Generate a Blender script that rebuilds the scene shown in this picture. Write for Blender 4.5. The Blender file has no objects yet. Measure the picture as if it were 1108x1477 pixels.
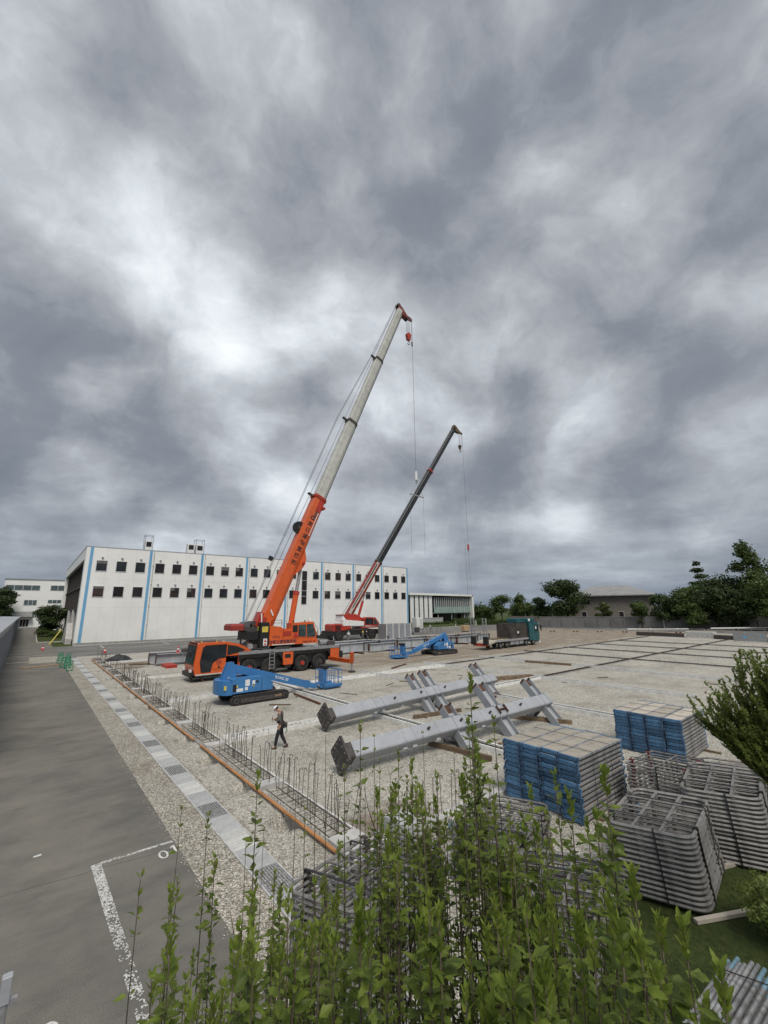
import bpy, math, random
from mathutils import Vector, Matrix, noise, Euler
R = math.radians
random.seed(7)
C = bpy.context.scene.collection

# ------------------------------------------------------------------ camera
cam_d = bpy.data.cameras.new("camera"); cam = bpy.data.objects.new("camera", cam_d); C.objects.link(cam)
RI = Vector((0.775227, -0.631598, -0.010137)); FWv = Vector((0.615651, 0.756134, 0.2233983))
a_, t_, r_ = -.6836728, .2252976, -.010399
def _b():
    X = Vector((math.cos(a_), -math.sin(a_), 0)); Y = Vector((math.sin(a_), math.cos(a_), 0)); Z = Vector((0, 0, 1))
    ct, st = math.cos(t_), math.sin(t_)
    fw = Vector((0, ct, st)); up0 = Vector((0, -st, ct)); ri0 = Vector((1, 0, 0))
    ri = math.cos(r_) * ri0 + math.sin(r_) * up0; up = -math.sin(r_) * ri0 + math.cos(r_) * up0
    W = lambda v: Vector((v.dot(X), v.dot(Y), v.dot(Z)))
    return W(ri), W(up), W(fw)
RI, UPv, FWv = _b()
CAM = Vector((0, 0, 5.5))
m = Matrix.Identity(4)
for i in range(3):
    m[i][0] = RI[i]; m[i][1] = UPv[i]; m[i][2] = -FWv[i]; m[i][3] = CAM[i]
cam.matrix_world = m
cam_d.sensor_fit = 'VERTICAL'; cam_d.sensor_height = 36; cam_d.sensor_width = 27
cam_d.lens = 36 * 609.88 / 1477
cam_d.clip_start = .05; cam_d.clip_end = 6000
bpy.context.scene.camera = cam
sc = bpy.context.scene
sc.view_settings.view_transform = 'Standard'; sc.view_settings.look = 'None'
sc.view_settings.exposure = 0.45; sc.view_settings.gamma = 1
sc.cycles.use_denoising = True
sc.cycles.max_bounces = 6; sc.cycles.transparent_max_bounces = 8

def raydir(u, v): return (RI * (u - 554) - UPv * (v - 738.5) + FWv * 609.88).normalized()

# ------------------------------------------------------------------ world: overcast sky
SUN_EL, SUN_AZ = 56, -160          # azimuth measured from +Y towards +X
w = bpy.data.worlds.new("World"); sc.world = w; w.use_nodes = True
w.cycles.sampling_method = 'MANUAL'; w.cycles.sample_map_resolution = 256
nt = w.node_tree; N = nt.nodes; L = nt.links; N.clear()
def nd(t, **k):
    n = N.new(t)
    for a, b in k.items(): setattr(n, a, b)
    return n
def mth(op, a, b=None, c=None, clamp=False):
    n = N.new('ShaderNodeMath'); n.operation = op; n.use_clamp = clamp
    for i, x in enumerate((a, b, c)):
        if x is None: continue
        if isinstance(x, (int, float)): n.inputs[i].default_value = x
        else: L.new(x, n.inputs[i])
    return n.outputs[0]
def vm(op, a, b=None):
    n = N.new('ShaderNodeVectorMath'); n.operation = op
    for i, x in enumerate((a, b)):
        if x is None: continue
        if isinstance(x, (tuple, Vector)): n.inputs[i].default_value = tuple(x)
        else: L.new(x, n.inputs[i])
    return n
tc = nd('ShaderNodeTexCoord'); D = vm('NORMALIZE', tc.outputs['Generated']).outputs[0]
sep = nd('ShaderNodeSeparateXYZ'); L.new(D, sep.inputs[0])
zc = mth('ADD', mth('MAXIMUM', sep.outputs[2], 0.0), 0.12)
px = mth('DIVIDE', sep.outputs[0], zc); py = mth('DIVIDE', sep.outputs[1], zc)
cmb = nd('ShaderNodeCombineXYZ'); L.new(px, cmb.inputs[0]); L.new(py, cmb.inputs[1])
def nz(vec, scale, detail, rough, off=(0, 0, 0), dist=0.0, out=0):
    mp = nd('ShaderNodeMapping'); L.new(vec, mp.inputs[0]); mp.inputs[1].default_value = off
    n = nd('ShaderNodeTexNoise'); L.new(mp.outputs[0], n.inputs[0])
    n.inputs['Scale'].default_value = scale; n.inputs['Detail'].default_value = detail
    n.inputs['Roughness'].default_value = rough; n.inputs['Distortion'].default_value = dist
    return n.outputs[out]
wq = vm('MULTIPLY', D, (1, 1, 1.2)).outputs[0]
wc = nz(wq, 2.2, 5, .55, (5, 2, 8), 0, 1)
wv = vm('SUBTRACT', wc, (.5, .5, .5)).outputs[0]
wv = vm('MULTIPLY', wv, (.40, .40, .40)).outputs[0]
Q = vm('ADD', wq, wv).outputs[0]
puff = nz(Q, 1.9, 6, .5, (1, 4, 2))
lump = nz(Q, 5.2, 12, .62, (9, 1, 3))
cell = nd('ShaderNodeTexVoronoi'); cell.feature = 'SMOOTH_F1'; cell.inputs['Scale'].default_value = 5.0; cell.inputs['Smoothness'].default_value = .55; L.new(Q, cell.inputs[0])
plane = nz(cmb.outputs[0], .80, 12, .58, (3.1, 1.7, 0))
val = mth('ADD', mth('MULTIPLY', puff, .55), mth('ADD', mth('MULTIPLY', plane, .85), mth('MULTIPLY', lump, .58)))
val = mth('ADD', val, mth('MULTIPLY', cell.outputs['Distance'], -.42))
val = mth('SUBTRACT', val, 0.265)
def blob(u, v, width_deg, amp, cur):
    d = raydir(u, v)
    dt = vm('DOT_PRODUCT', D, tuple(d)).outputs['Value']
    k = 1.0 / (1 - math.cos(R(width_deg)))
    g = mth('EXPONENT', mth('MULTIPLY', mth('SUBTRACT', dt, 1.0), k))
    return mth('ADD', cur, mth('MULTIPLY', g, amp))
for b in [
        (150, 290, 7, .12), (250, 370, 7, .14), (480, 410, 3, .08), (200, 300, 5, .10), (300, 480, 4, .08), (340, 490, 6, .16), (600, 510, 6, .12), (20, 260, 5, .06), (430, 395, 5, -.06),
        (40, 560, 8, -.06), (130, 620, 6, -.10), (260, 620, 6, -.16), (420, 640, 5, -.10), (90, 420, 4, -.10), (380, 450, 3, -.10), (560, 200, 14, -.06), (60, 120, 10, -.06), (300, 60, 10, -.03),
        (880, 330, 15, -.07), (1000, 560, 10, -.05), (640, 400, 5, -.12), (450, 210, 5, -.06), (640, 620, 5, .05),
        (150, 700, 4, .20), (60, 690, 4, .10), (400, 710, 4, .16), (600, 715, 4, .10), (820, 735, 4, .18), (30, 748, 3, .12), (1010, 775, 2.5, .16),
        (950, 665, 6, -.12), (700, 665, 4, -.08), (200, 745, 3, -.12), (650, 760, 4, -.12), (755, 550, 2.5, -.14), (800, 540, 2, .10), (850, 610, 4, .10), (1050, 600, 5, .05)]:
    val = blob(*b, val)
val = mth('ADD', mth('MULTIPLY', val, 1.02), -.005)
cr = nd('ShaderNodeValToRGB'); L.new(val, cr.inputs[0])
els = cr.color_ramp.elements
els[0].position = .12; els[0].color = (.15, .168, .20, 1)
els[1].position = .98; els[1].color = (.80, .83, .85, 1)
for p, c_ in ((.30, (.186, .204, .236, 1)), (.46, (.285, .301, .330, 1)), (.60, (.392, .416, .448, 1)), (.76, (.56, .595, .63, 1))):
    e = els.new(p); e.color = c_
# distant cloud base thickening towards the horizon
hz = mth('MULTIPLY', mth('EXPONENT', mth('MULTIPLY', mth('MAXIMUM', sep.outputs[2], 0.0), -9.0)), .85)
mx = nd('ShaderNodeMixRGB'); L.new(hz, mx.inputs[0]); L.new(cr.outputs[0], mx.inputs[1]); mx.inputs[2].default_value = (.135, .175, .235, 1)
gz = mth('GREATER_THAN', sep.outputs[2], -0.02)
mg = nd('ShaderNodeMixRGB'); L.new(gz, mg.inputs[0]); mg.inputs[1].default_value = (.12, .12, .115, 1); L.new(mx.outputs[0], mg.inputs[2])
sky = nd('ShaderNodeTexSky', sky_type='NISHITA'); sky.sun_disc = False
sky.sun_elevation = R(SUN_EL); sky.sun_rotation = R(SUN_AZ); sky.air_density = 1.5; sky.dust_density = 3
bg1 = nd('ShaderNodeBackground'); L.new(sky.outputs[0], bg1.inputs[0]); bg1.inputs[1].default_value = .05
bg2 = nd('ShaderNodeBackground'); L.new(mg.outputs[0], bg2.inputs[0]); bg2.inputs[1].default_value = 1.0
ms = nd('ShaderNodeMixShader'); ms.inputs[0].default_value = .96
L.new(bg1.outputs[0], ms.inputs[1]); L.new(bg2.outputs[0], ms.inputs[2])
out = nd('ShaderNodeOutputWorld'); L.new(ms.outputs[0], out.inputs[0])

sd = bpy.data.lights.new("sun", 'SUN'); sun = bpy.data.objects.new("sun", sd); C.objects.link(sun)
sd.energy = 1.9; sd.angle = R(24); sd.color = (1, .94, .85)
sv = Vector((math.sin(R(SUN_AZ)) * math.cos(R(SUN_EL)), math.cos(R(SUN_AZ)) * math.cos(R(SUN_EL)), math.sin(R(SUN_EL))))
sun.rotation_euler = sv.to_track_quat('Z', 'Y').to_euler()

# ------------------------------------------------------------------ materials
MATS = {}
def mat(name, col, rough=.6, var=.12, scale=3.0, metal=0.0, bump=0.0, bscale=None, col2=None, detail=5, spec=.5, rand=0.0, dirt=None, coat=0):
    if name in MATS: return MATS[name]
    mt = bpy.data.materials.new(name); mt.use_nodes = True
    n = mt.node_tree.nodes; l = mt.node_tree.links; p = n['Principled BSDF']
    tcn = n.new('ShaderNodeTexCoord'); t = n.new('ShaderNodeTexNoise'); t.inputs['Scale'].default_value = scale
    t.inputs['Detail'].default_value = detail; t.inputs['Roughness'].default_value = .62
    l.new(tcn.outputs['Object'], t.inputs['Vector'])
    rp = n.new('ShaderNodeValToRGB'); l.new(t.outputs[0], rp.inputs[0])
    c2 = col2 if col2 else tuple(max(0, c * (1 - 2 * var)) for c in col)
    c1 = tuple(min(1, c * (1 + var)) for c in col)
    rp.color_ramp.elements[0].position = .33; rp.color_ramp.elements[0].color = (*c2, 1)
    rp.color_ramp.elements[1].position = .66; rp.color_ramp.elements[1].color = (*c1, 1)
    src = rp.outputs[0]
    if dirt:      # (colour, noise scale, amount)
        t2 = n.new('ShaderNodeTexNoise'); t2.inputs['Scale'].default_value = dirt[1]; t2.inputs['Detail'].default_value = 8
        t2.inputs['Roughness'].default_value = .7
        l.new(tcn.outputs['Object'], t2.inputs['Vector'])
        r2 = n.new('ShaderNodeValToRGB'); l.new(t2.outputs[0], r2.inputs[0])
        r2.color_ramp.elements[0].position = .5; r2.color_ramp.elements[1].position = .72
        r2.color_ramp.elements[0].color = (0, 0, 0, 1); r2.color_ramp.elements[1].color = (dirt[2],) * 3 + (1,)
        m2 = n.new('ShaderNodeMixRGB'); l.new(r2.outputs[0], m2.inputs[0]); l.new(src, m2.inputs[1]); m2.inputs[2].default_value = (*dirt[0], 1)
        src = m2.outputs[0]
    if rand:
        oi = n.new('ShaderNodeObjectInfo'); hs = n.new('ShaderNodeHueSaturation')
        mr = n.new('ShaderNodeMapRange'); l.new(oi.outputs['Random'], mr.inputs[0]); mr.inputs[3].default_value = 1 - rand; mr.inputs[4].default_value = 1 + rand
        l.new(mr.outputs[0], hs.inputs['Value']); l.new(src, hs.inputs['Color']); src = hs.outputs[0]
    l.new(src, p.inputs['Base Color'])
    p.inputs['Roughness'].default_value = rough; p.inputs['Metallic'].default_value = metal
    p.inputs['Specular IOR Level'].default_value = spec
    if coat: p.inputs['Coat Weight'].default_value = coat
    if bump:
        b = n.new('ShaderNodeBump'); b.inputs['Strength'].default_value = min(1, bump); b.inputs['Distance'].default_value = .02
        t3 = n.new('ShaderNodeTexNoise'); t3.inputs['Scale'].default_value = bscale or scale * 6; t3.inputs['Detail'].default_value = 4
        l.new(tcn.outputs['Object'], t3.inputs['Vector']); l.new(t3.outputs[0], b.inputs['Height']); l.new(b.outputs[0], p.inputs['Normal'])
    MATS[name] = mt; return mt

mat('orange', (.64, .105, .018), .38, .06, 1.2, coat=.3, dirt=((.22, .07, .03), 2.5, .35))
mat('red', (.42, .035, .02), .42, .12, 1.5, dirt=((.14, .04, .03), 3, .5))
mat('head_red', (.20, .030, .022), .5, .25, 3)
mat('dull_red', (.27, .03, .02), .5, .2, 1.5, dirt=((.10, .04, .03), 3, .5))
mat('cover_pale', (.52, .52, .50), .8, .10, 3, rand=.08, bump=.3, bscale=25, dirt=((.36, .35, .33), 4, .7))
mat('rust', (.11, .045, .025), .85, .3, 8)
mat('rust_beam', (.10, .05, .032), .8, .3, 6)
mat('lift_blue', (.042, .18, .42), .4, .08, 1.5, coat=.2, dirt=((.05, .1, .18), 3, .4))
mat('plank_blue', (.08, .20, .36), .6, .25, 7, rand=.28, dirt=((.17, .19, .21), 6, .85))
mat('hook_blue', (.035, .075, .14), .6, .3, 9, rand=.2)
mat('clip_red', (.13, .012, .015), .6, .2, 9)
mat('black', (.012, .012, .013), .5, .2, 5)
mat('rubber', (.018, .018, .019), .85, .2, 9, dirt=((.10, .09, .075), 4, .55))
mat('dark_steel', (.055, .05, .048), .6, .25, 6, dirt=((.14, .10, .07), 5, .5))
mat('boom_grey', (.50, .50, .47), .45, .10, .8, dirt=((.22, .21, .19), 2.2, .6))
mat('boom_dark', (.014, .015, .018), .4, .15, 1)
mat('steel_grey', (.335, .352, .38), .5, .06, 1.2, dirt=((.18, .19, .2), 4, .35))
mat('beam_grey', (.37, .39, .415), .55, .1, 1.0, rand=.1, dirt=((.16, .14, .12), 2.5, .4))
mat('galv', (.36, .37, .385), .45, .18, 7, metal=.35, rand=.12, dirt=((.16, .14, .12), 8, .5))
mat('frame_galv', (.235, .23, .222), .5, .25, 9, metal=.3, rand=.18, dirt=((.10, .08, .065), 9, .6))
mat('pipe_galv', (.29, .295, .30), .42, .25, 9, metal=.35, rand=.25, dirt=((.22, .18, .14), 8, .6))
mat('pipe_blue', (.15, .26, .34), .5, .2, 9, rand=.2)
mat('deck_tan', (.44, .40, .34), .75, .2, 3, rand=.24, dirt=((.24, .20, .16), 3, .85))
mat('white_wall', (.80, .80, .785), .55, .035, .15, dirt=((.55, .56, .56), .35, .28))
mat('white', (.72, .73, .73), .5, .05, 2)
mat('wall_joint', (.58, .58, .57), .8)
mat('stripe_blue', (.15, .38, .62), .5, .06, .5)
mat('window_dark', (.020, .017, .017), .12, .3, .4)
mat('window_brown', (.045, .028, .026), .10, .4, .5)
mat('blind', (.14, .13, .125), .6, .1, 3)
mat('glass_dark', (.022, .026, .030), .08, .3, .6)
mat('glass_cab', (.05, .075, .08), .08, .3, 2)
mat('glass_green', (.22, .33, .31), .15, .12, .4)
mat('glass_mid', (.085, .115, .12), .12, .3, .25)
mat('frame_white', (.6, .6, .6), .5)
mat('concrete', (.34, .335, .32), .85, .15, 2.5, bump=.3, bscale=20, dirt=((.2, .19, .175), 1.5, .5))
mat('concrete_light', (.46, .455, .44), .85, .12, 3, bump=.3, bscale=22)
mat('concrete_grey', (.39, .40, .40), .8, .12, 3, rand=.10, bump=.3, bscale=25, dirt=((.17, .17, .17), 4, .5))
mat('concrete_pale', (.70, .70, .68), .8, .08, 3, rand=.06, bump=.3, bscale=25, dirt=((.40, .39, .37), 4, .6))
mat('wall_grey', (.155, .15, .148), .85, .2, .25, dirt=((.07, .07, .07), .5, .7))
mat('wall_pale', (.24, .23, .22), .85, .2, 1)
mat('beige_wall', (.17, .155, .135), .85, .06, .5)
mat('roof_grey', (.25, .255, .255), .7, .1, .6)
mat('timber', (.17, .12, .075), .8, .25, 4, rand=.2)
mat('timber_pale', (.42, .30, .17), .8, .2, 4)
mat('plank_orange', (.44, .20, .065), .75, .2, 2.0, dirt=((.22, .13, .07), 2, .7))
mat('rebar', (.05, .036, .03), .75, .3, 12, rand=.2)
mat('bark', (.075, .055, .042), .9, .3, 14)
mat('stem_bark', (.085, .065, .045), .8, .3, 40)
mat('cone_red', (.52, .03, .025), .5)
mat('green_net', (.02, .22, .12), .6, .2, 5)
mat('teal', (.010, .085, .10), .4, .15, 1.5, coat=.2)
mat('skin', (.40, .22, .15), .55, .06, 20)
mat('jacket', (.12, .105, .09), .85, .2, 12, bump=.4, bscale=30)
mat('trousers', (.018, .018, .028), .85, .2, 12, bump=.4, bscale=30)
mat('helmet', (.78, .79, .80), .25, .02, 5)
mat('cloth_white', (.62, .62, .60), .8, .1, 12)
mat('cloth_green', (.06, .22, .14), .8, .1, 12)
mat('cloth_grey', (.2, .2, .21), .8, .1, 12)
mat('hair', (.02, .016, .014), .7)
mat('boot', (.045, .04, .035), .8)
mat('text_navy', (.02, .018, .05), .5, .02)
mat('text_black', (.015, .012, .014), .5, .02)
mat('text_white', (.75, .75, .75), .5, .02)
mat('yellow', (.62, .5, .08), .5)
mat('sticker_red', (.5, .05, .04), .5)
mat('rope', (.10, .10, .11), .5, .1, 3)
mat('shaded_bed', (.15, .135, .115), .9, .3, 7)
mat('cage_brown', (.055, .047, .04), .8, .3, 1.5)
mat('tarp', (.02, .02, .023), .55, .3, 4)
mat('asphalt_far', (.085, .085, .085), .9)
mat('mark_white', (.62, .62, .60), .8, .1, 8, dirt=((.12, .12, .12), 14, .9))

def foliage(name, c1, c2, scale=.9, transl=.28, rand=.12):
    mt = bpy.data.materials.new(name); mt.use_nodes = True
    n = mt.node_tree.nodes; l = mt.node_tree.links; p = n['Principled BSDF']; o = n['Material Output']
    tcn = n.new('ShaderNodeTexCoord'); t = n.new('ShaderNodeTexNoise'); t.inputs['Scale'].default_value = scale; t.inputs['Detail'].default_value = 6
    t.inputs['Roughness'].default_value = .75
    l.new(tcn.outputs['Object'], t.inputs['Vector'])
    rp = n.new('ShaderNodeValToRGB'); l.new(t.outputs[0], rp.inputs[0])
    rp.color_ramp.elements[0].position = .36; rp.color_ramp.elements[0].color = (*c1, 1)
    rp.color_ramp.elements[1].position = .64; rp.color_ramp.elements[1].color = (*c2, 1)
    l.new(rp.outputs[0], p.inputs['Base Color']); p.inputs['Roughness'].default_value = .5
    p.inputs['Specular IOR Level'].default_value = .35
    tr = n.new('ShaderNodeBsdfTranslucent'); l.new(rp.outputs[0], tr.inputs[0])
    mxs = n.new('ShaderNodeMixShader'); mxs.inputs[0].default_value = transl
    l.new(p.outputs[0], mxs.inputs[1]); l.new(tr.outputs[0], mxs.inputs[2]); l.new(mxs.outputs[0], o.inputs[0])
    MATS[name] = mt; return mt
foliage('leaf_hedge', (.048, .080, .013), (.195, .255, .040), 9.0, .42)
foliage('leaf_young', (.12, .18, .026), (.25, .31, .06), 8.0, .42)
foliage('leaf_shrub', (.11, .155, .038), (.29, .35, .10), 3.0, .48)
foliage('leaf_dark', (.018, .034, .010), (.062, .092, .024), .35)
foliage('leaf_mid', (.028, .052, .011), (.095, .138, .030), .35)
foliage('leaf_light', (.035, .055, .012), (.11, .13, .032), .35)
foliage('grass_mat', (.030, .050, .010), (.085, .115, .030), 2.0)

# ground materials, all in world metres
def ground_mat(name, kind):
    mt = bpy.data.materials.new(name); mt.use_nodes = True
    n = mt.node_tree.nodes; l = mt.node_tree.links; p = n['Principled BSDF']
    tcn = n.new('ShaderNodeTexCoord'); O = tcn.outputs['Object']
    def noi(s, d=6, r=.6, sc3=None, dist=0):
        t = n.new('ShaderNodeTexNoise'); t.inputs['Scale'].default_value = s; t.inputs['Detail'].default_value = d; t.inputs['Roughness'].default_value = r
        t.inputs['Distortion'].default_value = dist
        if sc3:
            mp = n.new('ShaderNodeMapping'); mp.inputs['Scale'].default_value = sc3; l.new(O, mp.inputs[0]); l.new(mp.outputs[0], t.inputs[0])
        else: l.new(O, t.inputs[0])
        return t.outputs[0]
    def ramp(f, *st):
        r = n.new('ShaderNodeValToRGB'); l.new(f, r.inputs[0])
        e = r.color_ramp.elements; e[0].position = st[0][0]; e[0].color = (*st[0][1], 1); e[1].position = st[-1][0]; e[1].color = (*st[-1][1], 1)
        for q in st[1:-1]:
            x = e.new(q[0]); x.color = (*q[1], 1)
        return r.outputs[0]
    def mix(f, a, b, mode='MIX'):
        x = n.new('ShaderNodeMixRGB'); x.blend_type = mode
        for i, q in enumerate((f, a, b)):
            if isinstance(q, tuple): x.inputs[i].default_value = (*q, 1)
            elif isinstance(q, float): x.inputs[i].default_value = q
            else: l.new(q, x.inputs[i])
        return x.outputs[0]
    def M(op, a, b, clamp=False):
        x = n.new('ShaderNodeMath'); x.operation = op; x.use_clamp = clamp
        for i, q in enumerate((a, b)):
            if isinstance(q, (int, float)): x.inputs[i].default_value = q
            else: l.new(q, x.inputs[i])
        return x.outputs[0]
    p.inputs['Roughness'].default_value = .92; p.inputs['Specular IOR Level'].default_value = .2
    if kind in ('gravel', 'verge'):
        v = n.new('ShaderNodeTexVoronoi'); v.inputs['Scale'].default_value = 36; l.new(O, v.inputs[0])
        v2 = n.new('ShaderNodeTexVoronoi'); v2.inputs['Scale'].default_value = 9; l.new(O, v2.inputs[0])
        hsv = n.new('ShaderNodeSeparateColor'); l.new(v.outputs['Color'], hsv.inputs[0])
        hsv2 = n.new('ShaderNodeSeparateColor'); l.new(v2.outputs['Color'], hsv2.inputs[0])
        if kind == 'gravel':
            stone = ramp(hsv.outputs[0], (0, (.17, .160, .140)), (.25, (.33, .316, .284)), (.7, (.47, .455, .415)), (1, (.64, .625, .58)))
        else:
            stone = ramp(hsv.outputs[0], (0, (.11, .10, .085)), (.4, (.30, .28, .24)), (.8, (.47, .445, .395)), (1, (.68, .66, .60)))
        gap = ramp(v.outputs['Distance'], (.0, (1, 1, 1)), (.55, (1, 1, 1)), (.9, (.45, .43, .4)))
        c = mix(1.0, stone, gap, 'MULTIPLY')
        big_ = ramp(hsv2.outputs[1], (0, (.80, .80, .79)), (.5, (1, 1, 1)), (1, (1.15, 1.14, 1.12)))
        c = mix(.55, c, mix(1.0, c, big_, 'MULTIPLY'))
        patch = ramp(noi(.35, 8, .65), (.30, (.70, .675, .635)), (.5, (1, 1, .99)), (.72, (1.12, 1.11, 1.08)))
        c = mix(1.0, c, patch, 'MULTIPLY')
        patch2 = ramp(noi(2.3, 6, .7), (.28, (.72, .70, .66)), (.48, (1, 1, 1)), (.8, (1.06, 1.06, 1.05)))
        c = mix(1.0, c, patch2, 'MULTIPLY')
        if kind == 'gravel':
            # bare tan track crossing the site, worn by vehicles
            sp = n.new('ShaderNodeSeparateXYZ'); l.new(O, sp.inputs[0])
            wob = M('MULTIPLY', M('SUBTRACT', noi(.09, 3, .5), .5), 9.0)
            yy = M('ADD', sp.outputs[1], wob)
            xx = M('ADD', sp.outputs[0], M('MULTIPLY', wob, 1.5))
            band = M('MULTIPLY', M('MULTIPLY', M('SUBTRACT', yy, 32.0), .45, True), M('MULTIPLY', M('SUBTRACT', 47.0, yy), .3, True), True)
            band = M('MULTIPLY', band, M('MULTIPLY', M('SUBTRACT', xx, 19.0), .2, True))
            right = M('MULTIPLY', M('MULTIPLY', M('SUBTRACT', xx, 60.0), .15, True), M('MULTIPLY', M('SUBTRACT', yy, 36.0), .4, True))
            band = M('MAXIMUM', band, right)
            tex = ramp(noi(.8, 8, .7, (.35, 1.6, 1)), (.32, (.1, .1, .1)), (.55, (1, 1, 1)))
            f = M('MULTIPLY', band, tex)
            dirt = ramp(noi(1.4, 8, .7, (.3, 2.2, 1)), (.3, (.115, .085, .056)), (.55, (.215, .165, .115)), (.75, (.36, .31, .25)))
            c = mix(M('MULTIPLY', f, .85), c, dirt)
            for (k_, off, amt) in ((.0, 24.2, .35), (.0, 25.6, .30), (.35, 9.5, .3), (.35, 11.2, .3), (-.22, 40.0, .4), (-.22, 41.9, .4)):
                e_ = M('SUBTRACT', M('ADD', sp.outputs[1], M('MULTIPLY', sp.outputs[0], k_)), off)
                e_ = M('ADD', e_, M('MULTIPLY', M('SUBTRACT', noi(.12, 3, .5), .5), 5.0))
                g_ = M('SUBTRACT', 1.0, M('MULTIPLY', M('ABSOLUTE', e_, 0), 3.2), True)
                c = mix(M('MULTIPLY', M('MULTIPLY', g_, amt), noi(1.7, 5, .6)), c, (.15, .135, .115))
            # brown damp patches
            for cx, cy, rr in ((19.3, 4.4, 1.3), (8.3, 9.6, 1.3), (9.2, 55.5, 2.5), (8.5, 51, 1.5)):
                dx = M('SUBTRACT', sp.outputs[0], cx); dy = M('SUBTRACT', sp.outputs[1], cy)
                d2 = M('ADD', M('MULTIPLY', dx, dx), M('MULTIPLY', dy, dy))
                d2 = M('ADD', M('DIVIDE', d2, rr * rr), M('MULTIPLY', M('SUBTRACT', noi(1.2, 6, .6), .5), 2.2))
                g = M('SUBTRACT', 1.2, d2, True)
                c = mix(M('MULTIPLY', g, .8), c, ramp(noi(3, 6, .6), (.35, (.10, .072, .05)), (.7, (.20, .15, .105))))
        l.new(c, p.inputs['Base Color'])
        b = n.new('ShaderNodeBump'); b.inputs['Strength'].default_value = .55; b.inputs['Distance'].default_value = .02
        hh = M('ADD', M('MULTIPLY', v.outputs['Distance'], -1.0), M('MULTIPLY', noi(2.0, 5), 1.5))
        l.new(hh, b.inputs['Height']); l.new(b.outputs[0], p.inputs['Normal'])
    elif kind == 'asphalt':
        v = noi(70, 3, .8)
        c = ramp(v, (.30, (.075, .072, .067)), (.55, (.175, .170, .158)), (.85, (.36, .35, .33)))
        c = mix(1.0, c, ramp(noi(.8, 8, .68, (.6, 1.2, 1)), (.28, (.74, .73, .72)), (.5, (1, 1, 1)), (.75, (1.22, 1.19, 1.12))), 'MULTIPLY')
        c = mix(1.0, c, ramp(noi(.22, 7, .7), (.3, (.72, .72, .73)), (.7, (1.25, 1.22, 1.15))), 'MULTIPLY')
        c = mix(ramp(noi(.9, 9, .72), (.60, (0, 0, 0)), (.70, (.32, .32, .32))), c, (.055, .053, .050))
        # pale dust spots and thin cracks/joints
        c = mix(ramp(noi(1.1, 7, .65, None, .3), (.66, (0, 0, 0)), (.8, (.35, .35, .35))), c, (.20, .185, .155))
        sp = n.new('ShaderNodeSeparateXYZ'); l.new(O, sp.inputs[0])
        y = M('ADD', sp.outputs[1], M('MULTIPLY', noi(.8, 5, .6), .35))
        y = M('ADD', y, M('MULTIPLY', sp.outputs[0], .12))
        fr = M('ABSOLUTE', M('SUBTRACT', M('FRACT', M('DIVIDE', y, 5.1), 0), .5), 0)
        crack = M('LESS_THAN', fr, .0022)
        c = mix(M('MULTIPLY', crack, .6), c, (.030, .028, .026))
        l.new(c, p.inputs['Base Color'])
        b = n.new('ShaderNodeBump'); b.inputs['Strength'].default_value = .35; b.inputs['Distance'].default_value = .01
        l.new(noi(60, 3, .8), b.inputs['Height']); l.new(b.outputs[0], p.inputs['Normal'])
    elif kind == 'yard':
        c = ramp(noi(.35, 8, .65, (.3, 1, 1)), (.3, (.10, .10, .098)), (.5, (.15, .147, .14)), (.72, (.24, .235, .22)))
        l.new(c, p.inputs['Base Color'])
    elif kind == 'lawn':
        c = ramp(noi(9, 6, .7), (.3, (.028, .044, .012)), (.55, (.055, .076, .022)), (.8, (.10, .11, .04)))
        c = mix(1.0, c, ramp(noi(.9, 5, .6), (.3, (.7, .7, .7)), (.7, (1.25, 1.2, 1.1))), 'MULTIPLY')
        l.new(c, p.inputs['Base Color'])
        b = n.new('ShaderNodeBump'); b.inputs['Strength'].default_value = .8; b.inputs['Distance'].default_value = .04
        l.new(noi(30, 4, .8), b.inputs['Height']); l.new(b.outputs[0], p.inputs['Normal'])
    MATS[name] = mt
for k in ('gravel', 'verge', 'asphalt', 'yard', 'lawn'): ground_mat(k, k)

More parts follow.
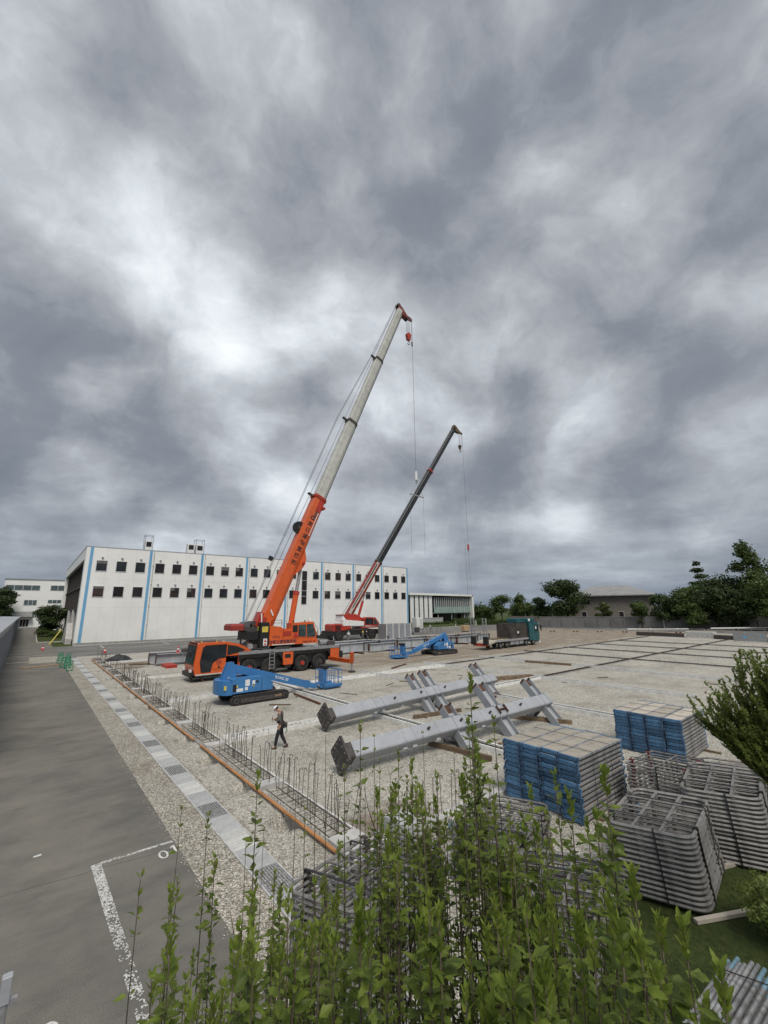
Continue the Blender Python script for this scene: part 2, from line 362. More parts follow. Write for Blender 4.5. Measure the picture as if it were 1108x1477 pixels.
# ------------------------------------------------------------------ mesh builder
class MB:
    def __init__(s): s.v = []; s.f = []; s.mi = []; s.ms = []; s.M = None; s.smooth = False
    def add(s, vs, fs, m):
        if m not in s.ms: s.ms.append(m)
        k = s.ms.index(m); b = len(s.v)
        for q in vs:
            q = Vector(q); s.v.append(s.M @ q if s.M else q)
        for f in fs: s.f.append([b + i for i in f]); s.mi.append(k)
    BF = [(0, 3, 2, 1), (4, 5, 6, 7), (0, 1, 5, 4), (1, 2, 6, 5), (2, 3, 7, 6), (3, 0, 4, 7)]
    def box(s, x0, x1, y0, y1, z0, z1, m):
        s.add([(x0, y0, z0), (x1, y0, z0), (x1, y1, z0), (x0, y1, z0), (x0, y0, z1), (x1, y0, z1), (x1, y1, z1), (x0, y1, z1)], MB.BF, m); return s
    def bbox(s, x0, x1, y0, y1, z0, z1, m, c=.02):      # box with chamfered vertical + top edges
        pr = [(x0 + c, y0), (x1 - c, y0), (x1, y0 + c), (x1, y1 - c), (x1 - c, y1), (x0 + c, y1), (x0, y1 - c), (x0, y0 + c)]
        cx, cy = (x0 + x1) / 2, (y0 + y1) / 2
        def ins(p): return (cx + (p[0] - cx) * (1 - 2 * c / max(.01, (x1 - x0))), cy + (p[1] - cy) * (1 - 2 * c / max(.01, (y1 - y0))))
        n = 8; vs = [(*p, z0) for p in pr] + [(*p, z1 - c) for p in pr] + [(*ins(p), z1) for p in pr]
        fs = [tuple(range(7, -1, -1)), tuple(range(16, 24))]
        for i in range(8):
            j = (i + 1) % 8; fs += [(i, j, 8 + j, 8 + i), (8 + i, 8 + j, 16 + j, 16 + i)]
        s.add(vs, fs, m); return s
    def bar(s, p, q, w, h, m, up=(0, 0, 1)):
        p, q = Vector(p), Vector(q); d = (q - p).normalized(); u = Vector(up)
        if abs(d.dot(u)) > .98: u = Vector((0, 1, 0))
        a = d.cross(u).normalized(); b = a.cross(d).normalized()
        vs = [e + a * (sx * w / 2) + b * (sz * h / 2) for e in (p, q) for sx, sz in ((-1, -1), (1, -1), (1, 1), (-1, 1))]
        s.add(vs, [(0, 3, 2, 1), (4, 5, 6, 7), (0, 1, 5, 4), (1, 2, 6, 5), (2, 3, 7, 6), (3, 0, 4, 7)], m); return s
    def tube(s, pts, r, m, n=6, r2=None, cap=True):
        pts = [Vector(p) for p in pts]; r2 = r if r2 is None else r2; vs = []; fs = []
        pd = None
        for i, p in enumerate(pts):
            d = (pts[min(i + 1, len(pts) - 1)] - pts[max(i - 1, 0)]).normalized()
            if pd is None:
                u = Vector((0, 0, 1)) if abs(d.z) < .9 else Vector((1, 0, 0))
                a = d.cross(u).normalized()
            else:
                a = (pa - d * pa.dot(d)).normalized()
            b = d.cross(a); pa = a; pd = d
            rr = r + (r2 - r) * i / max(1, len(pts) - 1)
            for k in range(n):
                t = 2 * math.pi * k / n; vs.append(p + a * (rr * math.cos(t)) + b * (rr * math.sin(t)))
        for i in range(len(pts) - 1):
            for k in range(n):
                k2 = (k + 1) % n; fs.append((i * n + k, i * n + k2, (i + 1) * n + k2, (i + 1) * n + k))
        if cap: fs += [tuple(range(n - 1, -1, -1)), tuple(range((len(pts) - 1) * n, len(pts) * n))]
        s.add(vs, fs, m); return s
    def prism(s, prof, y0, y1, m, ax='y'):      # profile in (x,z) extruded along y; ax='x': profile (y,z) along x ; 'z': (x,y) along z
        n = len(prof)
        f = {'y': lambda a, b, c: (a, c, b), 'x': lambda a, b, c: (c, a, b), 'z': lambda a, b, c: (a, b, c)}[ax]
        vs = [f(a, b, y0) for a, b in prof] + [f(a, b, y1) for a, b in prof]
        s.add(vs, [tuple(range(n)), tuple(range(2 * n - 1, n - 1, -1))] + [(i, n + i, n + (i + 1) % n, (i + 1) % n) for i in range(n)], m); return s
    def cyl(s, c, r, h, m, ax='y', n=20, r2=None):
        c = Vector(c); d = {'x': Vector((1, 0, 0)), 'y': Vector((0, 1, 0)), 'z': Vector((0, 0, 1))}[ax] * (h / 2)
        return s.tube([c - d, c + d], r, m, n, r2)
    def build(s, name, parent=None, world=False, smooth=False):
        me = bpy.data.meshes.new(name)
        off = Vector(parent.location) if (world and parent) else Vector((0, 0, 0))
        if world and parent and parent.parent: off = Vector(parent.parent.location)
        me.from_pydata([tuple(v - off) for v in s.v], [], s.f); me.update()
        for k in s.ms: me.materials.append(MATS[k])
        me.polygons.foreach_set('material_index', s.mi)
        if smooth or s.smooth: me.polygons.foreach_set('use_smooth', [True] * len(me.polygons))
        me.validate()
        o = bpy.data.objects.new(name, me); C.objects.link(o)
        if parent: o.parent = parent
        return o
def tag(o, label, cat, group=None):
    o['label'] = label; o['category'] = cat
    if group: o['group'] = group
    return o
def thing(name, label, cat, loc=(0, 0, 0), rz=0, group=None):
    o = bpy.data.objects.new(name, None); C.objects.link(o); o.location = loc; o.rotation_euler = (0, 0, rz); o.empty_display_size = .2
    return tag(o, label, cat, group)
def struct(o): o['kind'] = 'structure'; return o
def stuff(o): o['kind'] = 'stuff'; return o
KIDS = {}
def kids(o):
    return [c for c in o.children]
def dup(o, loc=None, rot=None, label=None, group=None, parent=None, scale=None, tree=None):
    c = o.copy(); C.objects.link(c)
    if parent: c.parent = parent
    if loc is not None: c.location = loc
    if rot is not None: c.rotation_euler = rot
    if scale is not None: c.scale = scale
    if label: c['label'] = label
    if group: c['group'] = group
    for ch in (tree if tree is not None else list(o.children)):
        if isinstance(ch, tuple): dup(ch[0], parent=c, tree=ch[1])
        else: dup(ch, parent=c, tree=[])
    return c
def snapshot(o): return [(c, snapshot(c)) for c in list(o.children)]
def text(name, body, size, m, parent, loc, rot, ext=.004, sx=1.0, vertical=False):
    cu = bpy.data.curves.new(name, 'FONT'); cu.body = body; cu.size = size; cu.extrude = ext; cu.align_x = 'CENTER'; cu.align_y = 'CENTER'
    cu.offset = size * .012
    if vertical: cu.space_line = 1.0
    t = bpy.data.objects.new(name, cu); C.objects.link(t)
    dg = bpy.context.evaluated_depsgraph_get(); dg.update()
    me = bpy.data.meshes.new_from_object(t.evaluated_get(dg)); bpy.data.objects.remove(t)
    me.materials.clear(); me.materials.append(MATS[m])
    o = bpy.data.objects.new(name, me); C.objects.link(o); o.parent = parent; o.location = loc; o.rotation_euler = rot; o.scale = (sx, 1, 1)
    return o
PI = math.pi

# ================================================================== SETTING
def grid(name, xs, ys, z, m, disp=None):
    vs = []; fs = []
    for y in ys:
        for x in xs: vs.append((x, y, z + (disp(x, y) if disp else 0)))
    nx = len(xs)
    for j in range(len(ys) - 1):
        for i in range(nx - 1):
            a = j * nx + i; fs.append((a, a + 1, a + nx + 1, a + nx))
    b = MB(); b.add(vs, fs, m); b.smooth = True
    return struct(b.build(name))
def rng(a, b, st):
    o = []; x = a
    while x < b - 1e-6: o.append(x); x += st
    return o
grid('ground', [-3000, -300, -60, -14, 3.5, 4.2, 106, 107.5, 200, 600, 3000], [-3000, -200, -6, 4.7, 5.4, 54, 55.5, 300, 900, 3000], -.012, 'lawn', lambda x, y: -.6 if (4 < x < 107 and 5 < y < 55) else 0)
grid('road', [-14, -8, -2, 1, 3.46], rng(-6, 60, 3) + rng(60, 262, 12), 0.0, 'asphalt')
PITS = [(5.78, 11.6, .9), (5.74, 14.6, .7), (5.76, 17.9, 1.0), (5.72, 21.3, .8), (5.76, 25.2, .9), (5.72, 29.3, .8), (5.76, 33.6, .9), (5.74, 38.5, 1.0), (5.76, 44, .9), (5.74, 50, 1.0)]
def gd(x, y):
    n = noise.noise(Vector((x * .8, y * .8, 3))) * .025 + noise.noise(Vector((x * 3.1, y * 3.1, 1))) * .012
    n *= min(1, max(0, (x - 3.6) * 2))
    if 4.25 < x < 5.1: n *= .15
    if x > 6: n *= .6
    for px_, py_, l_ in PITS:
        dx = (x - px_ - .16) / .26; dy = (y - py_) / (l_ * .5)
        d = dx * dx + dy * dy * dy * dy
        if d < 1.5: n -= .46 * min(1, max(0, (1.5 - d) * 1.6))
    if y < 4.6: n -= .10 * min(1, (4.6 - y))
    return n
xs = rng(5.12, 6.3, .09) + rng(6.3, 9, .3) + rng(9, 30, 1.0) + rng(30, 108, 6) + [108]
ys = rng(4.6, 26, .13) + rng(26, 56, .35) + [56]
grid('gravel_site', xs, ys, .004, 'gravel', gd)
grid('gravel_verge', rng(3.46, 5.12, .11) + [5.12], rng(-2, 26, .13) + rng(26, 67, .4) + [67], .004, 'verge', gd)
grid('gravel_apron', [5.12, 20, 60, 108], [56, 60, 68], .002, 'gravel')
grid('yard', [3.46, 5.2, 60, 108, 150], [68, 76, 89.6], .001, 'yard')
grid('far_yard', [108, 130, 175], [-40, 30, 68], .001, 'yard')
grid('lawn', rng(5.12, 40, 1) + [40], rng(-6, 4.6, .6) + [4.6], -.004, 'lawn', lambda x, y: noise.noise(Vector((x * .5, y * .5, 9))) * .03 - .02)
grid('lawn_strip', [6.2, 40, 84, 108], [89.6, 90.6, 92.4], .006, 'lawn')
# kerb along the lawn in front of the hall
b = MB(); b.box(6.0, 108, 89.45, 89.6, 0, .13, 'concrete_light'); struct(b.build('kerb'))
# loose gravel heap lying on the far end of the asphalt
def heap(x, y): return .10 * max(0, 1 - ((x - 2.2) / 1.6) ** 2) * max(0, 1 - ((y - 67) / 4.5) ** 2) + noise.noise(Vector((x * 2, y * 2, 0))) * .02
grid('gravel_patch', rng(.5, 3.9, .3), rng(62.6, 71.6, .5), .006, 'verge', heap)

# painted bay lines and digits on the asphalt (worn paint)
def paint(name, quads, z=.005):
    b = MB()
    for q in quads: b.add([(x, y, z) for x, y in q], [tuple(range(len(q)))], 'mark_white')
    return struct(b.build(name))
rq = random.Random(3)
qs = []
def worn_line(x0, y0, x1, y1, wd, keep0, keep1, cell=.022):
    p0, p1 = Vector((x0, y0)), Vector((x1, y1)); d = p1 - p0; Ln = d.length; d.normalize(); nrm = Vector((-d.y, d.x))
    nl = int(Ln / cell); nw = max(2, int(wd / cell))
    for i in range(nl):
        keep = keep0 + (keep1 - keep0) * i / nl
        for j in range(nw):
            pc = p0 + d * (i * cell) + nrm * (j * wd / nw - wd / 2)
            if noise.noise(Vector((pc.x * 5, pc.y * 4, 5))) * .45 + .5 + (rq.random() - .5) * .75 < keep:
                a = pc + Vector((rq.random(), rq.random())) * .006
                qs.append([tuple(a), tuple(a + d * cell * 1.02), tuple(a + d * cell * 1.02 + nrm * wd / nw), tuple(a + nrm * wd / nw)])
worn_line(1.86, 12.60, 1.90, 10.3, .19, .72, .60); worn_line(1.90, 10.3, 1.98, 7.0, .18, .48, .24)
worn_line(1.95, 12.58, 2.55, 12.57, .10, .62, .42); worn_line(2.55, 12.57, 3.46, 12.55, .09, .66, .70)
paint('bay_line', qs)
def ring_digit(cx, cy, rx, ry, wd, rot):
    o = []; n = 18
    for i in range(n):
        q = []
        for (t, k) in ((i, 1), (i + 1, 1), (i + 1, 0), (i, 0)):
            a = 2 * PI * t / n; x, y = (rx - (0 if k else wd)) * math.cos(a), (ry - (0 if k else wd)) * math.sin(a)
            q.append((cx + x * math.cos(rot) - y * math.sin(rot), cy + x * math.sin(rot) + y * math.cos(rot)))
        o.append(q)
    return o
paint('bay_digit', ring_digit(3.12, 12.05, .105, .19, .045, 0) + [[(3.36, 11.98), (3.41, 11.98), (3.41, 12.34), (3.36, 12.34)], [(3.31, 12.24), (3.36, 12.28), (3.36, 12.34), (3.31, 12.29)]])
paint('bay_digit', ring_digit(.93, 8.36, .12, .2, .045, 0))
paint('dash', [[(.78, 13.85), (.93, 13.86), (.92, 13.95), (.78, 13.93)]])
wl = []
for y0 in (73.6,): wl += [[(-1.6, y0), (3.2, y0 + .1), (3.2, y0 + .28), (-1.6, y0 + .18)]]
for k in range(9): x0 = 9.5 + k * 9.5; wl += [[(x0, 82), (x0 + .15, 82), (x0 + .15, 87), (x0, 87)]]
wl += [[(6, 81.0), (100, 81.0), (100, 81.14), (6, 81.14)]]
paint('road_marking', wl, .007)

# ------------------------------------------------------------------ drain strip
# the strip: covers, pale covers and gratings lie on a U channel
chn = thing('drain_channel', 'long pale concrete drain channel running between asphalt verge and site gravel', 'drain', (4.68, 8, 0))
b = MB(); b.box(4.36, 4.395, 5.6, 67, -.2, .035, 'concrete_light'); b.box(4.965, 5.0, 5.6, 67, -.2, .035, 'concrete_light'); b.build('side_wall', chn, True)
b = MB(); b.box(4.39, 4.97, 5.6, 67, -.2, -.1, 'concrete'); b.build('channel_bed', chn, True)
def cover_proto(kind):
    if kind == 'grate':
        t = thing('drain_grating', 'galvanised steel drain grating set in the drain strip beside the asphalt', 'drain grating', group='steel gratings in the drain strip')
        b = MB()
        for i in range(9): b.box(-.262 + i * .0625, -.238 + i * .0625, -.48, .48, -.035, .028, 'galv')
        b.build('bearing_bars', t)
        b = MB()
        for i in range(5): b.box(-.27, .28, -.482 + i * .238, -.468 + i * .238, -.03, .029, 'galv')
        b.build('cross_bars', t)
        b = MB(); b.box(-.285, -.27, -.49, .49, -.04, .031, 'galv'); b.box(.278, .293, -.49, .49, -.04, .031, 'galv'); b.box(-.27, .278, -.49, -.482, -.04, .031, 'galv'); b.box(-.27, .278, .482, .49, -.04, .031, 'galv'); b.build('rim', t)
        return t
    mm = 'concrete_grey' if kind == 'grey' else 'cover_pale'
    t = MB()
    t.bbox(-.283, .283, -.245, .245, -.05, .034, mm, .008)
    o = t.build('drain_cover')
    tag(o, 'plain grey concrete drain cover in the drain strip beside the asphalt' if kind == 'grey' else 'pale slotted drain cover in the drain strip beside the asphalt', 'drain cover',
        'grey concrete drain covers' if kind == 'grey' else 'pale drain covers')
    if kind != 'grey':
        g = MB()
        for k in (-.12, 0, .12): g.box(-.26, .26, k - .008, k + .008, .034, .037, 'concrete_grey')
        g.build('slot', o)
    return o
protos = {k: cover_proto(k) for k in ('grey', 'pale', 'grate')}
snaps = {k: snapshot(o) for k, o in protos.items()}
usedp = set()
y = 66.6; i = 0
seq = ['grey', 'grey', 'pale', 'pale', 'grey', 'grey', 'grate']
# measured rhythm: grating, two grey, pale pair, two grey, grating, ...
y = 9.55; seq = [('grate', 1.0), ('grey', .5), ('grey', .5), ('pale', .5), ('pale', .5), ('grey', .5), ('grey', .5)]
yy = 9.0 - .5 - 3.5
while yy < 66.5:
    k, ln = seq[i % 7]; i += 1
    o = protos[k]; p = (4.68 + rq.uniform(-.002, .002), yy + ln / 2, .002 + rq.uniform(0, .003))
    if k in usedp: dup(o, loc=p, rot=(0, 0, rq.uniform(-.006, .006)), tree=snaps[k])
    else: o.location = p; usedp.add(k)
    yy += ln + .004

# ------------------------------------------------------------------ white hall
HX0, HX1, HY, HH = 6.2, 83.6, 92.0, 17.0
hall = thing('hall', 'long white panelled hall with blue vertical stripes and small dark square windows', 'building', (45, 92, 0))
b = MB()
b.box(7.2, HX1, HY, HY + .4, .0, HH, 'white_wall'); b.box(HX0, 7.2, HY, HY + .4, 0, HH, 'white_wall')
b.box(HX1 - .4, HX1, HY + .4, 150, 0, HH, 'white_wall'); b.box(HX0, HX1, 149.6, 150, 0, HH, 'white_wall')
b.box(HX0, HX0 + .4, HY + .4, 94.2, 0, HH, 'white_wall')                       # short return at the corner
b.box(HX0, HX0 + .4, 94.2, 149.6, 14.9, HH, 'white_wall')                       # fascia over the glazed end
b.build('wall', hall, True)
b = MB(); b.box(HX0 + .4, HX1 - .4, HY + .4, 149.6, HH - .5, HH - .25, 'roof_grey'); b.build('roof', hall, True)
b = MB(); b.box(HX0 - .06, HX1 + .06, HY - .06, HY + .45, HH, HH + .09, 'steel_grey'); b.box(HX0 - .06, HX0 + .5, HY + .45, 150, HH, HH + .09, 'steel_grey'); b.build('parapet_cap', hall, True)
b = MB()
x = 7.0; k = 0
while x < HX1 - 1:                     # thin joints between cladding panels
    for q in (2.39, 4.78, 7.16): b.box(x + q - .013, x + q + .013, HY - .012, HY - .002, .3, HH - .02, 'wall_joint')
    x += 9.55
for zz in (6.2, 11.3): b.box(7.0, HX1 - .1, HY - .010, HY - .002, zz - .007, zz + .007, 'wall_joint')
b.build('panel_joints', hall, True)
b = MB(); b.box(HX0, HX1, HY - .05, HY - .004, 0, .32, 'concrete'); b.build('plinth', hall, True)
for k in range(9):
    x = 7.0 + 9.55 * k
    if k == 8: x = 83.3
    b = MB(); b.box(x - .22, x + .22, HY - .06, HY - .015, .33, HH - .001, 'stripe_blue'); b.build('blue_stripe', hall, True)
def rect_frame(b, x0, x1, z0, z1, w_, y0, y1, m):
    b.box(x0, x1, y0, y1, z0, z0 + w_, m); b.box(x0, x1, y0, y1, z1 - w_, z1, m)
    b.box(x0, x0 + w_, y0, y1, z0 + w_, z1 - w_, m); b.box(x1 - w_, x1, y0, y1, z0 + w_, z1 - w_, m)
def hall_window(x, z0, z1, ww=1.62):
    b = MB(); rect_frame(b, x - .07, x + ww + .07, z0 - .07, z1 + .07, .09, HY - .07, HY - .003, 'frame_white'); f = b.build('window', hall, True)
    g = MB(); g.box(x + .02, x + ww - .02, HY - .035, HY - .004, z0 + .02, z1 - .02, rq.choice(('window_dark', 'window_dark', 'window_brown', 'glass_dark'))); g.build('pane', f, True)  # pane tone picked at random to imitate uneven reflections
    if rq.random() < .25:
        g = MB(); g.box(x + .06, x + ww * rq.choice((.5, .94)), HY - .040, HY - .0355, z1 - rq.uniform(.3, .9), z1 - .06, 'blind'); g.build('blind', f, True)
    g = MB(); g.box(x + ww * .5 - .025, x + ww * .5 + .025, HY - .055, HY - .036, z0 + .02, z1 - .02, 'black'); g.build('mullion', f, True)
for k in range(8):
    for j, dx in enumerate((.93, 4.02, 7.12)):
        if k == 4 and j == 1: continue
        for z0 in (8.12, 12.72):
            hall_window(7.0 + 9.55 * k + dx, z0, z0 + 1.86)
            if rq.random() < .8:
                v = MB(); xx = 7.0 + 9.55 * k + dx + .8; zz = z0 + 2.35; v.cyl((xx, HY - .12, zz), .14, .22, 'galv', 'y', 10); v.box(xx - .16, xx + .16, HY - .28, HY - .05, zz + .05, zz + .17, 'galv'); v.build('vent_hood', hall, True)
b = MB(); rect_frame(b, 49.25, 50.75, 6.7, 14.7, .09, HY - .07, HY - .003, 'frame_white'); f = b.build('window', hall, True)
g = MB()
for z0, z1 in ((6.8, 8.6), (8.7, 9.9), (10.0, 12.3), (12.4, 14.6)): g.box(49.34, 50.66, HY - .035, HY - .004, z0, z1, 'window_dark')
g.build('pane', f, True)
# glazed left end with concrete columns below
b = MB()
b.box(HX0 + 1.0, HX0 + 1.1, 94.2, 149.5, 5.9, 14.9, 'glass_dark'); b.build('end_glazing', hall, True)
b = MB()
for k in range(12):
    yy = 95.5 + k * 4.6; b.box(HX0 + .55, HX0 + 1.0, yy, yy + .18, 5.9, 14.9, 'dark_steel')
for zz in (5.9, 10.2, 14.7): b.box(HX0 + .5, HX0 + 1.0, 94.2, 149.5, zz, zz + .2, 'dark_steel')
b.build('end_mullions', hall, True)
for yy in (97.5, 111, 124, 131):
    b = MB(); b.tube([(HX0 + .9, yy, 0), (HX0 + .9, yy, 5.9)], .62, 'concrete_light', 14); b.smooth = False; b.build('column', hall, True)
b = MB(); b.box(HX0 + 4, HX0 + 4.2, 94.2, 149.5, 0, 5.9, 'black'); b.build('recessed_wall', hall, True)
b = MB(); b.prism([(95.2, 0), (106, 0), (106, .25), (98.5, 3.6), (97.6, 3.6), (95.2, .9)], 5.2, 6.1, 'concrete_light', 'x'); b.build('stair_flank', hall, True)
for k, (x0, x1, z0, z1, fr) in enumerate(((16.35, 17.7, 17.0, 20.9, 1), (24.6, 26.05, 17.0, 19.9, 0), (26.35, 27.95, 17.0, 20.9, 1))):
    t = thing('rooftop_unit', ['white rooftop air unit in tall frame, leftmost and alone on the hall roof', 'squat white rooftop air unit without frame, left of the framed one on the hall', 'white rooftop air unit in tall frame beside the squat unit on the hall'][k], 'air unit', ((x0 + x1) / 2, 99, z0), 0, 'air units on the hall roof')
    w2 = (x1 - x0) / 2
    b = MB(); b.bbox(-w2, w2, -.8, .8, -.35, (z1 - z0) * (.72 if fr else 1), 'white', .05); c = b.build('casing', t)
    b = MB(); zt = (z1 - z0) * (.66 if fr else .9); b.box(-w2 * .7, w2 * .7, -.84, -.8, zt - 1.0, zt, 'window_dark'); b.build('louvre', c)
    if fr:
        b = MB()
        for sx in (-1, 1):
            for sy in (-1, 1): b.bar((sx * (w2 + .06), sy * .85, -.3), (sx * (w2 + .06), sy * .85, z1 - z0), .09, .09, 'steel_grey')
        for sy in (-1, 1): b.bar((-w2 - .06, sy * .85, z1 - z0), (w2 + .06, sy * .85, z1 - z0), .09, .09, 'steel_grey')
        for sx in (-1, 1): b.bar((sx * (w2 + .06), -.85, z1 - z0), (sx * (w2 + .06), .85, z1 - z0), .09, .09, 'steel_grey')
        b.build('frame', t)

# white block far down the road
fb = thing('office_block', 'white three storey block with ribbon windows at the end of the road', 'building', (0, 216, 0))
b = MB(); b.box(-9.3, 26, 215, 245, 5.9, 18, 'white_wall'); b.box(-5.4, 26, 215.3, 245, 0, 5.9, 'white_wall'); b.build('wall', fb, True)
b = MB(); b.box(-9.6, 26.2, 214.7, 245.3, 18, 18.3, 'steel_grey'); b.build('roof_edge', fb, True)
b = MB(); b.box(-5.4, 26, 215.0, 215.3, 3.95, 5.9, 'concrete_grey'); b.build('grey_band', fb, True)
def win(parent, x0, x1, z0, z1, y, n, gm='glass_mid'):
    b = MB(); b.box(x0 - .1, x1 + .1, y - .06, y - .01, z0 - .1, z1 + .1, 'frame_white'); f = b.build('window', parent, True)
    g = MB(); wd = (x1 - x0) / n
    for i in range(n): g.box(x0 + i * wd + .08, x0 + (i + 1) * wd - .08, y - .1, y - .07, z0 + .05, z1 - .05, gm)
    g.build('pane', f, True)
win(fb, -8.9, 1.3, 13.9, 15.8, 215, 4); win(fb, 4.6, 16, 13.9, 15.9, 215, 5); win(fb, -2.8, 1.0, 8.3, 10.2, 215, 3); win(fb, 4.4, 8.6, 9.0, 10.3, 215, 3)
b = MB(); b.box(-4.6, .6, 213.4, 215, 3.3, 3.7, 'dark_steel'); b.build('entrance_canopy', fb, True)
win(fb, -3.9, -.4, .3, 3.0, 215.3, 4, 'window_dark')
lk = thing('link_building', 'low white link block with sloping roof behind the round clipped tree', 'building', (9, 180, 0))
b = MB(); b.prism([(3.2, 0), (20, 0), (20, 10.2), (11.5, 9.6), (3.4, 6.2), (3.2, 6.2)], 176, 190, 'white_wall'); b.build('wall', lk, True)
b = MB(); b.prism([(3.0, 6.2), (11.5, 9.75), (20, 10.35), (20, 10.2), (11.5, 9.6), (3.2, 6.0)], 175.7, 190.3, 'steel_grey'); b.build('roof', lk, True)

# modern white and glass building right of the hall
mb_ = thing('glass_pavilion', 'modern white framed building with upper glass facade right of the hall', 'building', (127, 120, 0))
b = MB(); b.prism([(109, 11.35), (145.7, 11.0), (145.7, 10.3), (109, 10.55)], 119.2, 140, 'white_wall'); b.build('roof', mb_, True)
b = MB(); b.box(145.0, 145.9, 119.2, 140, 0, 10.9, 'white_wall'); b.build('side_wall', mb_, True)
b = MB(); b.box(109.2, 145, 126, 126.3, 0, 10.4, 'black'); b.build('back_wall', mb_, True)
for k in range(5):
    x0 = 110.0 + k * 2.45
    b = MB(); b.box(x0, x0 + 1.75, 119.9, 120.15, .3, 10.4, 'white'); b.build('white_fin', mb_, True)
b = MB(); b.box(123, 144.9, 120.6, 120.7, 4.1, 9.9, 'glass_mid'); g = b.build('glass_facade', mb_, True)
b = MB(); b.box(123, 144.9, 120.35, 120.45, 3.7, 6.1, 'glass_green'); b.build('glass_balustrade', mb_, True)
b = MB()
for k in range(19): x0 = 123.2 + k * 1.18; b.box(x0, x0 + .14, 120.2, 120.6, 3.7, 10.0, 'frame_white')
b.build('mullions', mb_, True)
b = MB(); b.box(122.5, 145, 120.6, 126, 3.45, 3.75, 'steel_grey'); b.build('floor_slab', mb_, True)
for x0 in (126, 134, 142):
    b = MB(); b.cyl((x0, 121.2, 1.73), .22, 3.45, 'steel_grey', 'z', 10); b.build('column', mb_, True)
b = MB(); b.box(129, 141, 124.5, 124.6, .2, 3.2, 'glass_dark'); b.build('entrance_glazing', mb_, True)
lw = thing('low_wall', 'low dark grey block wall in front of the glass pavilion', 'wall', (112, 112, 0))
b = MB(); b.box(106.5, 119, 112, 112.4, 0, 2.1, 'concrete_grey'); b.build('wall', lw, True); b = MB(); b.box(106.4, 119.1, 111.9, 112.5, 2.1, 2.22, 'concrete_light'); b.build('coping', lw, True)
cab_ = thing('equipment_cabinet', 'white box cabinet at the right end of the hall', 'cabinet', (87.5, 92.5, 0))
b = MB(); b.bbox(-1.3, 1.3, -1, 1, 0, 2.9, 'white', .05); c = b.build('casing', cab_); b = MB(); b.box(-.1, 1.1, -1.03, -1.0, .3, 2.6, 'frame_white'); b.build('door', c)

# beige hip roofed building behind the boundary wall
hb = thing('beige_house', 'beige two storey building with grey hip roof behind the boundary wall', 'building', (138, 56, 0))
U = Vector((7.6, -17.5, 0)).normalized(); V = Vector((-U.y, U.x, 0)); O0 = Vector((131.2, 67.5, 0)); LN, DP = 21.0, 14.0
def hpt(a, d, z): q = O0 + U * a + V * d; return (q.x, q.y, z)
def hbox(a0, a1, d0, d1, z0, z1, m):
    b = MB(); b.add([hpt(a0, d0, z0), hpt(a1, d0, z0), hpt(a1, d1, z0), hpt(a0, d1, z0), hpt(a0, d0, z1), hpt(a1, d0, z1), hpt(a1, d1, z1), hpt(a0, d1, z1)], MB.BF, m); return b
hbox(0, LN, 0, DP, 0, 8.6, 'beige_wall').build('wall', hb, True)
e = 1.3; b = MB()
b.add([hpt(-e, -e, 8.6), hpt(LN + e, -e, 8.6), hpt(LN + e, DP + e, 8.6), hpt(-e, DP + e, 8.6), hpt(-e, -e, 8.9), hpt(LN + e, -e, 8.9), hpt(LN + e, DP + e, 8.9), hpt(-e, DP + e, 8.9), hpt(6, DP / 2, 12.0), hpt(LN - 6, DP / 2, 12.0)],
      [(0, 1, 2, 3), (0, 1, 5, 4), (1, 2, 6, 5), (2, 3, 7, 6), (3, 0, 4, 7), (4, 5, 9, 8), (5, 6, 9), (6, 7, 8, 9), (7, 4, 8)], 'roof_grey')
b.build('roof', hb, True)
for a0, z0 in ((1.5, 6.2), (3.3, 6.2), (16.5, 5.8), (2.0, 2.6), (12, 2.6), (17, 2.6)):
    f = hbox(a0 - .1, a0 + 1.3, -.06, -.01, z0 - .1, z0 + 1.5, 'frame_white').build('window', hb, True); hbox(a0, a0 + 1.2, -.12, -.07, z0, z0 + 1.4, 'window_dark').build('pane', f, True)

# boundary wall
def seg_pts(P0, P1, n): return [P0.lerp(P1, i / n) for i in range(n + 1)]
bw = thing('boundary_wall', 'long stained grey concrete wall running along the far side of the site', 'wall', (120, 50, 0))
W0, W1 = Vector((111.3, 68.0, 0)), Vector((150, -23, 0)); d = (W1 - W0).normalized(); nn = Vector((-d.y, d.x, 0))
b = MB(); b.bar(W0 + Vector((0, 0, 1.4)), W1 + Vector((0, 0, 1.4)), .3, 2.8, 'wall_grey'); b.build('wall', bw, True)
b = MB(); b.bar(W0 + Vector((0, 0, 2.86)), W1 + Vector((0, 0, 2.86)), .42, .12, 'wall_pale'); b.build('coping', bw, True)
for i in range(1, 33):
    q = W0.lerp(W1, i / 33); b = MB(); q2 = q - nn * 0
    sgn = -1 if (nn.x > 0) else 1
    q2 = q + nn * sgn * .2
    b.bar(q2 + Vector((0, 0, .7)), q2 + Vector((0, 0, 2.3)), .28, .12, 'wall_pale', up=d); b.build('pilaster', bw, True)
bp = thing('block_wall', 'stained concrete wall stretch left of the truck cab', 'wall', (105, 85, 0))
b = MB(); b.bar((111.3, 68.4, 1.5), (108.5, 75.5, 1.5), .3, 3.0, 'wall_grey'); b.build('wall', bp, True)
b = MB()
for k in range(4): b.bar((110.9, 68.4, .5 + k * .75), (108.1, 75.5, .5 + k * .75), .10, .10, 'rust')
b.build('red_rail', bp, True)
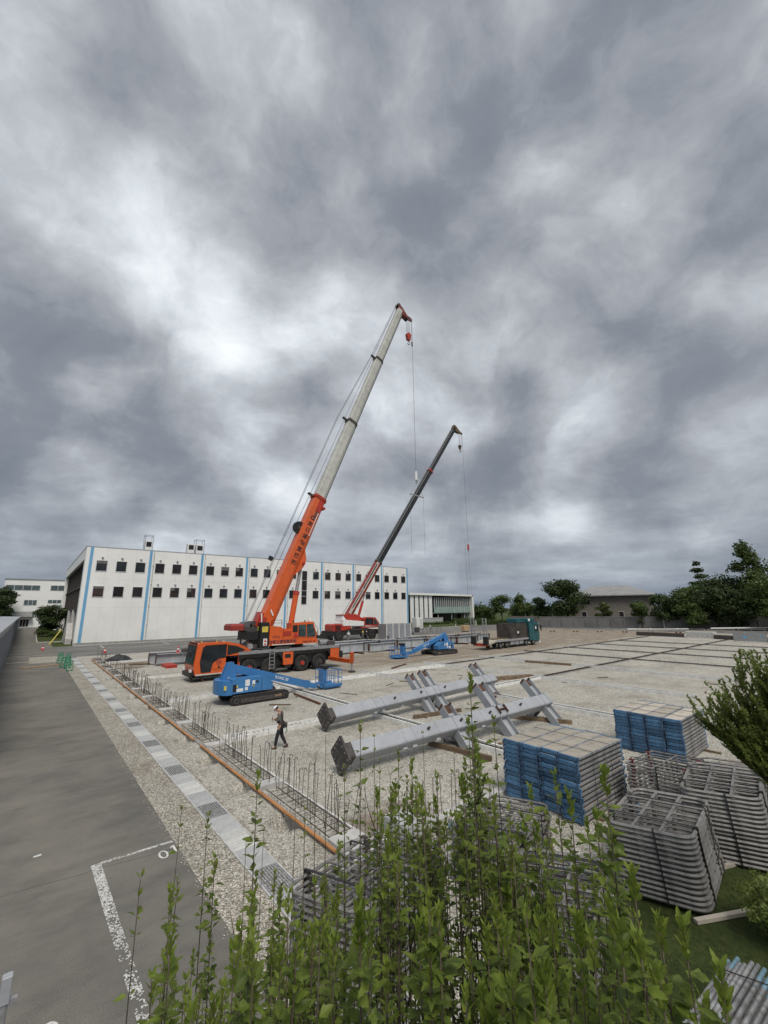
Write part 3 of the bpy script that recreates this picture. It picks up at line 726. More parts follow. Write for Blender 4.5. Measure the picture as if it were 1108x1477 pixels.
# guard rails with red reflectors in front of the wall
G0, G1 = Vector((91.5, 58.5, 0)), Vector((121, 2, 0)); n = 13; dd = (G1 - G0).normalized()
def rail_proto():
    t = thing('guard_rail', 'pipe guard rail with red reflector blocks standing along the boundary road', 'guard rail', group='guard rails along the boundary road')
    b = MB(); b.bar((-2.2, 0, .85), (2.2, 0, .85), .06, .06, 'wall_pale'); b.bar((-2.2, 0, .45), (2.2, 0, .45), .05, .05, 'wall_pale'); b.build('rail', t)
    for x in (-2.1, 0, 2.1):
        b = MB(); b.bar((x, 0, 0), (x, 0, .9), .07, .07, 'wall_pale'); b.build('post', t)
    for x in (-2.1, 2.1):
        b = MB(); b.bbox(x - .22, x + .22, -.1, .1, 0, .22, 'rust', .03); b.build('foot_block', t)
    return t
rp_ = rail_proto(); rs = snapshot(rp_); ang = math.atan2(dd.y, dd.x)
for i in range(n):
    q = G0 + (G1 - G0) * ((i + .5) / n)
    if i == 0: rp_.location = q; rp_.rotation_euler = (0, 0, ang)
    else: dup(rp_, loc=q, rot=(0, 0, ang), tree=rs)
b = MB(); b.tube([(103.0, 41.5, .55), (111.5, 32.4, .55)], .16, 'cloth_white', 8); b.tube([(116.0, 29.5, .6), (128.5, 20.0, .6)], .16, 'cloth_white', 8)
tag(b.build('white_bundle'), 'long white wrapped pipes lying along the far right edge of the site', 'pipes')
# dark excavated edge and boxes at the far right end
for j, (p, q, lab) in enumerate((((92.2, 35.5), (91.2, 27.4), 'dark low retaining edge of the site left of the pale concrete box'), ((90.2, 22.6), (84.8, 9.5), 'dark low retaining edge of the site right of the pale concrete box'))):
    b = MB(); b.bar((p[0], p[1], .28), (q[0], q[1], .28), .5, .56, 'dark_steel'); b.bar((p[0] + .4, p[1], .62), (q[0] + .4, q[1], .62), .8, .12, 'timber')
    tag(b.build('retaining_edge'), lab, 'retaining edge')
b = MB(); b.bbox(91.0, 93.0, 22.9, 27.0, 0, 1.05, 'concrete_light', .05); b.box(91.3, 92.7, 23.3, 26.6, 1.05, 1.09, 'deck_tan'); tag(b.build('concrete_pit_box'), 'pale rectangular concrete box at the far right edge of the site', 'concrete box')
bd = thing('sheet_board', 'white and blue printed sheet board standing by the right hand shrub', 'board', (84.5, 16.8, 0))
b = MB(); b.bar((0, -2.0, .8), (0, 2.0, .8), .06, 1.25, 'galv'); c = b.build('panel', bd)
b = MB()
for y0, z0, w_, h_ in ((-1.3, .9, .3, .2), (.6, .8, .5, .3)): b.box(-.045, -.032, y0 - w_ / 2, y0 + w_ / 2, z0 - h_ / 2, z0 + h_ / 2, 'stripe_blue')
b.build('print', c)
b = MB()
for y0 in (-1.9, 1.9): b.bar((.05, y0, 0), (.05, y0, 1.45), .06, .06, 'galv')
b.build('post', bd)

# lamp poles
def lamp(x, y, h, lab, lean=0, arm=.9):
    t = thing('lamp_pole', lab, 'lamp pole', (x, y, 0))
    b = MB(); b.tube([(0, 0, 0), (lean, 0, h)], .12, 'galv', 8, .07); b.build('pole', t)
    b = MB(); b.bar((lean, -arm, h), (lean, arm, h), .12, .10, 'galv'); b.box(lean - .2, lean + .2, -arm, -arm + .5, h + .05, h + .3, 'steel_grey'); b.box(lean - .2, lean + .2, arm - .5, arm, h + .05, h + .3, 'steel_grey'); b.build('floodlights', t)
lamp(122.1, 40.46, 6.6, 'short twin headed lamp pole in front of the right hand trees')
lamp(124.5, 80.7, 8.0, 'slim lamp pole rising behind the truck cab')
b = MB(); b.tube([(150, 125.5, 0), (150, 125.5, 36)], .16, 'galv', 6, .08); tag(b.build('flag_mast'), 'very tall thin mast at the right end of the glass pavilion', 'mast')

# covered walkway along the left edge
cw = thing('covered_walkway', 'long grey metal walkway shelter with flat pale roof along the left of the road', 'shelter', (-2, 60, 0))
b = MB(); q0 = Vector((-1.35, 22)); q1 = Vector((-2.9, 200))
b.add([(q0.x, 22, 4.05), (q0.x - 5, 22, 4.05), (q1.x - 5, 200, 4.05), (q1.x, 200, 4.05), (q0.x, 22, 4.18), (q0.x - 5, 22, 4.32), (q1.x - 5, 200, 4.32), (q1.x, 200, 4.18)], MB.BF, 'steel_grey'); b.build('roof', cw, True)
b = MB(); b.bar((q0.x + .06, 22, 4.02), (q1.x + .06, 200, 4.02), .1, .42, 'roof_grey'); b.build('fascia', cw, True)
for i in range(88):
    f = i / 88; x = q0.x + (q1.x - q0.x) * f; y = 22 + 178 * f
    b = MB(); b.bar((x, y, 0), (x, y, 3.85), .12, .16, 'steel_grey', up=(0, 1, 0)); b.build('post', cw, True)
b = MB(); b.bar((q0.x - .25, 22, 2.0), (q1.x - .25, 200, 2.0), .04, 3.7, 'boom_dark'); b.build('mesh_panel', cw, True)
# post top at lower left
pt = thing('sign_post', 'grey steel post with small clamp at the lower left on the asphalt', 'post', (.38, 8.14, 0))
b = MB(); b.tube([(0, 0, -.0), (0, 0, 1.0)], .045, 'galv', 10); b.build('pole', pt)
b = MB(); b.bbox(-.055, .055, -.055, .055, .72, 1.01, 'steel_grey', .01); b.box(.055, .13, -.03, .03, .66, .74, 'galv'); b.build('clamp', pt)

# ================================================================== FOUNDATION BEAMS
def fbeam(lab, p, q, kind):
    """kind: 'white' pale board edges with stirrups, 'conc' wide concrete strip, 'dark' rebar on a flat brown strip standing in for a shaded recess"""
    p, q = Vector((*p, 0)), Vector((*q, 0)); d = (q - p).normalized(); nr = Vector((-d.y, d.x, 0)); Ln = (q - p).length
    t = thing('foundation_beam', lab, 'foundation beam', ((p.x + q.x) / 2, (p.y + q.y) / 2, 0), 0, 'foundation beams crossing the gravel')
    hw = .22 if kind != 'conc' else .27
    far = (p + q).length / 2 > 38
    if kind != 'dark':
        for s_ in (-1, 1):
            b = MB(); n = max(1, int(Ln / 1.8))
            for i in range(n):
                a0 = p + d * (Ln * i / n + .01); a1 = p + d * (Ln * (i + 1) / n - .01)
                off = nr * (s_ * hw + rq.uniform(-.012, .012)); zz = .055 + rq.uniform(-.01, .015)
                b.bar(a0 + off + Vector((0, 0, zz)), a1 + off + Vector((0, 0, zz)), .08, .26, 'concrete_pale')
            b.build('edge_board', t, True)
    else:
        for s_ in (-1, 1):
            b = MB(); b.bar(p + nr * s_ * .2 + Vector((0, 0, .03)), q + nr * s_ * .2 + Vector((0, 0, .03)), .05, .09, 'concrete'); b.build('edge_board', t, True)
    if kind == 'conc':
        b = MB(); b.bar(p + Vector((0, 0, .03)), q + Vector((0, 0, .03)), hw * 2 - .06, .09, 'concrete_light'); b.build('concrete_top', t, True)
    b = MB(); st = .24 if not far else .45; rr = .011 if not far else .018
    b.bar(p + Vector((0, 0, .010)), q + Vector((0, 0, .010)), hw * 2 - .05, .012, 'shaded_bed' if kind == 'white' else 'timber' if kind != 'conc' else 'concrete_light')  # flat strip, dark where it stands in for the shaded, uncarved groove
    n = int(Ln / st)
    for i in range(n):
        c = p + d * (i + .5) * st + Vector((rq.uniform(-.02, .02), rq.uniform(-.02, .02), 0)); w_ = hw * .72; h = .12 + rq.uniform(-.02, .03)
        if kind == 'conc' and rq.random() < .6: continue
        b.tube([c - nr * w_ + Vector((0, 0, .02)), c - nr * w_ + Vector((0, 0, h)), c + nr * w_ + Vector((0, 0, h)), c + nr * w_ + Vector((0, 0, .02))], rr, 'rebar', 4, cap=False)
    for s_ in (-1, -.33, .33, 1):
        if kind != 'conc': b.bar(p + nr * s_ * hw * .7 + Vector((0, 0, .10)), q + nr * s_ * hw * .7 + Vector((0, 0, .10)), rr * 2, rr * 2, 'rebar')
    b.build('rebar_cage', t, True)
XB = [14.9, 23.5, 32.1, 41.0, 49.9, 58.3, 66.5, 75.3]
nm = ['first', 'second', 'third', 'fourth', 'fifth', 'sixth', 'seventh', 'eighth']
for i, x in enumerate(XB):
    y0, y1 = (9.5, 33) if i else (9.5, 40)
    if i >= 5: y0, y1 = 11.5, 32
    fbeam('rebar and board foundation beam running towards the hall, %s right of the orange edge board' % nm[i], (x, y0), (x, y1), 'white' if i < 4 else 'dark')
fbeam('pale foundation beam crossing behind the walking worker to the tilted steel columns', (7.2, 19.85), (14.6, 19.85), 'conc')
fbeam('foundation beam crossing the gravel between the two grey steel columns and the boom lift', (15.2, 19.9), (31.8, 19.95), 'white')
fbeam('dark foundation beam line crossing the far right gravel nearer to the board stacks', (32.4, 20.05), (87.5, 20.4), 'dark')
fbeam('pale concrete foundation beam crossing between the near boom lift and outrigger foot', (7.2, 30.2), (14.6, 30.2), 'white')
fbeam('broad pale concrete foundation beam right of the outrigger foot', (15.2, 30.2), (31.8, 30.2), 'conc')
fbeam('dark foundation beam line crossing the gravel just before the tan vehicle track', (32.4, 30.7), (89, 32.4), 'dark')
fbeam('pale foundation beam crossing the gravel left of the big crane', (7.2, 41.6), (13, 41.6), 'white')
fbeam('pale foundation beam crossing the gravel by the black tarp', (7.2, 56.5), (30, 56.5), 'conc')

# edge beam beside the orange board: concrete blocks, open cages and upright bars
eb = thing('edge_beam', 'edge foundation beam with open rebar cages beside the orange board', 'foundation beam', (6.6, 30, 0))
b = MB(); yy = 9.5
rr_ = random.Random(11)
blocks = []
while yy < 60:
    ln = rr_.uniform(3.2, 5.2); blocks.append((yy, yy + ln)); yy += ln + rr_.uniform(.15, .4)
for a0, a1 in blocks:
    h = .02 + rr_.uniform(0, .08)
    b = MB(); b.bbox(6.24, 7.05, a0, a0 + .42, -.35, .16, 'concrete_light', .015); b.build('concrete_block', eb, True)
    b = MB()
    n = int((a1 - a0 - .45) / .2)
    for i in range(n):
        y0 = a0 + .5 + i * .2 + rr_.uniform(-.02, .02); hh = .16 + rr_.uniform(-.03, .04)
        b.tube([(6.30, y0, .0), (6.30, y0, hh), (6.95, y0, hh), (6.95, y0, .0)], .0065, 'rebar', 4, cap=False)
    for x in (6.32, 6.6, 6.93): b.bar((x, a0 + .4, .13), (x + rr_.uniform(-.04, .04), a1, .15), .016, .016, 'rebar')
    b.build('rebar_cage', eb, True)
b = MB(); b.box(6.20, 6.26, 9.3, 60, -.5, .07, 'concrete'); b.box(7.05, 7.10, 9.3, 60, -.05, .09, 'concrete_pale'); b.build('form_side', eb, True)
b = MB(); b.box(6.24, 7.06, 9.3, 60, -.3, .012, 'gravel'); b.build('blinding', eb, True)
for k, (a0, a1) in enumerate(((9.4, 19.7), (20.6, 30.0), (30.4, 45.5), (46, 61.8))):
    b = MB(); xa, xb = 6.02 + rr_.uniform(-.03, .03) + .13 * (1 if k == 0 else 0), 6.02
    n = max(2, int((a1 - a0) / 3.6))
    for i in range(n):
        u0, u1 = a0 + (a1 - a0) * i / n, a0 + (a1 - a0) * (i + 1) / n - .012
        z = .10 + rr_.uniform(-.006, .006); b.bar((6.13, u0, z), (6.13, u1, z), .085, .035, 'plank_orange')
    tag(b.build('edge_board'), ['bright orange edge board stretch nearest the hedge, along the rebar row', 'orange edge board stretch beside the gap left of the walking worker', 'thin orange edge board stretch level with the big crane cab', 'farthest brown edge board stretch ending by the black tarp'][k], 'board', 'orange boards along the rebar row')
# L-shaped concrete end blocks near the hedge
eb2 = thing('corner_footing', 'grey concrete corner footing at the near end of the orange board', 'footing', (6.6, 9.0, 0))
b = MB(); b.bbox(6.2, 7.6, 8.75, 9.25, -.3, .16, 'concrete_light', .02); b.bbox(7.6, 8.2, 8.6, 9.5, -.3, .42, 'concrete_grey', .02); b.build('block', eb2, True)
b = MB(); b.box(6.2, 6.6, 9.25, 9.4, -.3, .02, 'concrete'); b.box(8.2, 14.6, 8.9, 9.2, -.3, .10, 'concrete_light'); b.build('ledge', eb2, True)
# upright rebars
def rebar_proto(h, hook):
    b = MB(); p = [(0, 0, -.1), (0, 0, h)]
    if hook: p += [(0, .012, h + .03), (0, .05, h + .045), (0, .085, h + .02), (0, .09, h - .03)]
    b.tube(p, .0095, 'rebar', 5); o = b.build('rebar_upright')
    return tag(o, 'rusty rebar upright standing in the edge beam beside the orange board', 'rebar', 'rebar uprights along the edge beam')
rps = [rebar_proto(1.10, True), rebar_proto(.92, False), rebar_proto(1.28, True)]
first = [True] * 3
def put_bar(x, y, k, tx, ty, s=1):
    if first[k]: o = rps[k]; o.location = (x, y, 0); o.rotation_euler = (tx, ty, rr_.uniform(0, 6)); o.scale = (s, s, s); first[k] = False
    else: dup(rps[k], loc=(x, y, 0), rot=(tx, ty, rr_.uniform(0, 6)), scale=(s if y < 30 else 1.2, s if y < 30 else 1.2, s), tree=[])
for a0, a1 in blocks:
    n = int((a1 - a0) / .26); y0 = a0 + .3
    for i in range(n):
        y = y0 + i * (a1 - a0 - .3) / n + rr_.uniform(-.08, .08)
        if (y > 42 and rr_.random() < .5) or rr_.random() < .12: continue
        if rr_.random() < .92: put_bar(6.72 + rr_.uniform(-.03, .05), y, rr_.choice((0, 0, 2)), rr_.gauss(0, .035), rr_.gauss(0, .035), rr_.uniform(.85, 1.05))
        if rr_.random() < .25: put_bar(6.4 + rr_.uniform(-.03, .05), y, 1, rr_.gauss(0, .10), rr_.gauss(0, .10), rr_.uniform(.7, 1))
for yc in (10.0, 13.9, 17.6, 21.7, 25.3, 28.0, 33, 38, 44, 50, 56):        # bent bunches at pile heads
    for i in range(6 if yc < 30 else 3): put_bar(6.85 + rr_.uniform(-.25, .25), yc + rr_.uniform(-.25, .25), rr_.choice((0, 1, 2)), rr_.gauss(0, .16), rr_.gauss(0, .16), rr_.uniform(.7, 1.0))
for i in range(7): put_bar(8.0 + i * .33, 9.05 + rr_.uniform(-.1, .1), 0, rr_.gauss(0, .04), rr_.gauss(0, .04), .9)

# loose bars and timbers
def lay(name, lab, cat, p, q, w_, h, m, group=None):
    b = MB(); b.bar(p, q, w_, h, m); tag(b.build(name), lab, cat, group)
lay('timber_bearer', 'weathered timber bearer under the near bracket of the nearest steel column', 'timber', (13.45, 13.75, .09), (13.85, 10.9, .09), .14, .18, 'timber')
lay('timber_bearer', 'weathered timber bearer under the farther steel column', 'timber', (15.9, 17.25, .09), (18.9, 16.75, .09), .16, .18, 'timber')
lay('timber_bearer', 'long dark timber bearer under the far end of the nearest steel column', 'timber', (19.4, 14.7, .09), (20.9, 11.5, .09), .2, .18, 'timber')
lay('timber_bearer', 'short stack of brown timbers behind the end of the farther steel column', 'timber', (27.5, 22.2, .12), (32.0, 20.6, .12), .5, .24, 'timber')
lay('timber_bearer', 'brown timber lying on the third beam line beyond the two steel columns', 'timber', (40.2, 26.5, .1), (41.0, 21.6, .1), .4, .2, 'timber')
lay('steel_bar', 'rusty steel bar lying on gravel right of the near boom lift', 'steel bar', (14.3, 27.2, .06), (14.0, 23.4, .06), .13, .09, 'rust')
lay('timber_board', 'pale board lying across the road before the gravel patch', 'board', (-.2, 57.9, .06), (3.3, 59.3, .06), .3, .08, 'timber_pale')
lay('timber_board', 'short grey board lying across the road beside the shelter', 'board', (-1.5, 64.0, .06), (1.2, 64.4, .06), .3, .08, 'deck_tan')
lay('timber_board', 'long brown board lying left of the rusty girder stack', 'board', (8.8, 53.4, .08), (10.4, 52.6, .08), .9, .12, 'timber')
lay('steel_bar', 'rusty steel bar lying right of the outrigger foot on the gravel', 'steel bar', (30, 33.6, .06), (27, 32.2, .06), .15, .1, 'rust')

# black tarp and cones, green barriers
b = MB(); vs = []; n = 9
for j in range(n):
    for i in range(n):
        x = (i / (n - 1) - .5) * 2.6; y = (j / (n - 1) - .5) * 2.0; r = max(0, 1 - (x / 1.35) ** 2) * max(0, 1 - (y / 1.05) ** 2)
        vs.append((x, y, .02 + .75 * r * (.6 + .8 * abs(noise.noise(Vector((x * 1.3, y * 1.3, 2)))))))
b.add(vs, [(j * n + i, j * n + i + 1, (j + 1) * n + i + 1, (j + 1) * n + i) for j in range(n - 1) for i in range(n - 1)], 'tarp')
o = b.build('tarp_heap'); o.location = (8.6, 59.8, 0); tag(o, 'crumpled black tarp heap on gravel beyond the rebar row', 'tarp')
def cone(x, y, z, lab, s=1.0):
    t = thing('traffic_cone', lab, 'traffic cone', (x, y, z), 0, 'red traffic cones')
    b = MB(); b.tube([(0, 0, .03), (0, 0, .7)], .15 * s, 'cone_red', 12, .03); b.smooth = False; c = b.build('cone_body', t)
    b = MB(); b.tube([(0, 0, .32), (0, 0, .46)], .112 * s, 'white', 12, .088); b.build('white_band', c)
    b = MB(); b.bbox(-.19, .19, -.19, .19, 0, .04, 'cone_red', .01); b.build('base', t)
cone(8.5, 71.2, 0, 'red traffic cone on the asphalt in front of the hall lawn', 1.3); cone(2.0, 83.5, 0, 'red traffic cone standing alone on the far road beside the bushes', 1.5)
cone(12.75, 50.9, 1.15, 'left red traffic cone standing on the grey girder stack', 1.0); cone(14.1, 50.9, 1.15, 'right red traffic cone standing on the grey girder stack', 1.0)
def barrier(x, y, lab, rz=0):
    t = thing('green_barrier', lab, 'barrier', (x, y, 0), rz, 'green barriers beside the drain strip')
    for zc, r in ((.32, .28), (.80, .22)):
        b = MB(); b.tube([(r * math.cos(2 * PI * i / 14), 0, zc + r * math.sin(2 * PI * i / 14)) for i in range(15)], .035, 'green_net', 6, cap=False); b.build('ring', t)
        for a in (0, PI / 3, 2 * PI / 3):
            b = MB(); b.bar((r * math.cos(a), 0, zc + r * math.sin(a)), (-r * math.cos(a), 0, zc - r * math.sin(a)), .03, .03, 'green_net'); b.build('spoke', t)
    b = MB(); b.bar((-.2, -.25, .03), (-.2, .25, .03), .08, .06, 'green_net'); b.bar((.2, -.25, .03), (.2, .25, .03), .08, .06, 'green_net'); b.build('foot', t)
for k, (x, y) in enumerate(((3.55, 52.3), (3.5, 55.0), (3.2, 56.4), (3.65, 57.6), (3.1, 60.2), (3.9, 61.6), (3.3, 63.5))):
    barrier(x, y, ['nearest green ring barrier at the end of the row by the drain strip', 'second nearest green ring barrier by the drain strip', 'green ring barrier set slightly left in the row by the drain strip', 'middle green ring barrier touching the gravel side', 'green ring barrier near the pale road board, left one', 'green ring barrier closest to the drain channel start', 'farthest green ring barrier in front of the hall corner'][k], rr_.uniform(-.4, .4))
t = thing('yellow_pole_barrier', 'slanting yellow pole leaning at the entrance ramp', 'pole', (5, 96, 0)); b = MB(); b.bar((3.0, 93, .2), (4.6, 99, 2.4), .14, .14, 'yellow'); b.build('pole', t, True)

# ================================================================== GIRDERS (I beams)
def ibeam(b, x0, x1, yc, z0, h, fw, m='beam_grey', ang=0, tw=.02, tf=.035):
    b.box(x0, x1, yc - fw / 2, yc + fw / 2, z0, z0 + tf, m); b.box(x0, x1, yc - fw / 2, yc + fw / 2, z0 + h - tf, z0 + h, m)
    b.box(x0 + .002, x1 - .002, yc - tw / 2, yc + tw / 2, z0 + tf, z0 + h - tf, m)
def girder(lab, x, y, z, ln, h, fw, rz, rusty=False, group='grey steel girders on the ground'):
    t = thing('steel_girder', lab, 'girder', (x, y, z), rz, group)
    b = MB(); ibeam(b, 0, ln, 0, 0, h, fw); b.build('beam_body', t)
    n = max(2, int(ln / 2.4))
    for i in range(1, n):
        b = MB(); xx = ln * i / n; b.box(xx - .02, xx + .02, -fw / 2 + .01, -.012, .04, h - .04, 'beam_grey'); b.box(xx - .02, xx + .02, .012, fw / 2 - .01, .04, h - .04, 'beam_grey'); b.build('stiffener', t)
    for xx in (.0, ln):
        b = MB(); b.box(xx - .022, xx + .022, -fw / 2 - .01, fw / 2 + .01, -.01, h + .015, 'rust_beam'); b.build('end_plate', t)
gl = random.Random(5)
# long row in front of the second crane
desc = ['long', 'short', 'stained', 'pale', 'dull']
rowx = [(27.6, 47.2, 5.2), (29.6, 46.2, 4.6), (32.4, 46.9, 5.6), (34.4, 45.6, 4.4), (37.2, 47.0, 5.5), (39.6, 46.0, 5.0), (43.2, 47.2, 5.0), (45.6, 46.3, 5.2), (49.2, 47.2, 4.2), (52.0, 46.2, 5.4), (56.4, 46.9, 4.4)]
pos = ['leftmost in the long girder row behind the outrigger', 'second from the left in the long girder row', 'third from the left in the long girder row', 'fourth from the left in the long girder row', 'fifth from the left, behind the far lift basket', 'sixth from the left, above the far lift basket', 'seventh from the left, behind the far blue boom', 'eighth from the left, behind the far blue boom end', 'ninth from the left, behind the far blue lift body', 'tenth from the left, near the upright ladders', 'rightmost, touching the truck ramps']
for i, (x, y, ln) in enumerate(rowx):
    girder('grey steel girder, ' + pos[i], x, y, .22, ln, 1.0 + gl.uniform(-.12, .12), .38, R(gl.uniform(-2, 4)))
for i in range(9):
    girder('grey steel girder in the back layer of the long row, number %s from the left' % ['one', 'two', 'three', 'four', 'five', 'six', 'seven', 'eight', 'nine'][i], 29 + i * 3.4, 49.5 + (i % 2) * 1.2, .22, 6.2, .95 + gl.uniform(-.1, .15), .4, R(gl.uniform(-2, 4)))
for k, x in enumerate((28.5, 33, 38, 43, 48, 53, 58)):
    lay('timber_bearer', 'rusty steel bearer under the long girder row', 'bearer', (x, 44.9, .11), (x + .3, 51.5, .11), .3, .21, 'rust', 'steel bearers under the long girder row')
# stack left of the big crane
girder('deep grey steel girder with rusty end under two red cones', 10.6, 50.6, .25, 7.5, .92, .55, R(-6))
girder('deep rusty ended girder behind the one carrying red cones', 10.2, 52.0, .25, 7.0, .98, .55, R(-6))
girder('smaller grey girder left of the crane cab, half hidden', 12.9, 46.6, .3, 4.5, .72, .4, R(-8))
girder('smallest grey girder right beside the crane cab', 13.9, 44.7, .25, 3.0, .5, .3, R(-8))
b = MB(); b.bbox(11.0, 12.0, 47.6, 49.8, 0, .3, 'red', .03); tag(b.build('red_support_block'), 'dark red steel support block under the cone carrying girder', 'support block')
b = MB(); b.bar((12.2, 45.2, .12), (14.8, 42.6, .12), .35, .24, 'rust'); tag(b.build('red_support_block'), 'rusty red steel support beam beside the crane cab', 'support block')
t = thing('welding_machine', 'small dark machine between two red cones on the girder stack', 'machine', (13.4, 50.6, 1.18)); b = MB(); b.bbox(-.35, .35, -.3, .3, 0, .4, 'dark_steel', .05); b.build('casing', t); b = MB(); b.tube([(-.3, 0, .4), (-.2, 0, .62), (.2, 0, .62), (.3, 0, .4)], .03, 'galv', 6); b.build('handle', t)

# louvred grey enclosure beside the second crane
t = thing('panel_enclosure', 'grey louvred metal panel enclosure right of the red and white crane', 'enclosure', (53.9, 63, 0))
b = MB(); b.box(-2.7, 3.3, -.5, 2.0, 0, 2.75, 'galv'); b.build('box_body', t)
for k in range(4):
    b = MB(); x0 = -2.62 + k * 1.5
    for j in range(20): b.box(x0 + .06, x0 + 1.28, -.545, -.505, .12 + j * .128, .12 + j * .128 + .075, 'steel_grey')
    b.build('louvre_panel', t)
b = MB()
for k in range(5): b.box(-2.72 + k * 1.5, -2.60 + k * 1.5, -.58, -.5, 0, 2.8, 'white')
b.build('frame', t)
t = thing('tripod', 'thin tripod stand in front of the second crane', 'tripod', (45.6, 62.2, 0))
for a in (0, 2.1, 4.2):
    b = MB(); b.tube([(.45 * math.cos(a), .45 * math.sin(a), 0), (0, 0, 1.5)], .025, 'galv', 5); b.build('leg', t)
b = MB(); b.bbox(-.12, .12, -.1, .1, 1.5, 1.8, 'yellow', .02); b.build('instrument', t)

# ================================================================== STEEL COLUMNS
def column(lab, p0, p1, roll, arms, a=.56):
    """p0,p1 axis ends; local frame X along axis, Y and Z across, rolled"""
    p0, p1 = Vector(p0), Vector(p1); ax = (p1 - p0); Ln = ax.length; ax.normalize()
    side = Vector((0, 0, 1)).cross(ax).normalized(); up = ax.cross(side)
    y_ = side * math.cos(roll) + up * math.sin(roll); z_ = ax.cross(y_)
    M_ = Matrix((( *(ax), 0), (*y_, 0), (*z_, 0), (0, 0, 0, 1))).transposed()
    t = thing('steel_column', lab, 'steel column', p0, 0, 'grey steel columns lying on the gravel')
    M_.translation = (0, 0, 0)
    def mb(): b = MB(); b.M = M_; return b
    h = a / 2
    def sq(x0, x1, h, c, m, b):
        pr = [(-h + c, -h), (h - c, -h), (h - c * .3, -h + c * .3), (h, -h + c), (h, h - c), (h - c * .3, h - c * .3), (h - c, h), (-h + c, h), (-h + c * .3, h - c * .3), (-h, h - c), (-h, -h + c), (-h + c * .3, -h + c * .3)]
        b.prism(pr, x0, x1, m, 'x')
    b = mb(); sq(.42, Ln, h, .07, 'steel_grey', b); b.build('shaft', t)
    b = mb(); sq(.07, .42, h - .002, .07, 'dark_steel', b); b.build('base_sleeve', t)
    b = mb(); hp = .47; c = .05
    b.prism([(-hp + c, -hp), (hp - c, -hp), (hp, -hp + c), (hp, hp - c), (hp - c, hp), (-hp + c, hp), (-hp, hp - c), (-hp, -hp + c)], 0, .07, 'dark_steel', 'x'); pl = b.build('base_plate', t)
    b = mb()
    for i in range(4):
        for j in range(4):
            if i in (0, 3) or j in (0, 3): b.cyl((-.006, (-.36 + .24 * i), (-.36 + .24 * j)), .028, .012, 'galv', 'x', 8)
    b.build('bolt_holes', pl)
    for (x, dirs, ln, fw, dep, kind) in arms:
        # collar plates around the shaft
        for xx in (x - dep / 2, x + dep / 2):
            b = mb(); sq(xx - .016, xx + .016, h + .022, .03, 'steel_grey', b); b.build('diaphragm', t)
        for dchar in dirs:
            dv = {'+y': Vector((0, 1, 0)), '-y': Vector((0, -1, 0)), '+z': Vector((0, 0, 1)), '-z': Vector((0, 0, -1))}[dchar]
            o_ = Vector((0, 0, 1)) if dv.y else Vector((0, 1, 0))
            b = mb()
            L_ = ln[dchar] if isinstance(ln, dict) else ln
            s0 = Vector((x, 0, 0)) + dv * (h + .002); s1 = Vector((x, 0, 0)) + dv * (h + L_)
            fx = Vector((dep / 2, 0, 0))
            for sg in (-1, 1): b.bar(s0 + fx * sg, s1 + fx * sg, fw, .028, 'steel_grey', up=(1, 0, 0))
            b.bar(s0, s1, dep - .03, .016, 'steel_grey', up=tuple(o_)); b.build('bracket', t)
            b = mb()
            for sg in (-1, 1): b.bar(s1 + fx * sg, s1 + fx * sg + dv * .10, fw - .002, .026, 'rust_beam', up=(1, 0, 0))
            b.bar(s1, s1 + dv * .09, dep - .03, .02, 'rust_beam', up=tuple(o_)); b.bar(s1 - dv * .30 + fx * .0, s1 - dv * .001, dep - .04, .024, 'rust_beam', up=tuple(o_)); b.build('bracket_end', t)
    b = mb()
    for xx, s_ in ((Ln * .32, .5), (Ln * .47, -.5), (Ln * .62, .4), (Ln * .8, -.3)):
        b.box(xx - .05, xx + .05, -.03, .03, h - .01, h + .14, 'dark_steel'); b.box(xx - .05, xx + .05, h - .01, h + .12, -.03, .03, 'dark_steel')
    b.build('lifting_lug', t)
    b = mb()
    for xx in (Ln * .22, Ln * .26, Ln * .36, Ln * .58): b.box(xx - .10, xx + .10, -h - .10, -h + .01, -.02, .02, 'beam_grey'); b.box(xx - .012, xx + .012, -h, h * .9, h, h + .008, 'galv')
    b.build('small_plates', t)
    return t
R45 = R(45)
column('nearest grey steel column lying on gravel with bolted black base plate', (8.82, 13.35, .62), (20.9, 12.75, .86), R45,
       [(5.6, ('+y', '-y', '-z'), {'+y': .55, '-y': 1.25, '-z': .45}, .38, .5, 0), (8.3, ('+y', '-y', '+z'), {'+y': 1.2, '-y': 1.15, '+z': .05}, .38, .5, 0), (11.7, ('+y', '-y', '-z'), {'+y': .95, '-y': 1.1, '-z': .7}, .34, .48, 0)])
column('farther grey steel column lying on gravel behind the nearest one', (11.2, 18.3, .62), (24.3, 18.6, .9), R45,
       [(6.4, ('+y', '-y'), {'+y': 1.0, '-y': 1.9}, .36, .42, 0), (7.5, ('+y', '-y', '-z'), {'+y': 1.1, '-y': 1.2, '-z': .4}, .36, .46, 0), (12.2, ('+y', '-y', '-z'), {'+y': .95, '-y': .9, '-z': .6}, .36, .52, 0)])

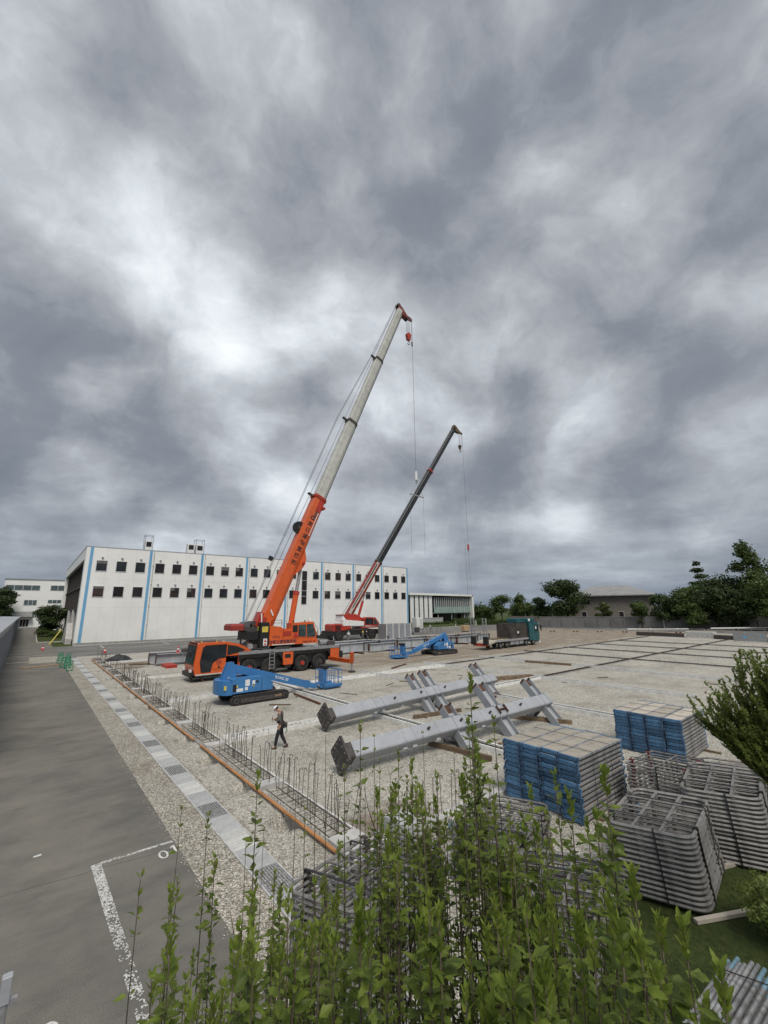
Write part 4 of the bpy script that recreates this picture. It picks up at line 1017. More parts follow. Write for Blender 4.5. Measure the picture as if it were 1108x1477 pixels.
# ================================================================== CRANES
def wheel(parent, x, y, r, wd, side, red=False, wx='y'):
    """side -1: outer face towards -y"""
    b = MB(); n = 28
    prof = [(r * .55, -wd / 2), (r * .86, -wd / 2), (r * .97, -wd * .36), (r, -wd * .2), (r, wd * .2), (r * .97, wd * .36), (r * .86, wd / 2), (r * .55, wd / 2)]
    vs = []; fs = []
    for i in range(n):
        t = 2 * PI * i / n
        for (q, w_) in prof: vs.append((x + q * math.cos(t), y + w_, r + q * math.sin(t)))
    k = len(prof)
    for i in range(n):
        j = (i + 1) % n
        for m_ in range(k - 1): fs.append((i * k + m_, i * k + m_ + 1, j * k + m_ + 1, j * k + m_))
    b.add(vs, fs, 'rubber'); b.smooth = False; t_ = b.build('tyre', parent)
    b = MB(); b.cyl((x, y, r), r * .56, wd * .55, 'dark_steel' if r > .7 else 'steel_grey', 'y', 20); b.build('rim', t_)
    b = MB(); b.cyl((x, y + side * wd * .34, r), r * .24, wd * .5, 'red' if red else 'dark_steel' if r > .7 else 'galv', 'y', 12)
    for q in range(8): b.cyl((x + r * .36 * math.cos(q * PI / 4), y + side * wd * .3, r + r * .36 * math.sin(q * PI / 4)), .022, .08, 'galv', 'y', 6)
    b.build('hub', t_)
    return t_

def boom_frame(p0, p1):
    """matrix: X along boom (in a plane y=const), Z up-side normal, Y world y"""
    p0, p1 = Vector(p0), Vector(p1); ax = (p1 - p0).normalized(); yv = Vector((0, 1, 0)); zv = yv.cross(ax).normalized()          # towards the underside
    M_ = Matrix(((*ax, 0), (*yv, 0), (*zv, 0), (0, 0, 0, 1))).transposed(); M_.translation = p0
    return M_, (p1 - p0).length
def boom_sec(b, x0, x1, h, wd, m, m2=None):
    """box section with rounded belly; top side is -z of frame (back)"""
    pr = [(-wd / 2, -h / 2 + .06), (-wd / 2 + .06, -h / 2), (wd / 2 - .06, -h / 2), (wd / 2, -h / 2 + .06), (wd / 2, h * .18), (wd * .36, h * .38), (wd * .18, h / 2), (-wd * .18, h / 2), (-wd * .36, h * .38), (-wd / 2, h * .18)]
    b.prism(pr, x0, x1, m, 'x')

cr1 = thing('mobile_crane', 'large orange four axle mobile crane with grey telescopic boom', 'crane', (17, 38, 0))
O1 = Vector((17, 38, 0))
def W1(b, name, parent=cr1): return b.build(name, parent, True)
# carrier
b = MB(); b.box(13.6, 23.6, 36.95, 39.2, .75, 1.55, 'black'); b.box(14.0, 23.9, 36.75, 39.35, 1.55, 1.98, 'dark_steel'); W1(b, 'chassis')
b = MB(); b.box(13.95, 23.95, 36.58, 36.75, 1.86, 2.08, 'galv'); b.box(13.95, 23.95, 36.6, 39.4, 1.985, 2.10, 'galv'); W1(b, 'deck')
for pr in ([(13.0, .98), (13.95, .98), (14.12, 1.5), (14.45, 1.85), (13.6, 1.85), (12.6, 1.85)], [(17.75, 1.85), (17.98, 1.4), (18.08, .72), (18.95, .72), (19.08, 1.35), (19.35, 1.85)], [(22.75, 1.85), (22.95, 1.3), (23.0, .75), (23.9, .75), (23.98, 1.85)]):
    b = MB(); b.prism(pr, 36.62, 36.95, 'orange'); W1(b, 'side_panel')
b = MB()
for arc in ((13.95, 17.98), (19.0, 22.95)):
    n = 12; xc = (arc[0] + arc[1]) / 2; hw_ = (arc[1] - arc[0]) / 2; pts = []
    for i in range(n + 1):
        t = PI * i / n; pts.append((xc - hw_ * math.cos(t) if abs(math.cos(t)) > .2 else xc - hw_ * math.cos(t), .95 + .78 * min(1, math.sin(t) * 1.6)))
    for i in range(n):
        (xa, za), (xb_, zb) = pts[i], pts[i + 1]
        b.add([(xa, 36.6, za), (xb_, 36.6, zb), (xb_, 37.5, zb), (xa, 37.5, za), (xa, 36.6, 1.86), (xb_, 36.6, 1.86), (xb_, 37.5, 1.86), (xa, 37.5, 1.86)], [(0, 1, 5, 4), (0, 1, 2, 3)], 'black')
b2 = W1(b, 'wheel_arch')
for x, red in ((14.98, 1), (16.8, 0), (20.0, 1), (21.85, 0)):
    for y, s_ in ((36.95, -1), (39.05, 1)): wheel(cr1, x - 17, y - 38, .735, .52, s_, bool(red) and s_ < 0)
b = MB(); b.prism([(18.25, .45), (18.85, .45), (18.85, .72), (18.25, .72)], 36.65, 37.1, 'black'); b.box(18.2, 18.75, 36.60, 36.619, 1.3, 1.62, 'black'); b.prism([(17.6, .4), (19.1, .4), (19.1, .9), (17.6, .9)], 37.2, 39.0, 'black'); W1(b, 'tool_box')
b = MB()
for x in (16.68, 17.12): b.bar((x, 36.5, .45), (x, 36.5, 2.2), .05, .04, 'galv', up=(0, 1, 0))
for k in range(6): b.bar((16.68, 36.5, .55 + k * .3), (17.12, 36.5, .55 + k * .3), .04, .04, 'galv')
W1(b, 'ladder')
b = MB()
for x in (14.6, 15.9, 17.9, 19.3, 20.9, 22.6): b.bar((x, 36.66, 2.08), (x, 36.66, 2.16), .06, .06, 'black')
b.box(17.2, 18.6, 36.56, 36.60, 2.12, 2.3, 'dark_steel'); b.box(19.5, 21.2, 38.9, 39.3, 2.1, 2.5, 'black'); b.cyl((22.6, 37.4, 2.35), .25, .9, 'galv', 'x', 12); b.bbox(22.9, 23.7, 37.0, 38.6, 2.1, 2.5, 'dark_steel', .04)
for k in range(5): b.tube([(14.3 + k * .12, 37.2, 2.1), (14.5 + k * .1, 37.3, 2.7 + k * .08), (15.1 + k * .1, 37.5, 2.9)], .035, 'black', 6)
W1(b, 'deck_fittings')
b = MB()
for x in (11.0, 12.2): b.cyl((x, 37.0, 3.04), .05, .12, 'yellow', 'z', 8)
b.box(10.9, 12.8, 37.4, 38.6, 2.985, 3.03, 'dark_steel'); b.bar((10.62, 36.9, 2.95), (10.62, 38.95, 2.95), .10, .10, 'black')
for z in (.75, 1.05): b.box(13.15, 13.85, 36.55, 36.66, z, z + .05, 'galv')
W1(b, 'roof_fittings')
# driver cab
cabp = [(10.55, .55), (10.42, 1.24), (10.62, 2.86), (10.80, 2.98), (12.9, 2.98), (13.9, 2.78), (14.75, 2.35), (15.05, 2.13), (13.95, 2.1), (13.9, 1.0), (13.2, .98), (13.0, .62), (11.8, .5)]
b = MB(); b.prism(cabp, 36.62, 39.2, 'orange'); cab1 = W1(b, 'driver_cab')
b = MB(); b.prism([(11.0, .72), (10.86, 1.5), (11.02, 2.62), (11.25, 2.78), (12.92, 2.80), (12.92, 1.78), (12.3, 1.70), (11.85, 1.35), (11.75, .72)], 36.59, 36.615, 'glass_dark'); b.prism([(13.0, 2.74), (13.75, 2.6), (14.5, 2.25), (14.2, 2.14), (13.0, 1.9)], 36.59, 36.615, 'black'); W1(b, 'side_window', cab1)
b = MB(); b.add([(10.405, 36.85, 1.32), (10.405, 39.0, 1.32), (10.59, 39.0, 2.78), (10.59, 36.85, 2.78)], [(0, 1, 2, 3)], 'glass_cab'); W1(b, 'windshield', cab1)
b = MB()
for (x0, z0, y0, y1, w_) in ((0, 0, 36.75, 36.86, 0), (0, 0, 38.98, 39.09, 0)): b.add([(10.37, y0, 1.2), (10.37, y1, 1.2), (10.57, y1, 2.85), (10.57, y0, 2.85)], [(0, 1, 2, 3)], 'black')
b.bar((10.48, 37.0, 1.35), (10.56, 38.2, 1.5), .03, .03, 'black'); b.bar((10.35, 36.75, 2.4), (10.1, 36.5, 2.35), .05, .05, 'black'); b.bbox(10.0, 10.2, 36.4, 36.62, 1.95, 2.4, 'black', .03); W1(b, 'windshield_frame', cab1)
b = MB(); b.bbox(10.25, 10.7, 36.7, 39.1, .42, .75, 'black', .04); b.box(10.4, 13.0, 36.7, 39.1, .35, .52, 'black'); b.prism([(10.6, .52), (13.1, .52), (13.1, .6), (10.6, .62)], 36.58, 36.62, 'boom_grey'); W1(b, 'bumper', cab1)
b = MB(); b.prism([(11.85, 1.0), (11.95, 1.45), (12.9, 1.75), (12.9, .98), (12.0, .9)], 36.585, 36.60, 'orange'); b.cyl((12.35, 36.58, 1.42), .19, .01, 'text_navy', 'y', 18); b.cyl((12.35, 36.576, 1.42), .15, .01, 'orange', 'y', 18); b.cyl((12.38, 36.58, 1.05), .09, .01, 'black', 'y', 12); b.box(13.35, 13.6, 36.60, 36.615, 1.05, 1.4, 'black'); b.box(12.95, 14.1, 36.64, 36.66, 1.0, 2.1, 'orange'); W1(b, 'door', cab1)
for yy in (36.95, 38.9):
    b = MB(); b.bbox(10.2, 10.35, yy - .2, yy + .2, .8, 1.0, 'frame_white', .02); W1(b, 'headlight', cab1)
text('writing', 'Ⓐ', .2, 'text_navy', cr1, (12.35 - 17, 36.562 - 38, 1.42), (PI / 2, 0, 0))
text('writing', 'AC 100/4', .17, 'text_navy', cr1, (13.55 - 17, 36.60 - 38, 1.74), (PI / 2, 0, 0))
b = MB(); b.bar((11, 36.9, .35), (11.4, 36.9, -.0), .2, .1, 'rust'); b.bar((10.9, 38.2, .38), (10.7, 38.2, .12), .25, .2, 'dark_steel'); W1(b, 'tow_hook')
# superstructure
b = MB(); b.prism([(16.72, 2.42), (21.62, 2.42), (21.62, 2.75), (21.35, 2.93), (19.9, 2.93), (19.75, 3.35), (18.85, 3.8), (17.95, 3.86), (17.85, 4.0), (16.72, 4.15)], 36.82, 37.35, 'orange'); b.prism([(16.72, 2.42), (21.4, 2.42), (21.2, 2.9), (18.9, 3.6), (17.0, 4.1), (16.72, 4.1)], 38.6, 39.1, 'orange'); b.box(16.72, 21.0, 37.35, 38.6, 2.42, 2.9, 'red')
sup = W1(b, 'slewing_body')
b = MB(); b.box(18.05, 18.8, 36.79, 36.815, 3.2, 3.6, 'red'); b.prism([(19.0, 2.98), (19.6, 2.98), (19.35, 3.5), (19.2, 3.5)], 36.79, 36.815, 'red'); b.box(18.0, 18.04, 36.79, 36.815, 2.95, 3.9, 'red'); W1(b, 'panel_recess', sup)
b = MB(); b.cyl((18.4, 38, 2.25), 1.05, .34, 'black', 'z', 24); W1(b, 'slewing_ring')
b = MB(); b.bbox(15.85, 16.70, 36.84, 39.5, 2.25, 4.45, 'black', .05); cw1 = W1(b, 'rear_housing')
b = MB(); b.box(15.82, 15.845, 37.3, 38.6, 3.55, 4.1, 'yellow'); b.box(16.0, 16.55, 36.80, 36.835, 3.6, 4.08, 'yellow'); W1(b, 'plate', cw1)
for k in range(5):
    b = MB(); b.box(15.815, 15.848, 39.18, 39.48, 2.3 + k * .42, 2.50 + k * .42, 'white'); b.box(15.815, 15.848, 39.18, 39.48, 2.51 + k * .42, 2.71 + k * .42, 'sticker_red'); W1(b, 'warning_stripe', cw1)
b = MB(); b.box(16.15, 16.5, 36.80, 36.835, 2.45, 3.05, 'white')
for z0 in (2.5, 2.78): b.prism([(16.2, z0), (16.45, z0), (16.325, z0 + .22)], 36.78, 36.80, 'sticker_red')
W1(b, 'warning_sign', cw1)
b = MB(); b.bbox(13.4, 14.6, 37.2, 39.2, 3.8, 4.35, 'dull_red', .14); b.bar((14.6, 37.5, 3.9), (16.0, 37.5, 3.9), .2, .3, 'dark_steel'); b.bar((14.6, 38.9, 3.9), (16.0, 38.9, 3.9), .2, .3, 'dark_steel'); win1 = W1(b, 'winch_frame')
b = MB(); b.cyl((14.95, 38.2, 4.1), .42, 1.2, 'rope', 'y', 18); b.cyl((15.55, 38.2, 4.2), .36, 1.2, 'dark_steel', 'y', 18); W1(b, 'winch_drum', win1)
b = MB(); b.bbox(14.7, 15.9, 37.1, 39.2, 3.0, 3.75, 'black', .08); b.box(14.5, 15.8, 37.2, 39.0, 2.2, 2.6, 'dark_steel'); b.bar((14.2, 37.0, 2.1), (14.2, 37.0, 3.1), .12, .12, 'black'); b.bar((13.9, 37.0, 3.1), (14.5, 37.0, 3.2), .12, .12, 'black'); b.cyl((15.1, 37.3, 2.45), .25, .5, 'galv', 'y', 12); W1(b, 'hydraulic_pack')
# operator cab
b = MB(); b.prism([(18.85, 2.95), (21.45, 2.95), (21.5, 3.3), (21.15, 4.28), (21.0, 4.38), (18.85, 4.3)], 36.80, 37.9, 'orange'); oc = W1(b, 'operator_cab')
b = MB(); b.prism([(19.55, 3.08), (20.35, 3.05), (20.3, 4.15), (19.55, 4.13)], 36.775, 36.798, 'glass_cab'); b.prism([(20.45, 3.02), (21.3, 3.0), (21.38, 3.3), (21.05, 4.18), (20.4, 4.16)], 36.775, 36.798, 'glass_cab'); b.prism([(18.95, 3.5), (19.45, 3.5), (19.45, 4.12), (18.95, 4.1)], 36.775, 36.798, 'black'); W1(b, 'window', oc)
b = MB(); b.add([(21.52, 36.9, 3.3), (21.52, 37.8, 3.3), (21.2, 37.8, 4.25), (21.2, 36.9, 4.25)], [(0, 1, 2, 3)], 'glass_cab'); W1(b, 'windshield', oc)
b = MB(); b.bbox(20.8, 21.1, 37.1, 37.4, 4.38, 4.66, 'white', .05); b.cyl((19.2, 37.2, 4.42), .06, .2, 'black', 'z', 8); b.cyl((20.4, 37.2, 4.46), .05, .16, 'black', 'z', 8); b.bbox(21.75, 21.95, 36.9, 37.2, 3.1, 3.6, 'white', .04); b.bar((21.2, 37, 4.4), (21.8, 37.0, 3.6), .03, .03, 'black'); W1(b, 'lamps', oc)
b = MB()
for x in (16.9, 17.9): b.bar((x, 36.9, 4.1), (x, 36.9, 4.6), .04, .04, 'black', up=(0, 1, 0))
for z in (4.35, 4.6): b.bar((16.9, 36.9, z), (17.9, 36.9, z), .03, .03, 'black')
W1(b, 'handrail', sup)
text('writing', '◎東日運輸重機㈱', .36, 'text_navy', cr1, (18.05 - 17, 36.815 - 38, 2.68), (PI / 2, 0, 0), sx=.94)
b = MB(); b.box(17.0, 19.2, 36.805, 36.818, 2.44, 2.50, 'text_white'); W1(b, 'white_line', sup)
text('writing', 'DEMAG AC 100', .2, 'text_black', cr1, (20.7 - 17, 36.815 - 38, 2.58), (PI / 2, 0, 0))
text('writing', 'TOYO', .26, 'text_navy', cr1, (17.35 - 17, 36.815 - 38, 3.12), (PI / 2, 0, 0))
# boom
M1, L1 = boom_frame((16.35, 38, 3.2), (34.35, 38, 46.2))
def BB(m=M1): b = MB(); b.M = m; return b
b = BB(); boom_sec(b, .2, 14.95, 1.40, 1.05, 'orange'); bm = W1(b, 'boom')
b = BB(); boom_sec(b, 14.95, 25.6, 1.24, .92, 'boom_grey'); W1(b, 'boom_section')
b = BB(); boom_sec(b, 25.6, 36.2, 1.12, .82, 'boom_grey'); W1(b, 'boom_section')
b = BB(); boom_sec(b, 36.2, L1 - .4, 1.00, .72, 'boom_grey'); W1(b, 'boom_section')
for x, h, wd, m_ in ((14.95, 1.62, 1.22, 'red'), (25.6, 1.42, 1.06, 'dark_steel'), (36.2, 1.28, .94, 'dark_steel')):
    b = BB(); boom_sec(b, x - .22, x + .08, h, wd, m_); b.box(x - .25, x - .05, -.12, .12, -h / 2 - .5, -h / 2, 'dark_steel'); b.cyl((x - .15, 0, -h / 2 - .5), .12, .2, 'black', 'y', 10); W1(b, 'collar')
# darker belly strip and cable tray along the underside
b = BB(); b.box(15.2, 25.3, -.18, .18, .622, .66, 'black'); b.box(25.8, 35.9, -.17, .17, .562, .60, 'black'); b.box(36.5, L1 - .8, -.16, .16, .502, .54, 'black'); W1(b, 'belly_strip')
b = BB(); b.box(10.5, 13.2, -.545, -.527, .30, .36, 'text_white'); b.prism([(7.6, .6), (9.1, .6), (8.2, 1.15), (7.4, 1.15), (6.3, .6)], -.42, .42, 'orange'); b.cyl((7.75, 0, .98), .16, 1.2, 'red', 'y', 12); W1(b, 'cylinder_bracket', bm)
b = BB(); b.box(13.3, 14.6, -.56, -.527, -.1, .45, 'red'); b.box(13.9, 14.1, -.6, .6, .5, .85, 'red'); b.box(12.2, 13.4, -.55, -.527, .02, .2, 'dark_steel'); W1(b, 'head_fittings', bm)
b = BB(); b.cyl((10.9, -.1, -.85), .62, .3, 'black', 'y', 24); b.cyl((10.9, -.1, -.85), .2, .4, 'dark_steel', 'y', 12); W1(b, 'hose_reel')
b = BB(); b.box(.8, 1.6, -.6, -.527, -.9, -.3, 'red'); b.bar((.5, -.58, -.4), (1.8, -.58, -1.0), .1, .1, 'white'); b.bar((2.0, -.58, .1), (2.4, -.58, -.3), .06, .12, 'white'); b.box(.6, 1.9, -.5, .5, -1.05, -.7, 'red'); W1(b, 'boom_foot_fittings', bm)
p_, q_ = Vector((19.15, 38, 2.9)), Vector((19.38, 38, 7.0)); top = M1 @ Vector((7.75, 0, .98))
b = MB(); dd_ = (top - p_).normalized(); b.tube([p_, p_ + dd_ * 4.3], .27, 'orange', 16); lc = W1(b, 'lift_cylinder')
b = MB(); b.tube([p_ + dd_ * 4.3, top], .17, 'galv', 14); b.tube([p_ + dd_ * 4.1, p_ + dd_ * 4.42], .31, 'red', 16); W1(b, 'piston_rod', lc)
# vertical writing on the boom, one line along the boom
ax = (M1.to_3x3() @ Vector((1, 0, 0))).normalized()
ang_b = math.atan2(ax.z, ax.x)
for i, ch in enumerate('㈱機重輸運日東◎'):
    c_ = M1 @ Vector((7.35 + i * .72, -.531, -.05))
    text('writing', ch, .60, 'text_black', cr1, c_ - O1, (PI / 2, 0, 0)) if False else None
    o = text('writing', ch, .58, 'text_black', cr1, (c_.x - 17, c_.y - 38, c_.z), (0, 0, 0))
    o.rotation_euler = (Matrix.Rotation(-(ang_b - PI / 2), 3, 'Y') @ Matrix.Rotation(PI / 2, 3, 'X')).to_euler()
# boom head
b = BB(); b.prism([(L1 - .8, -.45), (L1 + .05, -.62), (L1 + .15, -.2), (L1 - .35, 1.25), (L1 - .7, 1.3), (L1 - .9, .4)], -.34, .34, 'head_red'); hd = W1(b, 'boom_head')
b = BB()
for yq in (-.25, -.08, .09, .26): b.cyl((L1 - .55, yq, 1.35), .28, .07, 'dark_steel', 'y', 14); b.cyl((L1 + .05, yq, -.55), .3, .07, 'dark_steel', 'y', 14)
b.cyl((L1 - .1, -.0, 2.0), .28, .1, 'dark_steel', 'y', 14); b.prism([(L1 - .5, 1.2), (L1 + .1, 1.5), (L1 + .15, 2.1), (L1 - .25, 2.1), (L1 - .7, 1.35)], -.1, .1, 'head_red'); W1(b, 'sheave', hd)
s_main = M1 @ Vector((L1 - .55, 0, 1.55)); s_aux = M1 @ Vector((L1 - .1, 0, 2.25))
hkx, hkz = 35.66, 42.6
b = MB()
for dx, dy in ((-.28, -.2), (-.12, .2), (.18, -.2), (.32, .2)): b.tube([(s_main.x + dx, 38 + dy, s_main.z), (hkx + dx * .9, 38 + dy * .8, hkz + .4)], .028, 'rope', 4)
b.tube([(s_aux.x, 38, s_aux.z), (s_aux.x, 38, 22.6)], .03, 'rope', 4)
b.tube([(s_aux.x - .1, 38, s_aux.z), (s_aux.x - .1, 38, s_aux.z - 3.6)], .028, 'rope', 4); b.cyl((s_aux.x - .06, 38, s_aux.z - 3.7), .1, .6, 'dark_steel', 'z', 8)
for off in (-.15, .15): 
    b.tube([(15.0, 38.2 + off, 4.5), tuple(M1 @ Vector((24.9, off, -1.9))), tuple(M1 @ Vector((36.0, off, -1.15))), tuple(M1 @ Vector((L1, off, -.85)))], .024, 'rope', 4)
b.tube([(15.5, 38.0, 4.5), tuple(M1 @ Vector((8.4, 0, -1.3))), tuple(M1 @ Vector((14.8, 0, -1.15))), tuple(M1 @ Vector((L1, 0, -.8)))], .024, 'rope', 4)
W1(b, 'hoist_rope')
g_ = M1 @ Vector((9.0, 0, -2.0)); b = BB(); b.bbox(6.6, 7.0, -.12, .12, -2.35, -1.95, 'black', .03); W1(b, 'rope_guide')
b = MB(); b.cyl((hkx, 38, hkz), .38, .42, 'red', 'y', 16); b.prism([(hkx - .36, hkz - .1), (hkx + .36, hkz - .1), (hkx + .22, hkz - .75), (hkx - .22, hkz - .75)], 37.8, 38.2, 'red'); hk = W1(b, 'hook_block')
def hook_mb(b, x, y, z, r, m='galv'):
    b.tube([(x, y, z), (x, y, z - r * .8)] + [(x + r * math.sin(t) * 1.0, y, z - r * 1.8 + r * math.cos(t)) for t in [i * PI / 7 for i in range(0, 10)]], r * .28, m, 6)
b = MB(); hook_mb(b, hkx, 38, hkz - .7, .24); W1(b, 'hook', hk)
ax_ = s_aux.x
b = MB(); b.tube([(ax_, 38, 22.9), (ax_, 38, 22.3), (ax_, 38, 21.7)], .16, 'white', 10, .2); hook_mb(b, ax_, 38, 21.75, .16, 'dark_steel'); W1(b, 'ball_hook', cr1)
b = MB(); b.bar((ax_ - 1.15, 38, 19.7), (ax_ + 1.25, 38, 19.55), .12, .12, 'galv')
for sx in (-1.1, 1.2): b.tube([(ax_, 38, 21.3), (ax_ + sx, 38, 19.65)], .022, 'rope', 4)
for sx in (-1.1, 1.2): b.tube([(ax_ + sx, 38, 19.6), (ax_ + sx * .98, 38, 12.0)], .016, 'rope', 4)
W1(b, 'sling', cr1)
# outriggers
for (x, y0, y1, near) in ((22.9, 36.6, 32.9, 1), (22.9, 39.4, 42.6, 0), (14.0, 39.4, 42.4, 0)):
    b = MB(); b.bar((x, y0, .95), (x, y1, .95), .32, .34, 'orange'); og = W1(b, 'outrigger_beam')
    b = MB(); b.cyl((x, y1, .65), .09, 1.1, 'galv', 'z', 12); b.cyl((x, y1, .10), .30, .14, 'dark_steel', 'z', 16); b.bbox(x - .14, x + .14, y1 - .14, y1 + .14, .8, 1.75, 'orange', .02); W1(b, 'jack', og)
    if near:
        b = MB()
        for k in range(8): b.bar((x - .17, y0 - .3 - k * .42, .84), (x - .17, y0 - .55 - k * .42, 1.1), .012, .12, 'black', up=(1, 0, 0))
        for k in range(5): b.bar((x - .15, y1 - .148, .85 + k * .19), (x + .15, y1 - .148, .92 + k * .19), .012, .08, 'black', up=(0, 1, 0))
        W1(b, 'warning_stripe', og)
b = MB(); b.box(23.95, 24.5, 36.8, 39.2, .6, 1.5, 'black'); b.box(23.96, 24.3, 36.9, 39.1, 1.5, 2.05, 'dark_steel'); b.bbox(24.4, 24.7, 37.6, 38.4, .9, 1.3, 'black', .03); W1(b, 'rear_beam')

# second crane: rough terrain, red and white
cr2 = thing('mobile_crane', 'smaller red and white mobile crane with black telescopic boom in front of the hall', 'crane', (47, 67.5, 0)); O2 = Vector((47, 67.5, 0))
def W2(b, name, parent=cr2): return b.build(name, parent, True)
b = MB(); b.box(41.3, 52.3, 66.1, 69.0, .9, 1.75, 'black'); b.box(44.9, 49.8, 66.0, 69.1, 1.75, 2.0, 'dark_steel'); W2(b, 'chassis')
b = MB(); b.prism([(41.9, 1.7), (41.9, 2.75), (42.2, 2.95), (44.9, 2.85), (45.8, 2.3), (45.8, 1.9)], 66.0, 68.9, 'red'); hc = W2(b, 'engine_hood')
b = MB()
for k in range(6): b.box(42.3, 43.5, 65.96, 65.998, 1.85 + k * .15, 1.93 + k * .15, 'black')
W2(b, 'grille', hc)
b = MB(); b.prism([(43.9, 2.6), (49.6, 2.45), (52.4, 2.2), (52.3, 2.55), (50, 2.9), (48.3, 3.3), (44.0, 3.7)], 65.95, 66.6, 'white'); b.box(44.0, 49.5, 66.6, 69, 2.3, 3.0, 'white'); W2(b, 'slewing_body')
b = MB(); b.box(48.0, 52.5, 65.93, 69.0, 2.05, 2.2, 'red'); W2(b, 'deck_edge')
b = MB(); b.prism([(44.0, 4.55), (44.3, 4.45), (45.6, 3.0), (47.4, 3.0), (48.9, 3.75), (47.2, 4.6)], 66.5, 69.0, 'red'); b.prism([(44.0, 3.4), (45.2, 3.3), (44.2, 4.4)], 66.4, 68.8, 'white'); W2(b, 'boom_support')
b = MB(); b.prism([(48.6, 2.55), (52.3, 2.3), (52.2, 2.9), (51.3, 3.95), (49.4, 4.05), (48.7, 3.8)], 65.9, 67.1, 'red'); c2 = W2(b, 'operator_cab')
b = MB(); b.prism([(48.9, 2.75), (50.8, 2.65), (50.7, 3.75), (49.3, 3.85), (48.9, 3.7)], 65.87, 65.898, 'glass_dark'); b.prism([(50.95, 2.65), (52.0, 2.62), (51.2, 3.72), (50.9, 3.75)], 65.87, 65.898, 'glass_cab'); W2(b, 'window', c2)
for x in (43.3, 50.7):
    for y, s_ in ((66.2, -1), (68.8, 1)): wheel(cr2, x - 47, y - 67.5, .86, .6, s_)
b = MB(); b.box(40.4, 41.3, 65.6, 69.5, .5, 1.3, 'black'); b.bar((40.9, 65.6, .8), (40.9, 64.3, .8), .35, .35, 'black'); b.cyl((40.9, 64.3, .5), .1, 1.0, 'galv', 'z', 8); b.cyl((40.9, 64.3, .06), .35, .12, 'black', 'z', 12); b.bar((52.3, 65.8, .8), (52.3, 64.3, .8), .35, .35, 'black'); b.cyl((52.3, 64.3, .5), .1, 1.0, 'galv', 'z', 8); W2(b, 'outrigger')
M2_, L2 = boom_frame((46.2, 68, 3.9), (79.6, 68, 51.5))
def B2(): b = MB(); b.M = M2_; return b
b = B2(); boom_sec(b, .0, 13.4, 1.3, 1.0, 'dull_red'); b.box(.8, 13.0, -.54, -.527, -.62, -.02, 'boom_grey'); bo2 = W2(b, 'boom')
b = B2(); b.box(2.0, 6.2, -.56, -.527, -.45, -.28, 'dark_steel'); b.box(6.5, 12.5, -.57, -.527, -.5, -.3, 'black'); W2(b, 'boom_trim', bo2)
b = B2(); boom_sec(b, 13.4, 41.2, 1.22, .92, 'boom_dark'); W2(b, 'boom_section')
b = B2(); boom_sec(b, 41.2, L2 - .4, 1.06, .8, 'boom_dark'); W2(b, 'boom_section')
for x, h in ((13.4, 1.6), (41.2, 1.5)): b = B2(); boom_sec(b, x - .3, x + .1, h, 1.15, 'dark_steel' if x < 20 else 'red'); W2(b, 'collar')
b = B2(); b.prism([(L2 - .9, -.6), (L2 + .2, -.8), (L2 + .4, -.2), (L2 + .3, 1.5), (L2 - .2, 1.9), (L2 - .9, .6)], -.4, .4, 'timber'); h2 = W2(b, 'boom_head')
b = B2(); b.cyl((L2 + .1, 0, 1.6), .34, .6, 'dark_steel', 'y', 12); b.cyl((L2 + .6, 0, 2.6), .3, .2, 'yellow', 'y', 12); b.prism([(L2 - .1, 1.0), (L2 + .5, 1.2), (L2 + .9, 2.8), (L2 + .4, 2.8), (L2 - .2, 1.7)], -.1, .1, 'timber'); W2(b, 'sheave', h2)
p_ = Vector((48.6, 68, 3.6)); top = M2_ @ Vector((6.0, 0, .8)); dd_ = (top - p_).normalized(); Lc = (top - p_).length
b = MB(); b.tube([p_, p_ + dd_ * Lc * .72], .25, 'red', 12); lc = W2(b, 'lift_cylinder'); b = MB(); b.tube([p_ + dd_ * Lc * .7, top], .15, 'galv', 10); W2(b, 'piston_rod', lc)
sm = M2_ @ Vector((L2 + .1, 0, 1.9)); sa = M2_ @ Vector((L2 + .6, 0, 2.95))
b = MB()
for dx, dy in ((-.5, -.2), (.3, .2), (.5, -.2)): b.tube([(sm.x + dx, 68 + dy, sm.z), (sm.x + dx * .7, 68 + dy, sm.z - 3.4)], .035, 'rope', 4)
b.tube([(sa.x, 68, sa.z), (sa.x, 68, 21)], .032, 'rope', 4); b.tube([(sa.x - .15, 68, sa.z), (sa.x - .15, 68, sa.z - 3.4)], .03, 'rope', 4)
b.tube([(sa.x, 68, 19.4), (sa.x - .5, 68, 9)], .022, 'rope', 4); b.tube([(sa.x, 68, 19.4), (sa.x + .4, 68, 9)], .022, 'rope', 4)
for off in (-.1, .1): b.tube([(44.6, 68 + off, 3.9), tuple(M2_ @ Vector((13.4, off, -.95))), tuple(M2_ @ Vector((41.2, off, -.9))), tuple(M2_ @ Vector((L2, off, -.85)))], .024, 'rope', 4)
W2(b, 'hoist_rope')
b = MB(); b.cyl((sm.x, 68, sm.z - 3.8), .45, .45, 'dark_steel', 'y', 14); b.prism([(sm.x - .4, sm.z - 3.9), (sm.x + .4, sm.z - 3.9), (sm.x + .2, sm.z - 4.6), (sm.x - .2, sm.z - 4.6)], 67.8, 68.2, 'timber'); hook_mb(b, sm.x, 68, sm.z - 4.5, .3, 'dark_steel'); W2(b, 'hook_block')
b = MB(); b.tube([(sa.x, 68, 21), (sa.x, 68, 20.3), (sa.x, 68, 19.6)], .2, 'red', 8, .26); hook_mb(b, sa.x, 68, 19.7, .18, 'dark_steel'); W2(b, 'ball_hook')

